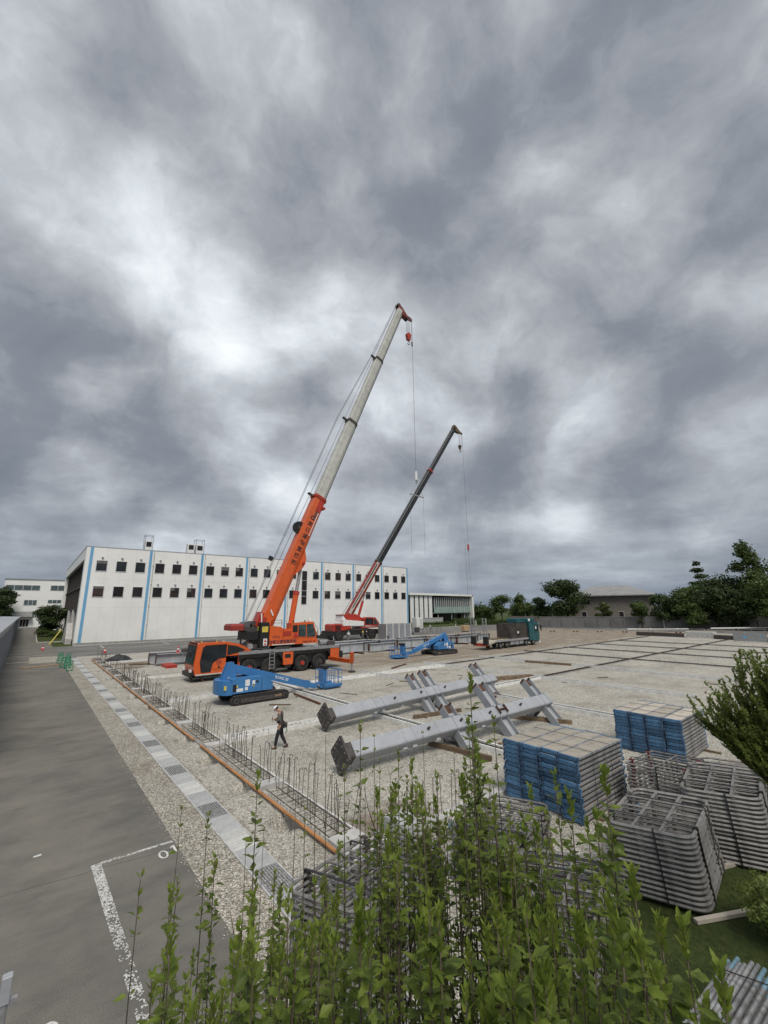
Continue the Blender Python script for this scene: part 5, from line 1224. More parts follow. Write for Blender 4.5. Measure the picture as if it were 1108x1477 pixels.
# ================================================================== BOOM LIFTS
def lift(lab, ox, oy, sgn, tx0, tx1, bx0, bx1, pv, kn, bk0, bk1):
    """sgn +1 boom to the right. local x along the boom"""
    t = thing('boom_lift', lab, 'boom lift', (ox, oy, 0), 0 if sgn > 0 else PI)
    t.rotation_euler = (0, 0, 0 if sgn > 0 else PI)
    def trk(yc):
        b = MB(); r = .26; n = 46; L_ = tx1 - tx0 - 2 * r; per = 2 * L_ + 2 * PI * r
        def pt(s):
            s %= per
            if s < L_: return (tx0 + r + s, 2 * r, 0)
            s -= L_
            if s < PI * r: a = s / r; return (tx1 - r + r * math.sin(a), r + r * math.cos(a), a)
            s -= PI * r
            if s < L_: return (tx1 - r - s, 0, PI)
            s -= L_; a = s / r; return (tx0 + r - r * math.sin(a), r - r * math.cos(a), PI + a)
        for i in range(n):
            x, z, a = pt(per * i / n); x2, z2, a2 = pt(per * (i + .82) / n)
            nx, nz_ = math.sin(a), math.cos(a)
            b.add([(x, yc - .2, z), (x2, yc - .2, z2), (x2, yc + .2, z2), (x, yc + .2, z), (x + nx * .03, yc - .2, z + nz_ * .03), (x2 + nx * .03, yc - .2, z2 + nz_ * .03), (x2 + nx * .03, yc + .2, z2 + nz_ * .03), (x + nx * .03, yc + .2, z + nz_ * .03)], MB.BF, 'dark_steel')
        prf = [pt(per * i / 60)[:2] for i in range(60)]
        prf = [((x - (tx0 + tx1) / 2) * .985 + (tx0 + tx1) / 2, (z - r) * .93 + r) for x, z in prf]
        b.prism(prf, yc - .18, yc + .18, 'rubber'); tr = b.build('track', t)
        b = MB(); b.box(tx0 + .5, tx1 - .5, yc - .225, yc + .225, .12, .36, 'dark_steel'); b.box(tx1 - 1.0, tx1 - .5, yc - .232, yc + .232, .22, .36, 'timber'); b.build('track_frame', tr)
        for x in (tx0 + r, tx1 - r): b = MB(); b.cyl((x, yc, r + .0), .17, .44, 'dark_steel', 'y', 14); b.cyl((x, yc, r), .07, .47, 'black', 'y', 10); b.build('sprocket', tr)
        for k in range(4): b = MB(); b.cyl((tx0 + .7 + k * (tx1 - tx0 - 1.4) / 3, yc, .11), .075, .40, 'black', 'y', 10); b.build('roller', tr)
    trk(-1.0); trk(1.0)
    b = MB(); b.box(tx0 + .5, tx1 - .5, -.8, .8, .22, .5, 'black'); b.cyl(((tx0 + tx1) / 2, 0, .55), .55, .14, 'dark_steel', 'z', 20); b.build('undercarriage', t)
    # body: near side and far side hoods with rounded rear counterweight
    zr = .64
    for s_ in (-1, 1):
        b = MB(); y0, y1 = sorted((s_ * .28, s_ * 1.02))
        b.prism([(bx0 + .7, zr), (bx1, zr + .02), (bx1, zr + .46), (bx1 - .7, zr + .86), (bx0 + .9, zr + .84), (bx0 + .7, zr + .8)], y0, y1, 'lift_blue'); hd_ = b.build('hood', t)
        ys_ = s_ * 1.021; b = MB()
        def st(x0, x1, z0, z1, m_): ya, yb = sorted((ys_, ys_ + s_ * .008)); b.box(x0, x1, ya, yb, z0, z1, m_)
        st(bx0 + 1.5, bx0 + 1.78, 1.02, 1.38, 'white'); st(bx0 + .98, bx0 + 1.38, .74, .92, 'white'); st(bx0 + 1.5, bx0 + 1.68, .78, .96, 'white'); st(bx0 + 1.95, bx0 + 2.12, 1.0, 1.3, 'white'); st(bx0 + 1.98, bx0 + 2.10, .96, 1.08, 'yellow'); st(bx0 + .72, bx0 + .97, .76, 1.16, 'black'); st(bx0 + .98, bx0 + 1.06, .98, 1.12, 'yellow'); st(bx0 + 2.2, bx0 + 2.34, 1.14, 1.28, 'black'); st(bx0 + 2.55, bx0 + 2.57, .70, 1.4, 'black')
        b.build('stickers', hd_)
    b = MB(); pr = [(bx0 + .75, -1.03)] + [(bx0 + .55 - .55 * math.sin(a), -1.03 * math.cos(a)) for a in [i * PI / 10 for i in range(11)]] + [(bx0 + .75, 1.03)]
    b.prism(pr, zr - .04, zr + .62, 'lift_blue', 'z'); pr2 = [((x - bx0 - .4) * .9 + bx0 + .4, y * .93) for x, y in pr]; b.prism(pr2, zr + .62, zr + .74, 'lift_blue', 'z'); cwt = b.build('counterweight', t)
    b = MB(); b.bbox(bx0 + .26, bx0 + .5, -.98, -.90, .9, 1.14, 'yellow', .005); b.build('warning_label', cwt)
    b = MB(); b.box(bx0 + .6, bx1 - .1, -.27, .27, zr - .05, zr + .35, 'black'); b.prism([(bx0 + .3, 1.3), (pv[0] - .22, pv[1] + .05), (pv[0] + .1, pv[1] + .1), (pv[0] + .25, pv[1] - .35), (bx0 + 1.25, 1.3)], -.24, -.18, 'lift_blue'); b.prism([(bx0 + .3, 1.3), (pv[0] - .22, pv[1] + .05), (pv[0] + .1, pv[1] + .1), (pv[0] + .25, pv[1] - .35), (bx0 + 1.25, 1.3)], .18, .24, 'lift_blue'); b.cyl((bx0 + .75, 0, 1.45), .09, .56, 'galv', 'y', 12); b.build('turret', t)
    b = MB(); b.tube([(bx0 + .9, 0, 1.25), (pv[0] + 1.7, 0, pv[1] - .55)], .09, 'black', 10); b.tube([(pv[0] + .5, 0, pv[1] - .5), (pv[0] + 1.9, 0, pv[1] - .55)], .05, 'galv', 8); b.build('lift_cylinder', t)
    b = MB(); a0 = Vector((pv[0], 0, pv[1] - .22)); a1 = Vector((kn[0], 0, kn[1])); b.bar(a0, a1, .34, .46, 'lift_blue'); bo = b.build('boom', t)
    dv = (a1 - a0).normalized(); b = MB(); b.bar(a1 - dv * .05, a1 + dv * .55, .26, .34, 'lift_blue'); b.bar(a1 - dv * .12, a1 - dv * .02, .4, .52, 'lift_blue'); b.build('inner_boom', bo)
    b = MB(); b.cyl(tuple(a0 + dv * 3.3), .07, .37, 'galv', 'y', 12); b.cyl(tuple(a0 + dv * .1), .1, .42, 'galv', 'y', 12); b.build('pin', bo)
    ang_ = math.atan2(dv.z, dv.x)
    for s_ in (-1, 1):
        rm = Matrix.Rotation(-ang_, 3, 'Y') @ Matrix.Rotation(PI / 2, 3, 'X')
        if s_ > 0: rm = Matrix.Rotation(-ang_, 3, 'Y') @ Matrix.Rotation(PI, 3, 'Z') @ Matrix.Rotation(PI / 2, 3, 'X')
        c_ = a0 + dv * ((a1 - a0).length * .62); tx_ = text('writing', 'RANG 30', .24, 'text_white', t, (c_.x, s_ * .174, c_.z + .02), (0, 0, 0)); tx_.rotation_euler = rm.to_euler()
    e_ = a1 + dv * .5; z0 = bk1[2]
    b = MB(); b.bar(e_, (bk0, 0, .38), .2, .26, 'lift_blue'); b.cyl((e_.x, 0, e_.z), .12, .3, 'lift_blue', 'y', 12); b.bbox(bk0 - .12, bk0 + .12, -.2, .2, .15, .5, 'lift_blue', .02); b.cyl((bk0 - .28, 0, .35), .06, .5, 'galv', 'y', 8); b.build('jib', t)
    x0, x1 = bk0 + .12, bk1[0]; zf = .16; zt = zf + 1.1
    b = MB(); b.box(x0, x1, -.42, .95, zf, zf + .06, 'lift_blue'); b.box(x0, x1, -.44, -.42, zf + .062, zf + .2, 'lift_blue'); b.box(x0, x1, .95, .97, zf + .062, zf + .2, 'lift_blue'); b.bbox(x0, x1, -.3, .3, zf - .1, zf, 'lift_blue', .02); bkf = b.build('basket_floor', t)
    b = MB()
    for z in (zf + .55, zt):
        P_ = [(x0, -.43, z), (x1, -.43, z), (x1, .96, z), (x0, .96, z), (x0, -.43, z)]
        for i in range(4): b.tube([P_[i], P_[i + 1]], .024, 'lift_blue', 6)
    for i in range(5):
        x = x0 + (x1 - x0) * i / 4
        for y in (-.43, .96): b.tube([(x, y, zf), (x, y, zt)], .02, 'lift_blue', 6)
    for y in (0, .5):
        for x in (x0, x1): b.tube([(x, y, zf), (x, y, zt)], .02, 'lift_blue', 6)
    b.build('guard_cage', t)
    b = MB(); b.bbox(x0 - .1, x0 + .2, -.3, .35, zf + .2, zt + .12, 'lift_blue', .03); b.bbox(x0 - .08, x0 + .3, -.38, .4, zt + .12, zt + .36, 'black', .03); b.build('control_box', t)
    return t
lift('near blue tracked boom lift beside the walking worker, boom lowered right', 11.6, 27.6, 1, -1.75, 1.9, -2.45, .85, (-1.55, 2.28), (3.95, .45), 4.95, (6.45, 0, 0))
lift('far blue tracked boom lift before the long girder row, boom lowered left', 39.9, 38.4, -1, -2.05, 2.0, -2.0, 1.25, (-.9, 2.4), (4.4, .6), 5.9, (7.7, 0, 0))

# ================================================================== FLATBED TRUCK
tk = thing('flatbed_truck', 'teal cab flatbed truck with raised rear ramps and dark cargo cage', 'truck', (55, 38.3, 0), R(3))
def WT(b, name, parent=tk): return b.build(name, parent)
b = MB(); b.box(-6.6, 4.9, -.5, .5, .65, .95, 'black'); WT(b, 'chassis')
b = MB(); b.box(-5.6, 2.6, -1.22, 1.22, .98, 1.18, 'deck_tan'); b.prism([(-7.6, .62), (-5.6, .98), (-5.6, 1.18), (-7.6, .82)], -1.22, 1.22, 'deck_tan'); bd_ = WT(b, 'flat_bed')
b = MB(); b.box(-5.6, 2.6, -1.26, -1.222, .93, 1.2, 'galv'); b.box(-5.6, 2.6, 1.222, 1.26, .93, 1.2, 'galv'); b.box(-7.7, -7.58, -1.2, 1.2, .5, .85, 'red'); b.box(-7.72, -7.70, -1.1, -.7, .55, .75, 'orange'); b.box(-7.72, -7.70, .7, 1.1, .55, .75, 'orange'); WT(b, 'bed_edge', bd_)
for x in (-4.6, -3.05, 2.05, 4.15):
    for y, s_ in ((-1.0, -1), (1.0, 1)):
        r = .44 if x < 0 else .48
        w_ = wheel(tk, x, y, r, .34, s_)
for yy in (-.98, .98):
    b = MB()
    for s_ in (-.26, .26): b.bar((-7.75, yy + s_, .75), (-7.95, yy + s_, 4.15), .09, .14, 'galv', up=(1, 0, 0))
    for k in range(9): b.bar((-7.77 - k * .022, yy - .26, 1.0 + k * .38), (-7.77 - k * .022, yy + .26, 1.0 + k * .38), .07, .07, 'galv')
    rmp = WT(b, 'loading_ramp'); b = MB(); b.bbox(-8.0, -7.6, yy - .35, yy + .35, .7, 1.75, 'black', .03); WT(b, 'ramp_hinge', rmp)
b = MB()
for x in (-1.6, -.4, .8): b.bbox(x - .5, x + .5, -1.15, -.8, .4, .9, 'galv', .03)
b.box(-1.9, 1.3, .8, 1.15, .4, .9, 'galv'); WT(b, 'side_locker')
b = MB(); b.box(-2.0, -1.95, -1.1, 1.1, 1.18, 3.3, 'cage_brown'); b.box(-1.95, 2.5, -1.1, -1.06, 1.18, 3.3, 'cage_brown'); b.box(-1.95, 2.5, 1.06, 1.1, 1.18, 3.3, 'cage_brown'); b.box(-1.95, 2.5, -1.06, 1.06, 3.2, 3.26, 'cage_brown'); cg = WT(b, 'cargo_cage')
b = MB()
for x in (-1.95, -.45, 1.0, 2.45): b.box(x - .04, x + .04, -1.14, -1.10, 1.18, 3.32, 'dark_steel')
for z in (1.9, 2.4, 3.28): b.box(-1.99, 2.5, -1.13, -1.101, z - .02, z + .02, 'dark_steel')
b.box(-.3, .5, -1.13, -1.105, 1.55, 2.1, 'black'); b.box(-.2, .25, -1.15, -1.132, 1.85, 2.15, 'cloth_white'); WT(b, 'cage_frame', cg)
b = MB(); b.box(-2.9, 1.8, -.8, .8, 1.182, 1.3, 'timber'); b.box(-5, -3.2, -.4, .9, 1.182, 1.3, 'timber'); WT(b, 'dunnage')
b = MB(); b.prism([(3.05, .75), (5.85, .55), (5.95, 1.5), (5.72, 3.15), (5.5, 3.3), (3.05, 3.3)], -1.22, 1.22, 'teal'); tc_ = WT(b, 'cab')
b = MB(); b.prism([(4.6, 1.95), (5.6, 1.95), (5.5, 2.9), (4.6, 2.9)], -1.25, -1.222, 'glass_dark'); b.prism([(4.6, 1.95), (5.6, 1.95), (5.5, 2.9), (4.6, 2.9)], 1.222, 1.25, 'glass_dark'); b.box(4.75, 5.1, -1.262, -1.251, 2.3, 2.7, 'white'); WT(b, 'side_window', tc_)
b = MB(); b.add([(5.94, -1.1, 1.8), (5.94, 1.1, 1.8), (5.76, 1.1, 3.0), (5.76, -1.1, 3.0)], [(0, 1, 2, 3)], 'glass_dark'); WT(b, 'windshield', tc_)
b = MB(); b.bbox(5.7, 6.1, -1.2, 1.2, .3, .8, 'white', .04); b.bar((5.6, -1.3, 2.9), (6.1, -1.5, 2.8), .05, .05, 'black'); b.bbox(5.95, 6.1, -1.6, -1.4, 2.1, 2.8, 'black', .03); b.bbox(5.95, 6.1, 1.4, 1.6, 2.1, 2.8, 'black', .03); WT(b, 'bumper_mirrors', tc_)
b = MB(); b.bbox(.4, 1.4, -.9, .9, 3.32, 3.95, 'teal', .06); b.bbox(3.2, 5.2, -.95, .95, 3.32, 3.9, 'teal', .08); b.box(1.4, 3.2, -.7, .7, 3.35, 3.6, 'teal'); b.bbox(3.4, 3.9, -.97, -.94, 3.5, 3.8, 'white', .01); WT(b, 'roof_gear', tc_)
b = MB(); b.box(2.62, 3.0, -1.1, 1.1, .9, 2.9, 'black'); b.box(2.6, 2.64, -1.05, -.7, 1.0, 1.9, 'galv'); WT(b, 'bulkhead')

# ================================================================== SCAFFOLD STACKS
sr = random.Random(21)
ORD = ['top', 'second from top', 'third from top', 'fourth from top', 'fifth from top', 'sixth from top', 'seventh from top', 'eighth from top', 'ninth from top', 'tenth from top', 'eleventh from top', 'twelfth from top', 'thirteenth from top', 'fourteenth from top', 'fifteenth from top', 'sixteenth from top']
def plank_proto():
    t = thing('scaffold_plank', 'x', 'scaffold plank')
    Lp, Wp = 2.62, .575
    b = MB(); b.box(.04, Lp - .04, .03, Wp - .03, .052, .062, 'deck_tan'); b.build('deck', t)
    for y0 in (0, Wp - .028):
        b = MB(); b.box(.03, Lp - .03, y0, y0 + .028, .012, .068, 'galv'); b.box(.03, Lp - .03, y0 - .004, y0 + .032, .032, .046, 'galv'); b.build('side_rail', t)
    for x0 in (-.012, Lp - .038):
        b = MB(); b.box(x0, x0 + .05, 0, Wp, -.026, .074, 'plank_blue'); b.box(x0 - .006, x0 + .056, .02, Wp - .02, .028, .042, 'plank_blue'); b.build('end_rail', t)
    for x0, s_ in ((-.01, -1), (Lp + .01, 1)):
        for y0 in (.035, Wp - .035):
            b = MB(); b.tube([(x0, y0, .045), (x0 + s_ * .045, y0, .055), (x0 + s_ * .075, y0, .03), (x0 + s_ * .07, y0, -.012), (x0 + s_ * .045, y0, -.028)], .022, 'hook_blue', 5); b.build('hook', t)
    return t
pk = plank_proto(); pks = snapshot(pk); pused = False
def plank_stack(x0, y0, rows, layers, pitch, z0, place, rz=0):
    global pused
    M_ = Matrix.Rotation(rz, 4, 'Z')
    cofs = [sr.uniform(-.07, .07) for _ in range(rows)]
    for l_ in range(layers):
        for r_i in range(rows):
            off = Vector((cofs[r_i] + sr.gauss(0, .028), r_i * .598 + sr.uniform(-.012, .012), z0 + l_ * pitch)); p = Vector((x0, y0, 0)) + M_ @ off
            top_ = l_ == layers - 1
            if top_: lab = 'tan decked top plank of %s, %s' % (place, ['rightmost column', 'second column from right', 'second column from left', 'leftmost column'][r_i])
            else: lab = 'blue ended plank of %s, %s, %s' % (place, ['rightmost column', 'second column from right', 'second column from left', 'leftmost column'][r_i], ORD[layers - 1 - l_])
            rot = (0, 0, rz + sr.uniform(-.008, .008)); g = 'scaffold planks in ' + place
            if not pused: pk.location = p; pk.rotation_euler = rot; pk['label'] = lab; pk['group'] = g; pused = True
            else: dup(pk, loc=p, rot=rot, label=lab, group=g, tree=pks)
    for k in (.7, 1.75):      # binding wires
        b = MB(); w_ = rows * .598 + .02; h = z0 + layers * pitch; q = [(k, -.03, z0 - .02), (k, -.03, h - .03), (k, w_, h - .03), (k, w_, z0 - .02)]
        q = [Vector((x0, y0, 0)) + M_ @ Vector(v) for v in q]; b.tube(q, .008, 'black', 4); tag(b.build('binding_wire'), 'black wire around %s, %s' % (place, 'near its blue ends' if k < 1 else 'on its far half'), 'wire')
plank_stack(11.80, 6.40, 4, 13, .121, .06, 'the nearer blue plank stack')
plank_stack(18.9, 6.2, 4, 12, .118, .06, 'the farther blue plank stack', R(1))
plank_stack(13.3, 4.75, 2, 3, .118, .02, 'the low blue pile', R(-2))
for x, y0, y1, lab in ((12.4, 6.2, 8.9, 'timber bearer under the nearer blue plank stack, near its blue ends'), (13.9, 6.2, 8.9, 'timber bearer under the nearer blue plank stack, near its far side'), (19.5, 5.9, 8.7, 'timber bearer under the farther blue plank stack, left one'), (21.0, 5.7, 8.7, 'timber bearer under the farther blue plank stack, right one')):
    lay('timber_bearer', lab, 'timber', (x, y0, .03), (x, y1, .03), .1, .07, 'timber')

def rloop(x0, x1, y0, y1, r, both=True):
    pts = []
    def arc(cx, cy, a0, a1, rr, n=5):
        for i in range(n + 1): a = a0 + (a1 - a0) * i / n; pts.append((cx + rr * math.cos(a), cy + rr * math.sin(a), 0))
    arc(x0 + r, y0 + r, -PI / 2, -PI, r); arc(x0 + r, y1 - r, PI, PI / 2, r)
    r2 = r if both else .04
    arc(x1 - r2, y1 - r2, PI / 2, 0, r2, 3 if both else 2); arc(x1 - r2, y0 + r2, 0, -PI / 2, r2, 3 if both else 2); pts.append(pts[0])
    return pts
def frame_proto(Lf, Wf, r, tr, m, rails, rungs, red=False):
    t = thing('scaffold_section', 'x', 'scaffold frame')
    b = MB(); b.tube(rloop(0, Lf, 0, Wf, r), tr, m, 6, cap=False); b.build('outer_tube', t)
    for f_ in rails:
        b = MB(); b.tube([(.03, Wf * f_, 0), (Lf - .03, Wf * f_, 0)], tr * .8, m, 6); b.build('inner_rail', t)
    for f_ in rungs:
        b = MB(); b.tube([(Lf * f_, .02, 0), (Lf * f_, Wf - .02, 0)], tr * .7, m, 6); b.build('rung', t)
    b = MB()
    for x, y in ((Lf * .2, Wf), (Lf * .8, Wf), (Lf * .2, 0), (Lf * .8, 0)): b.bbox(x - .03, x + .03, y - .05, y + .05, -.03, .05, 'clip_red' if red else 'dark_steel', .006)
    b.build('lock_pin', t)
    for c_ in t.children:
        for v_ in c_.data.vertices: v_.co.x -= SKEW * v_.co.y
    return t
SKEW = .22
FP = [frame_proto(2.2, 1.42, .20, .036, 'frame_galv', (.36, .68), (.27, .5, .74)), frame_proto(1.7, 1.25, .05, .026, 'frame_galv', (.5,), (.33, .66), True), frame_proto(2.3, 1.3, .22, .027, 'frame_galv', (.33, .66), (.2, .4, .6, .8))]
FS = [snapshot(f) for f in FP]; FU = [False] * 3
def frame_stack(k, x, y, rz, n, pitch, z0, place, lean=(0, 0), jit=.012, strap=True):
    M_ = Matrix.Rotation(rz, 4, 'Z'); sz = {0: (2.2, 1.42), 1: (1.7, 1.25), 2: (2.3, 1.3)}[k]
    for l_ in range(n):
        f = l_ / max(1, n - 1); p = Vector((x + lean[0] * f, y + lean[1] * f, z0 + l_ * pitch)) + M_ @ Vector((sr.uniform(-jit, jit), sr.uniform(-jit, jit), 0))
        rot = (sr.uniform(-.004, .004), sr.uniform(-.004, .004), rz + sr.uniform(-.01, .01))
        lab = ('topmost frame of %s' if l_ == n - 1 else 'steel scaffold frame of %s, ' + ORD[n - 1 - l_]) % place; g = 'steel scaffold frames of ' + place
        if not FU[k]: o = FP[k]; o.location = p; o.rotation_euler = rot; o['label'] = lab; o['group'] = g; FU[k] = True
        else: dup(FP[k], loc=p, rot=rot, label=lab, group=g, tree=FS[k])
    if strap:
        h = z0 + n * pitch - .01
        for q_ in (.42, 1.5):
            if q_ > sz[0]: continue
            b = MB(); sk = SKEW * sz[1]; pts = [(q_, -.045, z0 - .03), (q_ + 0, -.045, h), (q_ - sk, sz[1] + .045, h), (q_ - sk, sz[1] + .045, z0 - .03)]
            pts = [M_ @ Vector(v) + Vector((x + lean[0] * (1 if v[2] > z0 else 0), y + lean[1] * (1 if v[2] > z0 else 0), 0)) for v in pts]
            for a_i in range(3): b.bar(pts[a_i], pts[a_i + 1], .05, .008, 'black', up=tuple(M_ @ Vector((0, 1, 0))) if a_i != 1 else (0, 0, 1))
            tag(b.build('strap'), 'black strap around %s, %s' % (place, 'near its rounded end' if q_ < 1 else 'towards its far end'), 'strap')
        b = MB(); pts = [(-.045 - SKEW * sz[1] * .42, sz[1] * .42, z0 - .03), (-.045 - SKEW * sz[1] * .42, sz[1] * .42, h), (sz[0] + .045, sz[1] * .42, h)]
        pts = [M_ @ Vector(v) + Vector((x + lean[0] * (1 if v[2] > z0 else 0), y + lean[1] * (1 if v[2] > z0 else 0), 0)) for v in pts]
        b.bar(pts[0], pts[1], .008, .06, 'black', up=tuple(M_ @ Vector((1, 0, 0)))); tag(b.build('strap'), 'wide black strap running down the rounded end of ' + place, 'strap')
frame_stack(0, 10.20, 3.35, R(8), 14, .086, .10, 'the nearest rounded frame stack', (0, .12))
frame_stack(0, 12.85, 2.80, R(10), 16, .086, .06, 'the right edge frame stack', (0, .12))
frame_stack(2, 14.6, 3.3, R(8), 11, .095, .06, 'the back frame stack', (0, .1), .03)
frame_stack(1, 13.85, 4.75, R(-3), 10, .088, .38, 'the small red clipped frame stack', (0, 0), .02)
frame_stack(2, 8.0, 5.9, R(12), 10, .092, .06, 'the frame stack behind tall stems', (0, 0), .04)
frame_stack(0, 7.1, 3.9, R(20), 9, .088, .05, 'the low frame stack behind the hedge', (0, 0), .05)
frame_stack(2, 4.15, 5.6, R(12), 15, .09, .06, 'the leaning frame stack', (.0, .1), .02)
for p, q, lab in (((9.9, 3.5, .03), (10.95, 2.95, .03), 'pale timber bearer sticking out under the nearest frame stack'), ((11.6, 3.9, .03), (14.2, 2.9, .03), 'pale timber bearer under the right edge frame stack'), ((16.6, 4.0, .1), (18.3, 5.9, .1), 'dark timber between the farther plank stack and back frames'), ((10.5, 5.1, .1), (12.0, 5.9, .1), 'short brown timber block by the near plank stack corner')):
    lay('timber_bearer', lab, 'timber', p, q, .09, .06, 'deck_tan')
# tube piles
def tube_pile(name, lab, x1, ya, yb, z0, layers, L_, m2, gname, rz=0, step=.056, skew=.25, dz=0):
    protos_ = []
    for mm in ('pipe_galv', m2):
        o = None
        b = MB(); b.tube([(-L_, 0, 0), (0, 0, 0)], .0243, 'pipe_galv', 8, cap=False); 
        b.tube([(-.30 if mm != 'pipe_galv' else -.02, 0, 0), (.004, 0, 0)], .0252, mm, 8, cap=False)
        o = b.build('scaffold_tube'); b = MB(); b.tube([(-.01, 0, 0), (.006, 0, 0)], .018, 'black', 8); b.build('bore_shade', o)  # black plug stands in for the shade inside the hollow tube
        tag(o, lab % ('blue tipped' if mm != 'pipe_galv' else 'plain'), 'scaffold tube', gname); protos_.append((o, snapshot(o), [False]))
    n = int((yb - ya) / step)
    for l_ in range(layers):
        for i in range(n):
            y = ya + (i + .5 * (l_ % 2)) * step; z = z0 + l_ * .047 + dz * math.sin(i * .45) * (l_ / layers)
            k = 1 if sr.random() < .4 else 0
            p = (x1 - skew * abs((y - ya)) * .0 + sr.uniform(-.12, .10) - (y < ya + .15) * .0, y, z + .025)
            rot = (0, sr.uniform(-.003, .003), rz + sr.uniform(-.006, .006))
            o, sn, us = protos_[k]
            if not us[0]: o.location = p; o.rotation_euler = rot; us[0] = True
            else: dup(o, loc=p, rot=rot, tree=sn)
tube_pile('a', '%s galvanised scaffold tube in the pile at the lower right corner', 8.25, 1.35, 2.65, .35, 7, 4.0, 'pipe_blue', 'scaffold tubes in the lower right pile', R(-3), dz=.10)
tube_pile('b', '%s galvanised scaffold tube in the bundle hidden behind the hedge', 9.3, 5.0, 5.75, .1, 5, 2.6, 'pipe_blue', 'scaffold tubes in the bundle behind the hedge', R(24))
tube_pile('c', '%s galvanised scaffold tube in the small pile left of the frames behind the hedge', 8.9, 8.0, 8.45, .05, 6, 1.6, 'pipe_blue', 'scaffold tubes in the small pile left of the frames', R(75))
for x, lab in ((4.9, 'timber bearer under the lower right tube pile, left one'), (7.6, 'timber bearer under the lower right tube pile, right one')):
    lay('timber_bearer', lab, 'timber', (x, 1.1, .17), (x, 2.9, .17), .12, .32, 'timber')
b = MB(); b.tube([(7.85, 1.3, .36), (7.85, 1.32, .74), (7.86, 1.9, .84), (7.84, 2.6, .73), (7.85, 2.66, .36)], .008, 'black', 4); tag(b.build('binding_wire'), 'black binding wire across the lower right tube pile', 'wire')

# ================================================================== PEOPLE
def skin_mesh(name, parent, pts, edges, radii, m, sub=2):
    me = bpy.data.meshes.new(name); me.from_pydata(pts, edges, []); o = bpy.data.objects.new(name, me); C.objects.link(o)
    md = o.modifiers.new('s', 'SKIN'); md.use_smooth_shade = True; md.branch_smoothing = .3
    for i, r in enumerate(radii):
        sv_ = me.skin_vertices[0].data[i]; sv_.radius = r if isinstance(r, tuple) else (r, r)
        sv_.use_root = (i == 0)
    s2 = o.modifiers.new('u', 'SUBSURF'); s2.levels = sub; s2.render_levels = sub
    dg = bpy.context.evaluated_depsgraph_get(); dg.update(); nm = bpy.data.meshes.new_from_object(o.evaluated_get(dg))
    bpy.data.objects.remove(o); nm.materials.clear(); nm.materials.append(MATS[m]); nm.name = name
    nm.polygons.foreach_set('use_smooth', [True] * len(nm.polygons))
    q = bpy.data.objects.new(name, nm); C.objects.link(q); q.parent = parent
    return q
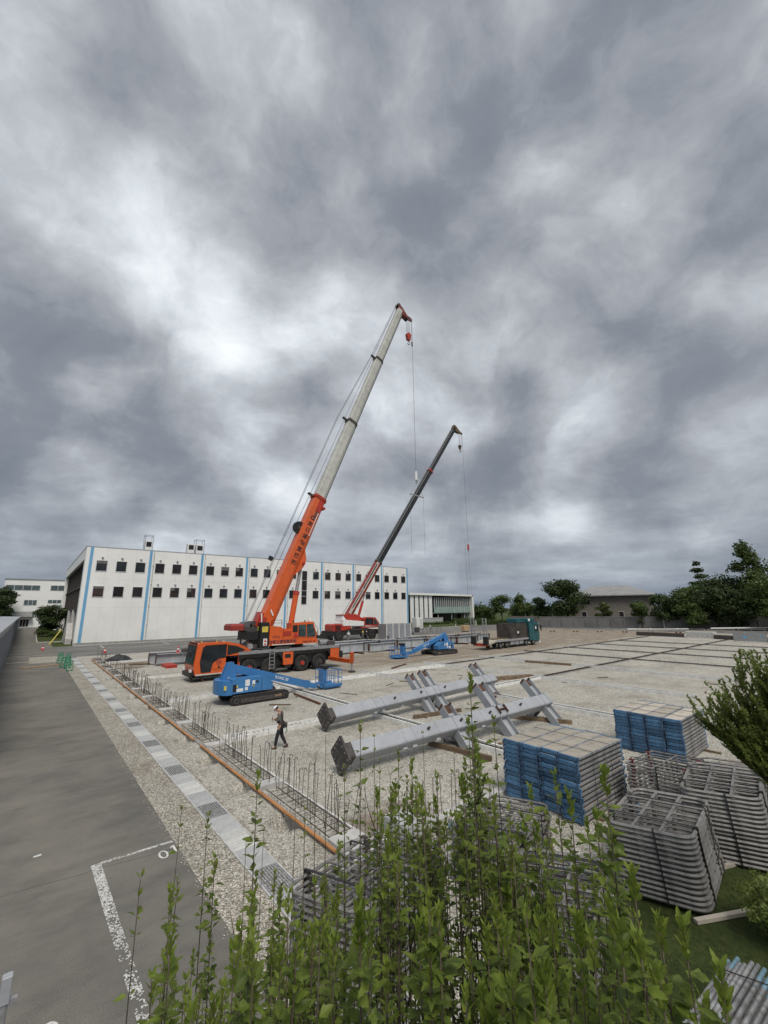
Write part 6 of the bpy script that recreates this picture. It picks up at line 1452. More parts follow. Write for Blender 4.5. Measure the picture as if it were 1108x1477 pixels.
def person(lab, loc, rz, legs, arms, bow=.0, top='cloth_white', low='trousers', hat='helmet', belt=True, detail=True, lean=0.0, phone=False, s=1.0):
    t = thing('person', lab, 'person', loc, rz); t.scale = (s, s, s)
    V_ = lambda *a: Vector(a)
    pel = V_(0, 0, .90); ch = V_(.03 + lean * .5, 0, 1.22); nk = V_(.05 + lean, 0, 1.42); hd = V_(.09 + lean + bow * .08, 0, 1.52 - bow * .02); cr = V_(.10 + lean + bow * .13, 0, 1.615 - bow * .04)
    pts = [pel, (pel + ch) / 2, ch, V_(.04 + lean * .8, 0, 1.36), nk, hd, cr]; rad = [(.13, .10), (.12, .095), (.13, .10), (.12, .09), .055, (.085, .075), (.078, .072)]
    ed = [(i, i + 1) for i in range(6)]
    ends = {}
    for s_, (kn, an, to) in zip((1, -1), legs):
        b0 = len(pts); pts += [V_(0, .09 * s_, .86), V_(kn[0], .10 * s_, kn[1]), V_(an[0], .10 * s_, an[1]), V_(to[0], .115 * s_, to[1])]; rad += [.088, .058, .038, (.035, .03)]; ed += [(0, b0), (b0, b0 + 1), (b0 + 1, b0 + 2), (b0 + 2, b0 + 3)]; ends['f%d' % s_] = (pts[b0 + 2], pts[b0 + 3])
    for s_, (el, wr) in zip((1, -1), arms):
        b0 = len(pts); sh = V_(.04 + lean * .8, .185 * s_, 1.365); pts += [sh, V_(*el), V_(*wr)]; rad += [.055, .042, .028]; ed += [(3, b0), (b0, b0 + 1), (b0 + 1, b0 + 2)]
        fd = (V_(*wr) - V_(*el)).normalized(); palm = V_(*wr) + fd * .06; pts.append(palm); rad.append((.035, .018)); ed.append((b0 + 2, b0 + 3)); ends['a%d' % s_] = (sh, V_(*el), V_(*wr), palm, fd)
    body = skin_mesh('body', t, [tuple(p) for p in pts], ed, rad, 'skin', 2)
    # hands: four bent fingers and a thumb
    for s_ in (1, -1):
        sh, el, wr, palm, fd = ends['a%d' % s_]
        side = fd.cross(Vector((0, 0, 1))).normalized()
        if side.length < .1: side = Vector((0, 1, 0))
        nrm = side.cross(fd).normalized(); b = MB()
        for i, ln in enumerate((.036, .042, .040, .032)):
            r0 = palm + fd * .015 + side * ((i - 1.5) * .017); k1 = r0 + fd * ln - nrm * .006; k2 = k1 + fd * ln * .5 - nrm * ln * .5; k3 = k2 + fd * .002 - nrm * ln * .45
            b.tube([r0, k1, k2, k3], .0085, 'skin', 6, .006)
        th = palm - fd * .03 + side * .028 * (-s_); b.tube([th, th + fd * .03 + side * .02 * (-s_) - nrm * .012, th + fd * .055 + side * .012 * (-s_) - nrm * .02], .010, 'skin', 6, .007); b.smooth = True; b.build('fingers', t)
    # clothes: trousers and jacket follow the same skeleton, slightly fuller
    p2 = [V_(0, 0, .93), V_(.0, 0, .86)]; r2 = [(.15, .115), (.14, .11)]; e2 = [(0, 1)]
    for s_, (kn, an, to) in zip((1, -1), legs):
        b0 = len(p2); a = V_(an[0], .10 * s_, an[1]); k = V_(kn[0], .10 * s_, kn[1]); p2 += [V_(0, .09 * s_, .80), k, k.lerp(a, .5), a + (k - a).normalized() * .03]; r2 += [.10, .078, .070, .056]; e2 += [(1, b0), (b0, b0 + 1), (b0 + 1, b0 + 2), (b0 + 2, b0 + 3)]
    skin_mesh('trousers', t, [tuple(p) for p in p2], e2, r2, low, 2)
    p3 = [V_(.0, 0, .92), V_(.01, 0, 1.05), ch, V_(.04 + lean * .8, 0, 1.36), V_(.05 + lean * .9, 0, 1.43)]; r3 = [(.155, .125), (.145, .12), (.16, .125), (.145, .105), (.07, .07)]; e3 = [(0, 1), (1, 2), (2, 3), (3, 4)]
    for s_ in (1, -1):
        sh, el, wr, palm, fd = ends['a%d' % s_]; b0 = len(p3); p3 += [sh, el, el.lerp(wr, .55), wr - fd * .01]; r3 += [.072, .058, .05, .042]; e3 += [(3, b0), (b0, b0 + 1), (b0 + 1, b0 + 2), (b0 + 2, b0 + 3)]
    skin_mesh('jacket', t, [tuple(p) for p in p3], e3, r3, top, 2)
    for s_ in (1, -1):
        a, to = ends['f%d' % s_]; d_ = (to - a); d_.z = 0; d_ = d_.normalized() if d_.length > .01 else V_(1, 0, 0)
        h_ = a - d_ * .05 + V_(0, 0, -.05); b = skin_mesh('boot', t, [tuple(a + V_(0, 0, .05)), tuple(h_), tuple(h_ + d_ * .12), tuple(to + V_(0, 0, .008))], [(0, 1), (1, 2), (2, 3)], [.052, .048, .045, (.045, .032)], 'boot', 1)
    # head: hair, face, helmet
    dn = (cr - hd).normalized(); fwd = Vector((1, 0, 0)); fwd = (fwd - dn * fwd.dot(dn)).normalized(); sd_ = dn.cross(fwd)
    M_ = Matrix(((*fwd, 0), (*sd_, 0), (*dn, 0), (0, 0, 0, 1))).transposed(); M_.translation = hd + dn * .02
    def hb_(): b = MB(); b.M = M_; return b
    b = hb_(); b.tube([(.082, 0, .025), (.105, 0, -.005), (.088, 0, -.012)], .014, 'skin', 6, .012)
    for s_ in (1, -1): b.tube([(.0, s_ * .076, .02), (-.008, s_ * .09, .0), (.0, s_ * .078, -.025)], .014, 'skin', 6)
    b.smooth = True; b.build('nose_and_ears', t)
    b = hb_()
    for s_ in (1, -1): b.cyl((.076, s_ * .030, .028), .011, .012, 'hair', 'x', 8); b.box(.076, .084, s_ * .030 - .017, s_ * .030 + .017, .044, .050, 'hair')
    b.box(.078, .086, -.024, .024, -.046, -.040, 'red'); b.build('eyes_and_mouth', t)
    b = hb_(); n, k = 16, 6; vs = []; fs = []
    for j in range(k + 1):
        a = (j / k) * PI * .5; rr = .098 * math.cos(a); z = .045 + .075 * math.sin(a)
        for i in range(n): th = 2 * PI * i / n; vs.append((rr * 1.12 * math.cos(th) - .004, rr * math.sin(th), z))
    for j in range(k):
        for i in range(n): fs.append((j * n + i, j * n + (i + 1) % n, (j + 1) * n + (i + 1) % n, (j + 1) * n + i))
    b.add(vs, fs, 'hair' if hat == 'hair' else hat)
    if hat != 'hair': b.prism([(.08, -.075), (.135, -.05), (.15, 0), (.135, .05), (.08, .075)], .042, .052, hat, 'z')
    b.smooth = True; b.build('hair' if hat == 'hair' else 'helmet', t)
    if hat != 'hair':
        b = hb_(); b.bbox(-.10, .03, -.082, .082, -.035, .05, 'hair', .03); b.smooth = False; b.build('hair', t)
    if belt:
        b = MB(); b.tube([(.15 * math.cos(i * PI / 10) , .165 * math.sin(i * PI / 10), 1.0 - .01 * math.cos(i)) for i in range(21)], .026, 'black', 6, cap=False); bl = b.build('tool_belt', t)
        b = MB(); b.bbox(-.2, -.08, .10, .2, .82, 1.0, 'black', .02); b.bbox(-.26, -.15, -.08, .06, .80, .99, 'dark_steel', .02); b.tube([(-.24, .02, .8), (-.27, .03, .66), (-.2, .03, .62)], .02, 'cloth_green', 6); b.tube([(-.15, .12, 1.0), (-.10, .15, 1.2), (-.02, .12, 1.40)], .016, 'hair', 5); b.build('tool_pouch', bl)
    if phone: b = MB(); b.bbox(.34, .35, -.045, .045, 1.10, 1.2, 'black', .003); b.build('phone', t)
    return t
wk = person('person in white helmet and brown jacket walking with a phone held in both hands', (8.58, 17.4, 0), R(141), (((.11, .50), (.18, .09), (.31, .035)), ((-.03, .48), (-.24, .12), (-.11, .035))), (((.00, .27, 1.12), (.25, .06, 1.11)), ((.00, -.27, 1.12), (.25, -.06, 1.11))), bow=1.4, top='jacket', phone=True, s=1.0)
stand = (((.03, .48), (.0, .08), (.13, .035)), ((.02, .48), (-.03, .08), (.10, .035)))
step = (((.12, .49), (.16, .08), (.29, .035)), ((.0, .47), (-.2, .10), (-.07, .035)))
adn = (((.02, .25, 1.1), (.12, .27, .88)), ((.0, -.25, 1.1), (.08, -.27, .86)))
fwdarm = (((.08, .24, 1.12), (.32, .18, 1.14)), ((.08, -.24, 1.12), (.32, -.16, 1.10)))
person('person in white helmet and pale clothes standing left of the tripod by the far crane', (44.2, 64.6, 0), R(40), stand, adn, top='cloth_white', low='cloth_grey', s=1.05)
person('person in white helmet and dark clothes standing right of the tripod by the far crane', (47.3, 63.3, 0), R(200), stand, fwdarm, top='trousers', low='trousers', s=1.0)
person('person in green top and white helmet standing on the road behind the truck ramps', (97.0, 86.4, 0), R(-30), step, fwdarm, top='cloth_green', low='cloth_white', s=1.05)
person('person all in white walking on the road between the upright truck ramps', (107.5, 87.4, 0), R(-70), step, adn, top='cloth_white', low='cloth_white', s=1.1)
person('person crouched forward in grey on the long girder row', (47.9, 58.0, .0), R(10), stand, fwdarm, top='cloth_grey', low='trousers', lean=.25, s=.95)
person('person in white top standing right at the equipment on the far road', (76.2, 76.0, 0), R(100), stand, adn, top='cloth_white', low='cloth_grey', s=1.0)
# small site clutter behind the girders
for k, (x, y, mt_, lab) in enumerate(((62.0, 53.0, 'timber_pale', 'brown box on the girders beside the truck ramp'), (71.5, 76, 'dark_steel', 'dark machine on the road left of the truck ramps'), (66, 72, 'galv', 'grey machine on the road right of the louvred enclosure'), (59.5, 70, 'black', 'small black box right of the louvred enclosure'))):
    t = thing('site_box', lab, 'site box', (x, y, 1.3 if k == 0 else 0)); b = MB(); b.bbox(-.7, .7, -.5, .5, .15, 1.15, mt_, .06); b.build('casing', t); b = MB(); b.tube([(-.6, -.4, 1.15), (-.6, -.4, 1.4), (.6, -.4, 1.4), (.6, -.4, 1.15)], .03, 'galv', 5); b.build('handle', t); b = MB(); b.box(-.6, .6, -.4, .4, 0, .15, 'black'); b.build('base', t)
for k in range(6):
    x = 63 + k * 2.2; t = thing('steel_trestle', 'grey folding steel trestle on the road behind the girder row, number %s from the left' % ['one', 'two', 'three', 'four', 'five', 'six'][k], 'trestle', (x, 70 + (k % 2), 0), sr.uniform(-.3, .3), 'steel trestles behind the girder row')
    b = MB()
    for s_ in (-1, 1):
        for u_ in (-1, 1): b.bar((s_ * .7, u_ * .4, 0), (s_ * .6, 0, 1.2), .07, .07, 'galv')
    b.bar((-.8, 0, 1.22), (.8, 0, 1.22), .1, .1, 'galv'); b.build('legs', t); b = MB(); b.bar((-.7, -.2, .6), (.7, -.2, .6), .05, .05, 'galv'); b.bar((-.7, .2, .6), (.7, -.2, .9), .05, .05, 'galv'); b.build('brace', t)

# ================================================================== TREES AND SHRUBS
def crown_mesh(lumps, n, leaf, seed, m, flat=.0):
    r = random.Random(seed); b = MB(); vs = []; fs = []
    tot = sum(l[3] * l[4] for l in lumps)
    for (cx, cy, cz, rx, rz) in lumps:
        k = int(n * rx * rz / tot)
        for _ in range(k):
            th = r.uniform(0, 2 * PI); ph = math.acos(r.uniform(-.9, 1)); rr = (r.random() ** .38)
            q = Vector((math.sin(ph) * math.cos(th), math.sin(ph) * math.sin(th), math.cos(ph)))
            bump = .78 + .5 * noise.noise(q * 2.2 + Vector((seed, cx, cz)))
            p = Vector((cx + q.x * rx * rr * bump, cy + q.y * rx * rr * bump, cz + q.z * rz * rr * bump))
            s = leaf * r.uniform(.55, 1.3); nrm = (q * 1.2 + Vector((r.uniform(-1, 1), r.uniform(-1, 1), r.uniform(-.6, 1)))).normalized()
            a = nrm.orthogonal().normalized(); a = (Matrix.Rotation(r.uniform(0, 6.3), 3, nrm) @ a); c_ = nrm.cross(a)
            i0 = len(vs); vs += [p - a * s * .5, p + c_ * s * .32, p + a * s * .6, p - c_ * s * .30 + nrm * s * .15]; fs.append((i0, i0 + 1, i0 + 2, i0 + 3))
    b.add(vs, fs, m); return b
def tree(lab, cat, x, y, h, w_, seed, m, n=2600, leaf=.42, base=.18, kind='round', trunk=.22, name='tree'):
    t = thing(name, lab, cat, (x, y, 0), 0, 'trees beyond the site' if name == 'tree' else None); r = random.Random(seed); lumps = []
    if kind == 'round':
        for i in range(20):
            a = r.uniform(0, 6.28); k = r.uniform(.1, .66) * w_; z = h * (base + (1 - base) * r.uniform(.18, .84)); s_ = w_ * r.uniform(.32, .52); zz = 1 - (2 * (z / h - .5)) ** 2 * .5
            lumps.append((math.cos(a) * k * zz, math.sin(a) * k * zz, z, s_, s_ * r.uniform(.55, .75)))
        lumps.append((0, 0, h * .84, w_ * .42, h * .15))
    elif kind == 'tall':
        for i in range(16):
            f = i / 15; a = r.uniform(0, 6.28); k = w_ * (1 - f * .75) * r.uniform(.2, .6); z = h * (base + (1 - base) * f * .93)
            lumps.append((math.cos(a) * k, math.sin(a) * k, z, w_ * r.uniform(.40, .62) * (1.1 - f * .6), h * r.uniform(.09, .14)))
    elif kind == 'tier':
        for i in range(9):
            f = i / 8; k = w_ * (1 - f) * .85 + .12 * w_
            for j in range(4): a = r.uniform(0, 6.28); lumps.append((math.cos(a) * k * .5, math.sin(a) * k * .5, h * (base + (1 - base) * f * .95), k * .62, h * .05))
    b = MB()
    b.tube([(0, 0, 0), (r.uniform(-.2, .2), r.uniform(-.2, .2), h * .35), (r.uniform(-.3, .3), r.uniform(-.3, .3), h * .8)], trunk, 'bark', 7, trunk * .3)
    tr_ = b.build('trunk', t)
    b = MB()
    for i in range(6):
        L_ = lumps[i * 2 % len(lumps)]; z0 = h * r.uniform(.2, .45); b.tube([(0, 0, z0), (L_[0] * .5, L_[1] * .5, (z0 + L_[2]) * .55), (L_[0], L_[1], L_[2])], trunk * .4, 'bark', 5, trunk * .12)
    b.build('limbs', t)
    crown_mesh(lumps, int(n * 1.7), leaf, seed, m).build('crown', t)
    return t
tree('big dark dome shaped tree left of the beige house', 'tree', 123.2, 66.6, 14.4, 8.2, 1, 'leaf_dark', 5200, .62, .10)
tree('mid green tree behind the truck cab, left of the dome tree', 'tree', 125.2, 82.6, 10.6, 4.6, 2, 'leaf_mid', 2400, .5, .12)
tree('narrow dark tree between the truck cab lamp pole and the dome tree', 'tree', 124.5, 75.5, 9.2, 3.4, 3, 'leaf_dark', 2000, .5, .08)
tree('spreading light tree with open crown right of the glass pavilion', 'tree', 125.7, 90.7, 10.2, 4.8, 4, 'leaf_mid', 1800, .5, .22)
tree('low round shrub tree right beside the glass pavilion', 'tree', 127, 98.5, 6.2, 4.4, 5, 'leaf_mid', 1700, .5, .05)
tree('yellow green round tree in front of the beige house', 'tree', 121, 54.2, 7.2, 2.7, 6, 'leaf_light', 1700, .42, .12)
tree('olive brown bushy tree right of the beige house corner', 'tree', 121, 45.0, 7.2, 3.6, 7, 'leaf_mid', 2000, .45, .05)
tree('dark wide bush tree behind the right lamp pole', 'tree', 124, 40.0, 8.8, 5.0, 8, 'leaf_dark', 2600, .5, .04)
tree('pale grey green bush tree right of the right lamp pole', 'tree', 123, 34.0, 6.6, 4.4, 9, 'leaf_mid', 2000, .45, .04)
tree('tall tiered dark pine rising above the right hand trees', 'tree', 146, 37.8, 18.0, 8.4, 10, 'leaf_dark', 3600, .6, .15, 'tier')
tree('leafy green tree in front of the tiered pine', 'tree', 131, 34.5, 11.5, 6.4, 12, 'leaf_mid', 2600, .52, .08)
tree('dense green tree between pine and tall right edge tree', 'tree', 134, 29.5, 14.0, 8.0, 13, 'leaf_dark', 3600, .58, .05)
tree('tallest leafy tree at the right edge of the photo', 'tree', 132.0, 24.2, 20.5, 8.0, 14, 'leaf_mid', 5200, .62, .10, 'tall')
tree('green tree behind the tallest tree, cut by the right edge', 'tree', 134, 15.5, 18.5, 8.5, 15, 'leaf_mid', 3600, .6, .06)
tree('dark broad tree low at the right edge behind the boundary wall', 'tree', 126, 26.5, 9.5, 6.0, 16, 'leaf_dark', 3000, .55, .03)
tree('small round hedge tree behind the boundary wall between house and pine', 'tree', 129, 43.0, 9.2, 3.8, 17, 'leaf_mid', 1900, .5, .05)
tree('dark tree at the left edge beyond the grey walkway', 'tree', -8.6, 208, 15.5, 6.5, 18, 'leaf_dark', 3600, .8, .05)
tree('rounded dark garden tree at the left corner of the hall', 'garden tree', 3.9, 131.0, 7.6, 5.0, 19, 'leaf_dark', 4200, .42, .0, name='garden_tree')
for k, (x, y, w_, h, lab) in enumerate(((2.6, 128, 2.0, 2.3, 'low clipped bush left under the garden tree'), (5.2, 122, 2.4, 1.7, 'flat clipped bush right under the garden tree'))):
    t = thing('bush', lab, 'bush', (x, y, 0)); crown_mesh([(0, 0, h * .5, w_, h * .55)], 1000, .3, 30 + k, 'leaf_mid').build('foliage', t); b = MB(); b.tube([(0, 0, 0), (0, 0, h * .6)], .1, 'bark', 6); b.build('stem', t)
grid('garden_bed', [1.6, 3, 6.0], [104, 115, 136], .02, 'lawn'); b = MB(); b.box(1.45, 1.6, 104, 136, 0, .16, 'concrete_light'); b.box(1.45, 6.0, 103.85, 104, 0, .16, 'concrete_light'); struct(b.build('kerb'))
# clipped hedges in front of the glass pavilion and the far side
def hedge_row(lab, p, q, h, w_, n, seed):
    p, q = Vector((*p, 0)), Vector((*q, 0)); t = thing('clipped_hedge', lab, 'hedge', p); r = random.Random(seed); lumps = []; k = int((q - p).length / (w_ * .8))
    for i in range(k + 1): c_ = (q - p) * (i / max(1, k)); lumps.append((c_.x, c_.y, h * .5, w_ * .75, h * .62))
    crown_mesh(lumps, n, .34, seed, 'leaf_mid').build('foliage', t)
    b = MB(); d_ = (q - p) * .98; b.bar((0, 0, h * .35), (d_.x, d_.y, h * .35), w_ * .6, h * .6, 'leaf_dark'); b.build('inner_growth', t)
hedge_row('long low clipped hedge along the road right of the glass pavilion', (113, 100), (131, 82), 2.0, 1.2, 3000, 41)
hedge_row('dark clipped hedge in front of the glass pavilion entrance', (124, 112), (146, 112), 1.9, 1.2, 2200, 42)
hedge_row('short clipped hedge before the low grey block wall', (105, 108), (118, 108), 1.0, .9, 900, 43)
# far wood beyond everything
b = crown_mesh([(x * 6.0 + random.Random(x).uniform(-2, 2), 260 - x * 3.2 + 20 * math.sin(x), 3.2, 8.5, random.Random(x + 7).uniform(4.5, 7.5)) for x in range(22, 66)], 16000, 1.5, 55, 'leaf_dark')
o = b.build('far_wood'); tag(o, 'dark far wood reading as one mass along the horizon', 'wood'); stuff(o)
b = crown_mesh([(150 + x * 9, 60 - x * 12, 3.5, 9, 6) for x in range(0, 14)], 7000, 1.4, 56, 'leaf_dark')
o = b.build('far_wood'); tag(o, 'dark mass of trees behind the house and right hand trees', 'wood'); stuff(o)

# ---- leaning shrub at the right edge
def leaf(vs, fs, p, d, n, L_, wd, fold=.25, droop=.2):
    """serrated ovate leaf, base p, direction d, normal n"""
    s_ = d.cross(n).normalized(); i = len(vs)
    tip = p + d * L_ - n * L_ * droop
    for f, k in ((.0, .08), (.26, .72), (.44, 1.0), (.55, .60), (.74, .52)):
        c_ = p + d * (L_ * f) - n * (L_ * droop * f * f)
        vs.append(c_ + s_ * wd * .5 * k + n * wd * fold * k); vs.append(c_ - n * 0.0); vs.append(c_ - s_ * wd * .5 * k + n * wd * fold * k)
    vs.append(tip)
    for r_i in range(4):
        a = i + r_i * 3; fs.append((a, a + 1, a + 4, a + 3)); fs.append((a + 1, a + 2, a + 5, a + 4))
    a = i + 12; fs.append((a, a + 1, i + 15)); fs.append((a + 1, a + 2, i + 15))
def simple_leaf(vs, fs, p, d, n, L_, wd):
    s_ = d.cross(n).normalized(); i = len(vs); vs += [p, p + d * L_ * .45 + s_ * wd * .5 + n * wd * .15, p + d * L_, p + d * L_ * .45 - s_ * wd * .5 + n * wd * .15]; fs += [(i, i + 1, i + 2, i + 3)]
def fan_shrub(lab, base, targets, seed, leafL, m, spacing, name='shrub'):
    t = thing(name, lab, 'shrub', base); r = random.Random(seed); B = Vector(base); sb = MB(); vs = []; fs = []
    hub = targets['hub']
    sb.tube([B, B.lerp(hub, .5) + Vector((.1, -.05, 0)), hub], .07, 'bark', 8, .04)
    for tip, w0 in targets['tips']:
        mid = hub.lerp(tip, .35) + Vector((r.uniform(-.08, .08), r.uniform(-.08, .08), -.10)); pts = [hub]
        for f in [i / 8 for i in range(1, 9)]: pts.append((hub * (1 - f) ** 2 + mid * 2 * f * (1 - f) + tip * f * f))
        sb.tube(pts, w0, 'bark', 5, .003)
        # side twigs
        tw = [(pts, .3)]
        for _ in range(5):
            j = r.randint(3, 7); o_ = pts[j]; dr = (pts[j] - pts[j - 1]).normalized(); e = o_ + (dr + Vector((r.uniform(-.6, .6), r.uniform(-.6, .6), r.uniform(.0, .8)))).normalized() * r.uniform(.25, .5); q = [o_, o_.lerp(e, .5) + Vector((0, 0, -.01)), e]; sb.tube(q, .006, 'bark', 4, .002); tw.append((q, 0))
        for q, st in tw:
            L_ = sum((q[i + 1] - q[i]).length for i in range(len(q) - 1)); k = int(L_ * (1 - st) / spacing)
            for i in range(k):
                f = st + (1 - st) * (i + r.random()) / k; x = f * (len(q) - 1); j = min(int(x), len(q) - 2); p = q[j].lerp(q[j + 1], x - j); dr = (q[j + 1] - q[j]).normalized()
                for _ in range(2):
                    d = (dr * .8 + Vector((r.uniform(-1, 1), r.uniform(-1, 1), r.uniform(-.5, 1)))).normalized(); n = (Vector((0, 0, 1)) + Vector((r.uniform(-.6, .6), r.uniform(-.6, .6), 0))).normalized()
                    if abs(d.dot(n)) > .95: continue
                    simple_leaf(vs, fs, p, d, n, leafL * r.uniform(.6, 1.25), leafL * .5)
    sb.build('branches', t, True); b = MB(); b.add(vs, fs, m); b.build('foliage', t, True); return t
rs_ = random.Random(77); tips = []
hub = Vector((9.35, 1.62, 2.55))
for i in range(190):
    f = rs_.random(); a = rs_.random()
    # fan from lower-left spread to upright; plane roughly facing the walkway plus depth
    u_ = 1.0 - f
    tx, ty, tz = 8.55 + .9 * (f ** .8) + rs_.uniform(-.25, .35), 2.65 - 1.5 * f + rs_.uniform(-.15, .15), 3.9 + 1.25 * math.sin(min(1, f * 1.25) * PI / 2) + rs_.uniform(-.25, .1)
    k = rs_.uniform(.40, 1.0); tp = hub + (Vector((tx, ty, tz)) - hub) * k; tips.append((tp, .009))
fan_shrub('green shrub leaning in from the right edge above the back frames', (9.8, 1.1, 0), {'hub': hub, 'tips': tips}, 5, .062, 'leaf_shrub', .014)
# small rounded shrub lower right
t = thing('round_shrub', 'dark rounded small leaved shrub on grass at the lower right edge', 'shrub', (10.5, 2.35, 0)); crown_mesh([(0, 0, .5, .75, .55), (.5, -.5, .5, .7, .55)], 9000, .06, 61, 'leaf_shrub').build('foliage', t); b = MB()
for i in range(12): a = i * .52; b.tube([(0, 0, 0), (.35 * math.cos(a), .35 * math.sin(a), .7)], .012, 'bark', 5, .005)
b.build('branches', t)
# grass blades on the lawn nearest the camera
rg = random.Random(9); vs = []; fs = []
for _ in range(26000):
    x = rg.uniform(6.0, 15); y = rg.uniform(-1.0, 4.55)
    if noise.noise(Vector((x * .9, y * .9, 4))) < -.28: continue
    a = rg.uniform(0, 6.3); h = rg.uniform(.02, .065); w_ = .006; dx, dy = math.cos(a), math.sin(a); i = len(vs); z = -.03 + noise.noise(Vector((x * .5, y * .5, 9))) * .03
    vs += [(x - dy * w_, y + dx * w_, z), (x + dy * w_, y - dx * w_, z), (x + dx * h * .5, y + dy * h * .5, z + h)]; fs.append((i, i + 1, i + 2))
b = MB(); b.add(vs, fs, 'grass_mat'); o = b.build('grass'); tag(o, 'short grass growing around the lower right frame stacks', 'grass'); stuff(o)

# ---- hedge of upright leafy shoots in front of the camera
hr = random.Random(2024)
def tip_at(u, v, d):
    r_ = raydir(u, v); k = d / math.hypot(r_.x, r_.y); return CAM + r_ * k
env = [(190, 1275), (240, 1200), (262, 1175), (300, 1260), (345, 1270), (372, 1130), (405, 1210), (450, 1180), (480, 1190), (520, 1060), (545, 1130), (590, 1095), (640, 1130), (678, 1010), (700, 1110), (740, 1150), (770, 1160), (810, 1140), (835, 1200), (872, 1125), (900, 1230), (940, 1300), (975, 1350), (1000, 1440), (1040, 1405), (1060, 1460)]
def envv(u):
    for (a, b_), (c_, d) in zip(env, env[1:]):
        if a <= u <= c_: return b_ + (d - b_) * (u - a) / (c_ - a)
    return 1470
stems = []     # tip, leafy amount, leaf length, radius
for u, v, d, lf, ls in ((203, 1268, 2.0, .35, .042), (262, 1170, 2.1, .15, .04), (247, 1285, 1.9, 1, .045), (372, 1120, 2.0, .9, .048), (355, 1215, 2.1, 0, .04), (520, 1045, 2.2, .7, .045), (497, 1110, 2.2, .8, .04), (575, 1085, 2.2, .8, .04), (678, 980, 1.8, 1.3, .05), (712, 1040, 2.0, .5, .04), (594, 1100, 2.1, .9, .045), (630, 1120, 2.1, .9, .045), (690, 1095, 2.0, 1, .045), (765, 1140, 1.9, 1, .05), (800, 1120, 1.9, .8, .045), (822, 1150, 1.7, 1, .05), (872, 1118, 1.6, 1.5, .058), (860, 1180, 1.8, 1, .05), (912, 1260, 1.5, 1.2, .06), (985, 1340, 1.4, 1.2, .06), (950, 1330, 1.4, 1.3, .06), (1040, 1405, 1.15, 1.3, .05), (1015, 1450, 1.2, 1.1, .05), (440, 1170, 2.3, .3, .035), (470, 1060, 2.3, .0, .03), (455, 1090, 2.3, 0, .03), (540, 1065, 2.4, .05, .03), (428, 1110, 2.3, .0, .03), (548, 1100, 2.3, .1, .03), (563, 1120, 2.2, .2, .03), (610, 1060, 2.3, .15, .03), (655, 1090, 2.2, .3, .03), (300, 1180, 2.2, .6, .04), (310, 1240, 2.1, .9, .045)):
    stems.append((tip_at(u, v, d), lf, ls))
for _ in range(185):          # upright shoots across the view
    u = hr.choice((hr.uniform(235, 500), hr.uniform(520, 985), hr.uniform(540, 940), hr.uniform(540, 800))); v = envv(u) + hr.uniform(8, 170) + (60 if u < 480 else 0)
    stems.append((tip_at(u, v, hr.uniform(1.6, 2.5)), hr.uniform(.3, 1.5), hr.uniform(.032, .056)))
for _ in range(52):           # nearer, bigger leaved shoots
    u = hr.uniform(515, 1010); v = max(envv(u) + 90, hr.uniform(1290, 1470)); stems.append((tip_at(u, v, hr.uniform(1.1, 1.55)), hr.uniform(.9, 1.6), hr.uniform(.040, .060)))
for _ in range(26):
    u = hr.uniform(200, 520); v = hr.uniform(1330, 1470); stems.append((tip_at(u, v, hr.uniform(1.2, 1.6)), hr.uniform(.8, 1.2), hr.uniform(.04, .05)))
for _ in range(60):           # thin bare twigs among them
    u = hr.uniform(380, 960); v = envv(u) + hr.uniform(20, 220); stems.append((tip_at(u, v, hr.uniform(1.7, 2.6)), hr.uniform(0, .15), .03))
places = ['sparse leafy shrub at the left end of the foreground hedge over the asphalt', 'thin stemmed shrub in the foreground before the drain strip', 'shrub with bare twigs before the corner footing in the foreground', 'leafy foreground shrub left of the tallest shoot', 'bright leaved foreground shrub carrying the tallest shoot before the steel columns', 'dense foreground shrub before the nearer blue plank stack', 'thick leaved foreground shrub before the nearest frame stack', 'rightmost foreground shrub above the lower right tube pile']
side_ = RI.copy(); side_.z = 0; side_.normalize()
bins = {}
for st in stems:
    s_ = (st[0] - CAM).dot(side_); depth = (st[0] - CAM).dot(Vector((FWv.x, FWv.y, 0)).normalized()); an = s_ / depth
    k = 0 if an < -.52 else 1 if an < -.34 else 2 if an < -.14 else 3 if an < .06 else 4 if an < .26 else 5 if an < .47 else 6 if an < .72 else 7
    bins.setdefault(k, []).append(st)
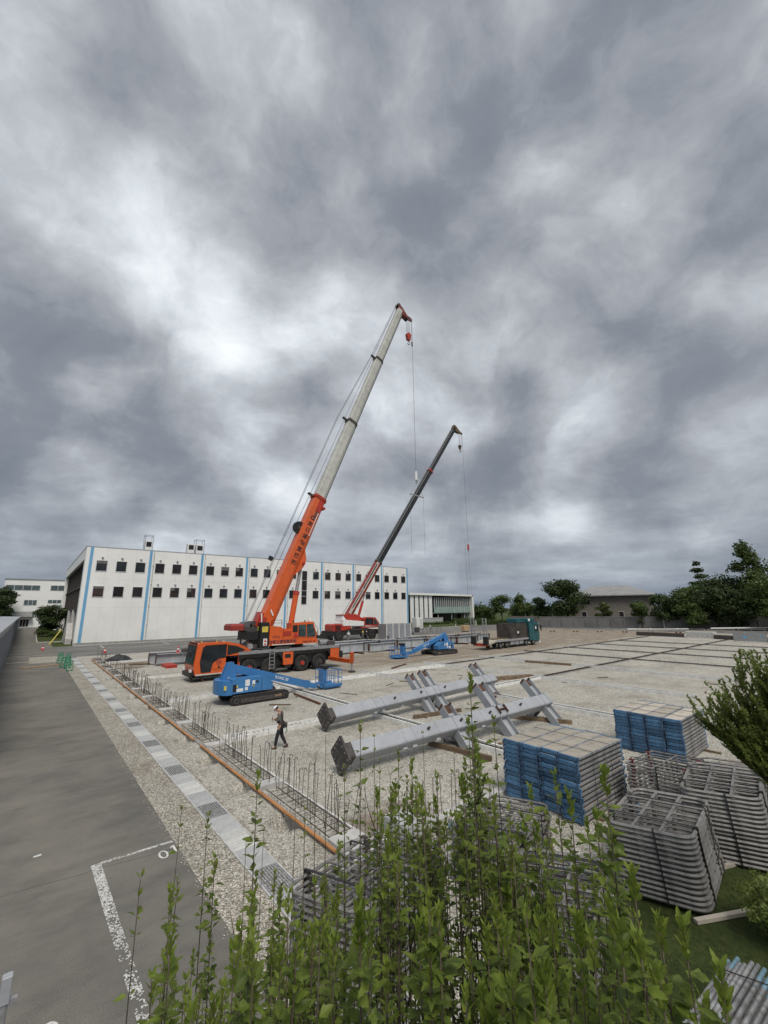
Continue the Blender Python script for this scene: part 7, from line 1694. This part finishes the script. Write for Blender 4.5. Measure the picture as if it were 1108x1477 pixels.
for k in sorted(bins):
    L_ = bins[k]; cx = sum(s_[0].x for s_ in L_) / len(L_); cy = sum(s_[0].y for s_ in L_) / len(L_)
    t = thing('hedge_shrub', places[k], 'shrub', (cx, cy, 0), 0, 'foreground hedge shrubs')
    sb = MB(); va, fa, vb, fb_ = [], [], [], []
    for tip, lf, ls in L_:
        base = Vector((cx + (tip.x - cx) * .45 + hr.uniform(-.12, .12), cy + (tip.y - cy) * .45 + hr.uniform(-.12, .12), 0))
        pts = []; n = 12
        for i in range(n + 1):
            f = i / n; p = base.lerp(tip, f); e = 1 - (1 - f) ** 1.7; p.x = base.x + (tip.x - base.x) * e; p.y = base.y + (tip.y - base.y) * e
            p += Vector((noise.noise(Vector((tip.x * 9, f * 5, 1))), noise.noise(Vector((tip.y * 9, f * 5, 7))), 0)) * .06 * math.sin(f * PI)
            pts.append(p)
        sb.tube(pts, .0085 if lf > .2 else .007, 'stem_bark', 5, .0016 if lf > .2 else .0012)
        if hr.random() < .8:       # one or two side shoots near the top
            for _ in range(hr.randint(1, 4)):
                f = hr.uniform(.72, .95); j = int(f * n); o_ = pts[j]; dr = Vector((hr.uniform(-.5, .5), hr.uniform(-.5, .5), 1.2)).normalized(); e = o_ + dr * hr.uniform(.08, .28); sb.tube([o_, o_.lerp(e, .5) + Vector((dr.x * .02, dr.y * .02, -.01)), e], .0032, 'stem_bark', 4, .0012)
                if lf > .2:
                    for q in range(int(6 * lf)):
                        p = o_.lerp(e, hr.uniform(.2, 1)); a = hr.uniform(0, 6.3); d = Vector((math.cos(a), math.sin(a), hr.uniform(.2, 1.2))).normalized(); nn_ = (Vector((0, 0, 1)) - d * d.z + Vector((hr.uniform(-.3, .3),) * 3)).normalized(); nn_ = (nn_ - d * nn_.dot(d)).normalized()
                        leaf(va, fa, p, d, nn_, ls * hr.uniform(.5, 1.0), ls * .5)
        if lf > .02:
            z = tip.z; ph = hr.uniform(0, 6.3); reach = 1.15
            step_ = .030 / max(.25, lf)
            s_ = 0.0
            while s_ < reach:
                zt = tip.z - s_; f = max(0, zt / tip.z); x = f * n; j = min(int(x), n - 1); p = pts[j].lerp(pts[j + 1], x - j)
                young = s_ < .07
                cnt = 3 if young else hr.choice((1, 2, 3, 4))
                if not young and hr.random() < (.12 if s_ < .5 else .3): s_ += step_; continue
                for c_i in range(cnt):
                    ph += 2.4; up_ = hr.uniform(1.4, 3) if young else hr.uniform(-.15, .9)
                    d = Vector((math.cos(ph), math.sin(ph), up_)).normalized()
                    nn_ = Vector((0, 0, 1)) + Vector((hr.uniform(-.5, .5), hr.uniform(-.5, .5), 0)); nn_ = (nn_ - d * nn_.dot(d)).normalized()
                    ll = ls * .82 * (hr.uniform(.5, .85) if young else hr.uniform(.5, 1.25)) * (1.0 if s_ < .45 else .75)
                    st_ = p + d * .006
                    (leaf(vb, fb_, st_, d, nn_, ll, ll * .5, .18, .02) if young else leaf(va, fa, st_, d, nn_, ll, ll * hr.uniform(.55, .75), .14, hr.uniform(.05, .35)))
                s_ += step_ * hr.uniform(.7, 1.3) * (.6 if young else 1.0)
    sb.smooth = True; sb.build('stems', t, True)
    b = MB(); b.add(va, fa, 'leaf_hedge')
    if vb: b.add(vb, fb_, 'leaf_young')
    b.build('foliage', t, True)

# loose stones scattered over the near verge and site gravel
rg = random.Random(31); vs = []; fs = []
for _ in range(15000):
    q = rg.random(); 
    if q < .45: x = rg.uniform(3.30, 4.33); y = 4.5 + 30 * rg.random() ** 1.8
    elif q < .7: x = rg.uniform(5.03, 6.0); y = 4.5 + 26 * rg.random() ** 1.6
    else: x = rg.uniform(7.2, 17); y = rg.uniform(5, 19)
    if x < 3.5 and rg.random() < .6: continue
    r = rg.uniform(.008, .024) * (1.0 if q < .7 else .9); z = .012 + (gd(x, y) if 3.5 < x < 108 else 0); i = len(vs)
    a = rg.uniform(0, 6.3); c_, s_ = math.cos(a), math.sin(a)
    for (dx, dy, dz) in ((1, 0, 0), (.2, .9, .1), (-.9, .3, 0), (-.3, -.8, .1), (.1, .1, .75), (0, 0, -.6)):
        dx *= rg.uniform(.7, 1.3); dy *= rg.uniform(.7, 1.3); vs.append((x + (dx * c_ - dy * s_) * r, y + (dx * s_ + dy * c_) * r, z + dz * r))
    for k in range(4): fs.append((i + k, i + (k + 1) % 4, i + 4)); fs.append((i + (k + 1) % 4, i + k, i + 5))
mat('stone', (.42, .40, .36), .9, .35, 9, col2=(.15, .14, .12))
b = MB(); b.add(vs, fs, 'stone'); o = b.build('loose_stones'); tag(o, 'loose pale stones scattered over the verge and near gravel', 'stones'); stuff(o)
# rainwater pipes and faint run-off marks on the hall front
for k in range(1, 8):
    x = 7.0 + 9.55 * k + .55
    b = MB(); b.tube([(x, HY - .13, .35), (x, HY - .13, HH - .1)], .06, 'boom_grey', 8)
    for z in (3, 6.5, 10.5, 14): b.box(x - .1, x + .1, HY - .2, HY - .015, z, z + .06, 'galv')
    b.build('downpipe', hall, True)

for i in range(26):      # offcuts and short bars left about the site
    x, y = rg.uniform(8, 40), rg.uniform(9, 31); a = rg.uniform(0, 3.1); l_ = rg.uniform(.2, .7); wood = rg.random() < .6
    b = MB(); b.bar((x - l_ * math.cos(a), y - l_ * math.sin(a), .04), (x + l_ * math.cos(a), y + l_ * math.sin(a), .045), .09 if wood else .03, .05 if wood else .03, 'timber' if wood else 'rust')
    tag(b.build('offcut'), ('small loose timber offcut' if wood else 'short loose rusty bar') + ' lying on the open gravel', 'offcut', 'timber offcuts on the gravel' if wood else 'short rusty bars on the gravel')

tree('wide mid green tree filling the gap right of the lamp pole trees', 'tree', 127, 37.0, 10.5, 6.0, 71, 'leaf_mid', 3000, .55, .03)
tree('wide dark tree low between the leafy tree and the right edge', 'tree', 126.5, 30.5, 10.5, 6.5, 72, 'leaf_dark', 3200, .55, .03)
tree('mid green tree low at the right edge before the tallest tree', 'tree', 125, 20.5, 12.0, 6.5, 73, 'leaf_mid', 3200, .55, .03)
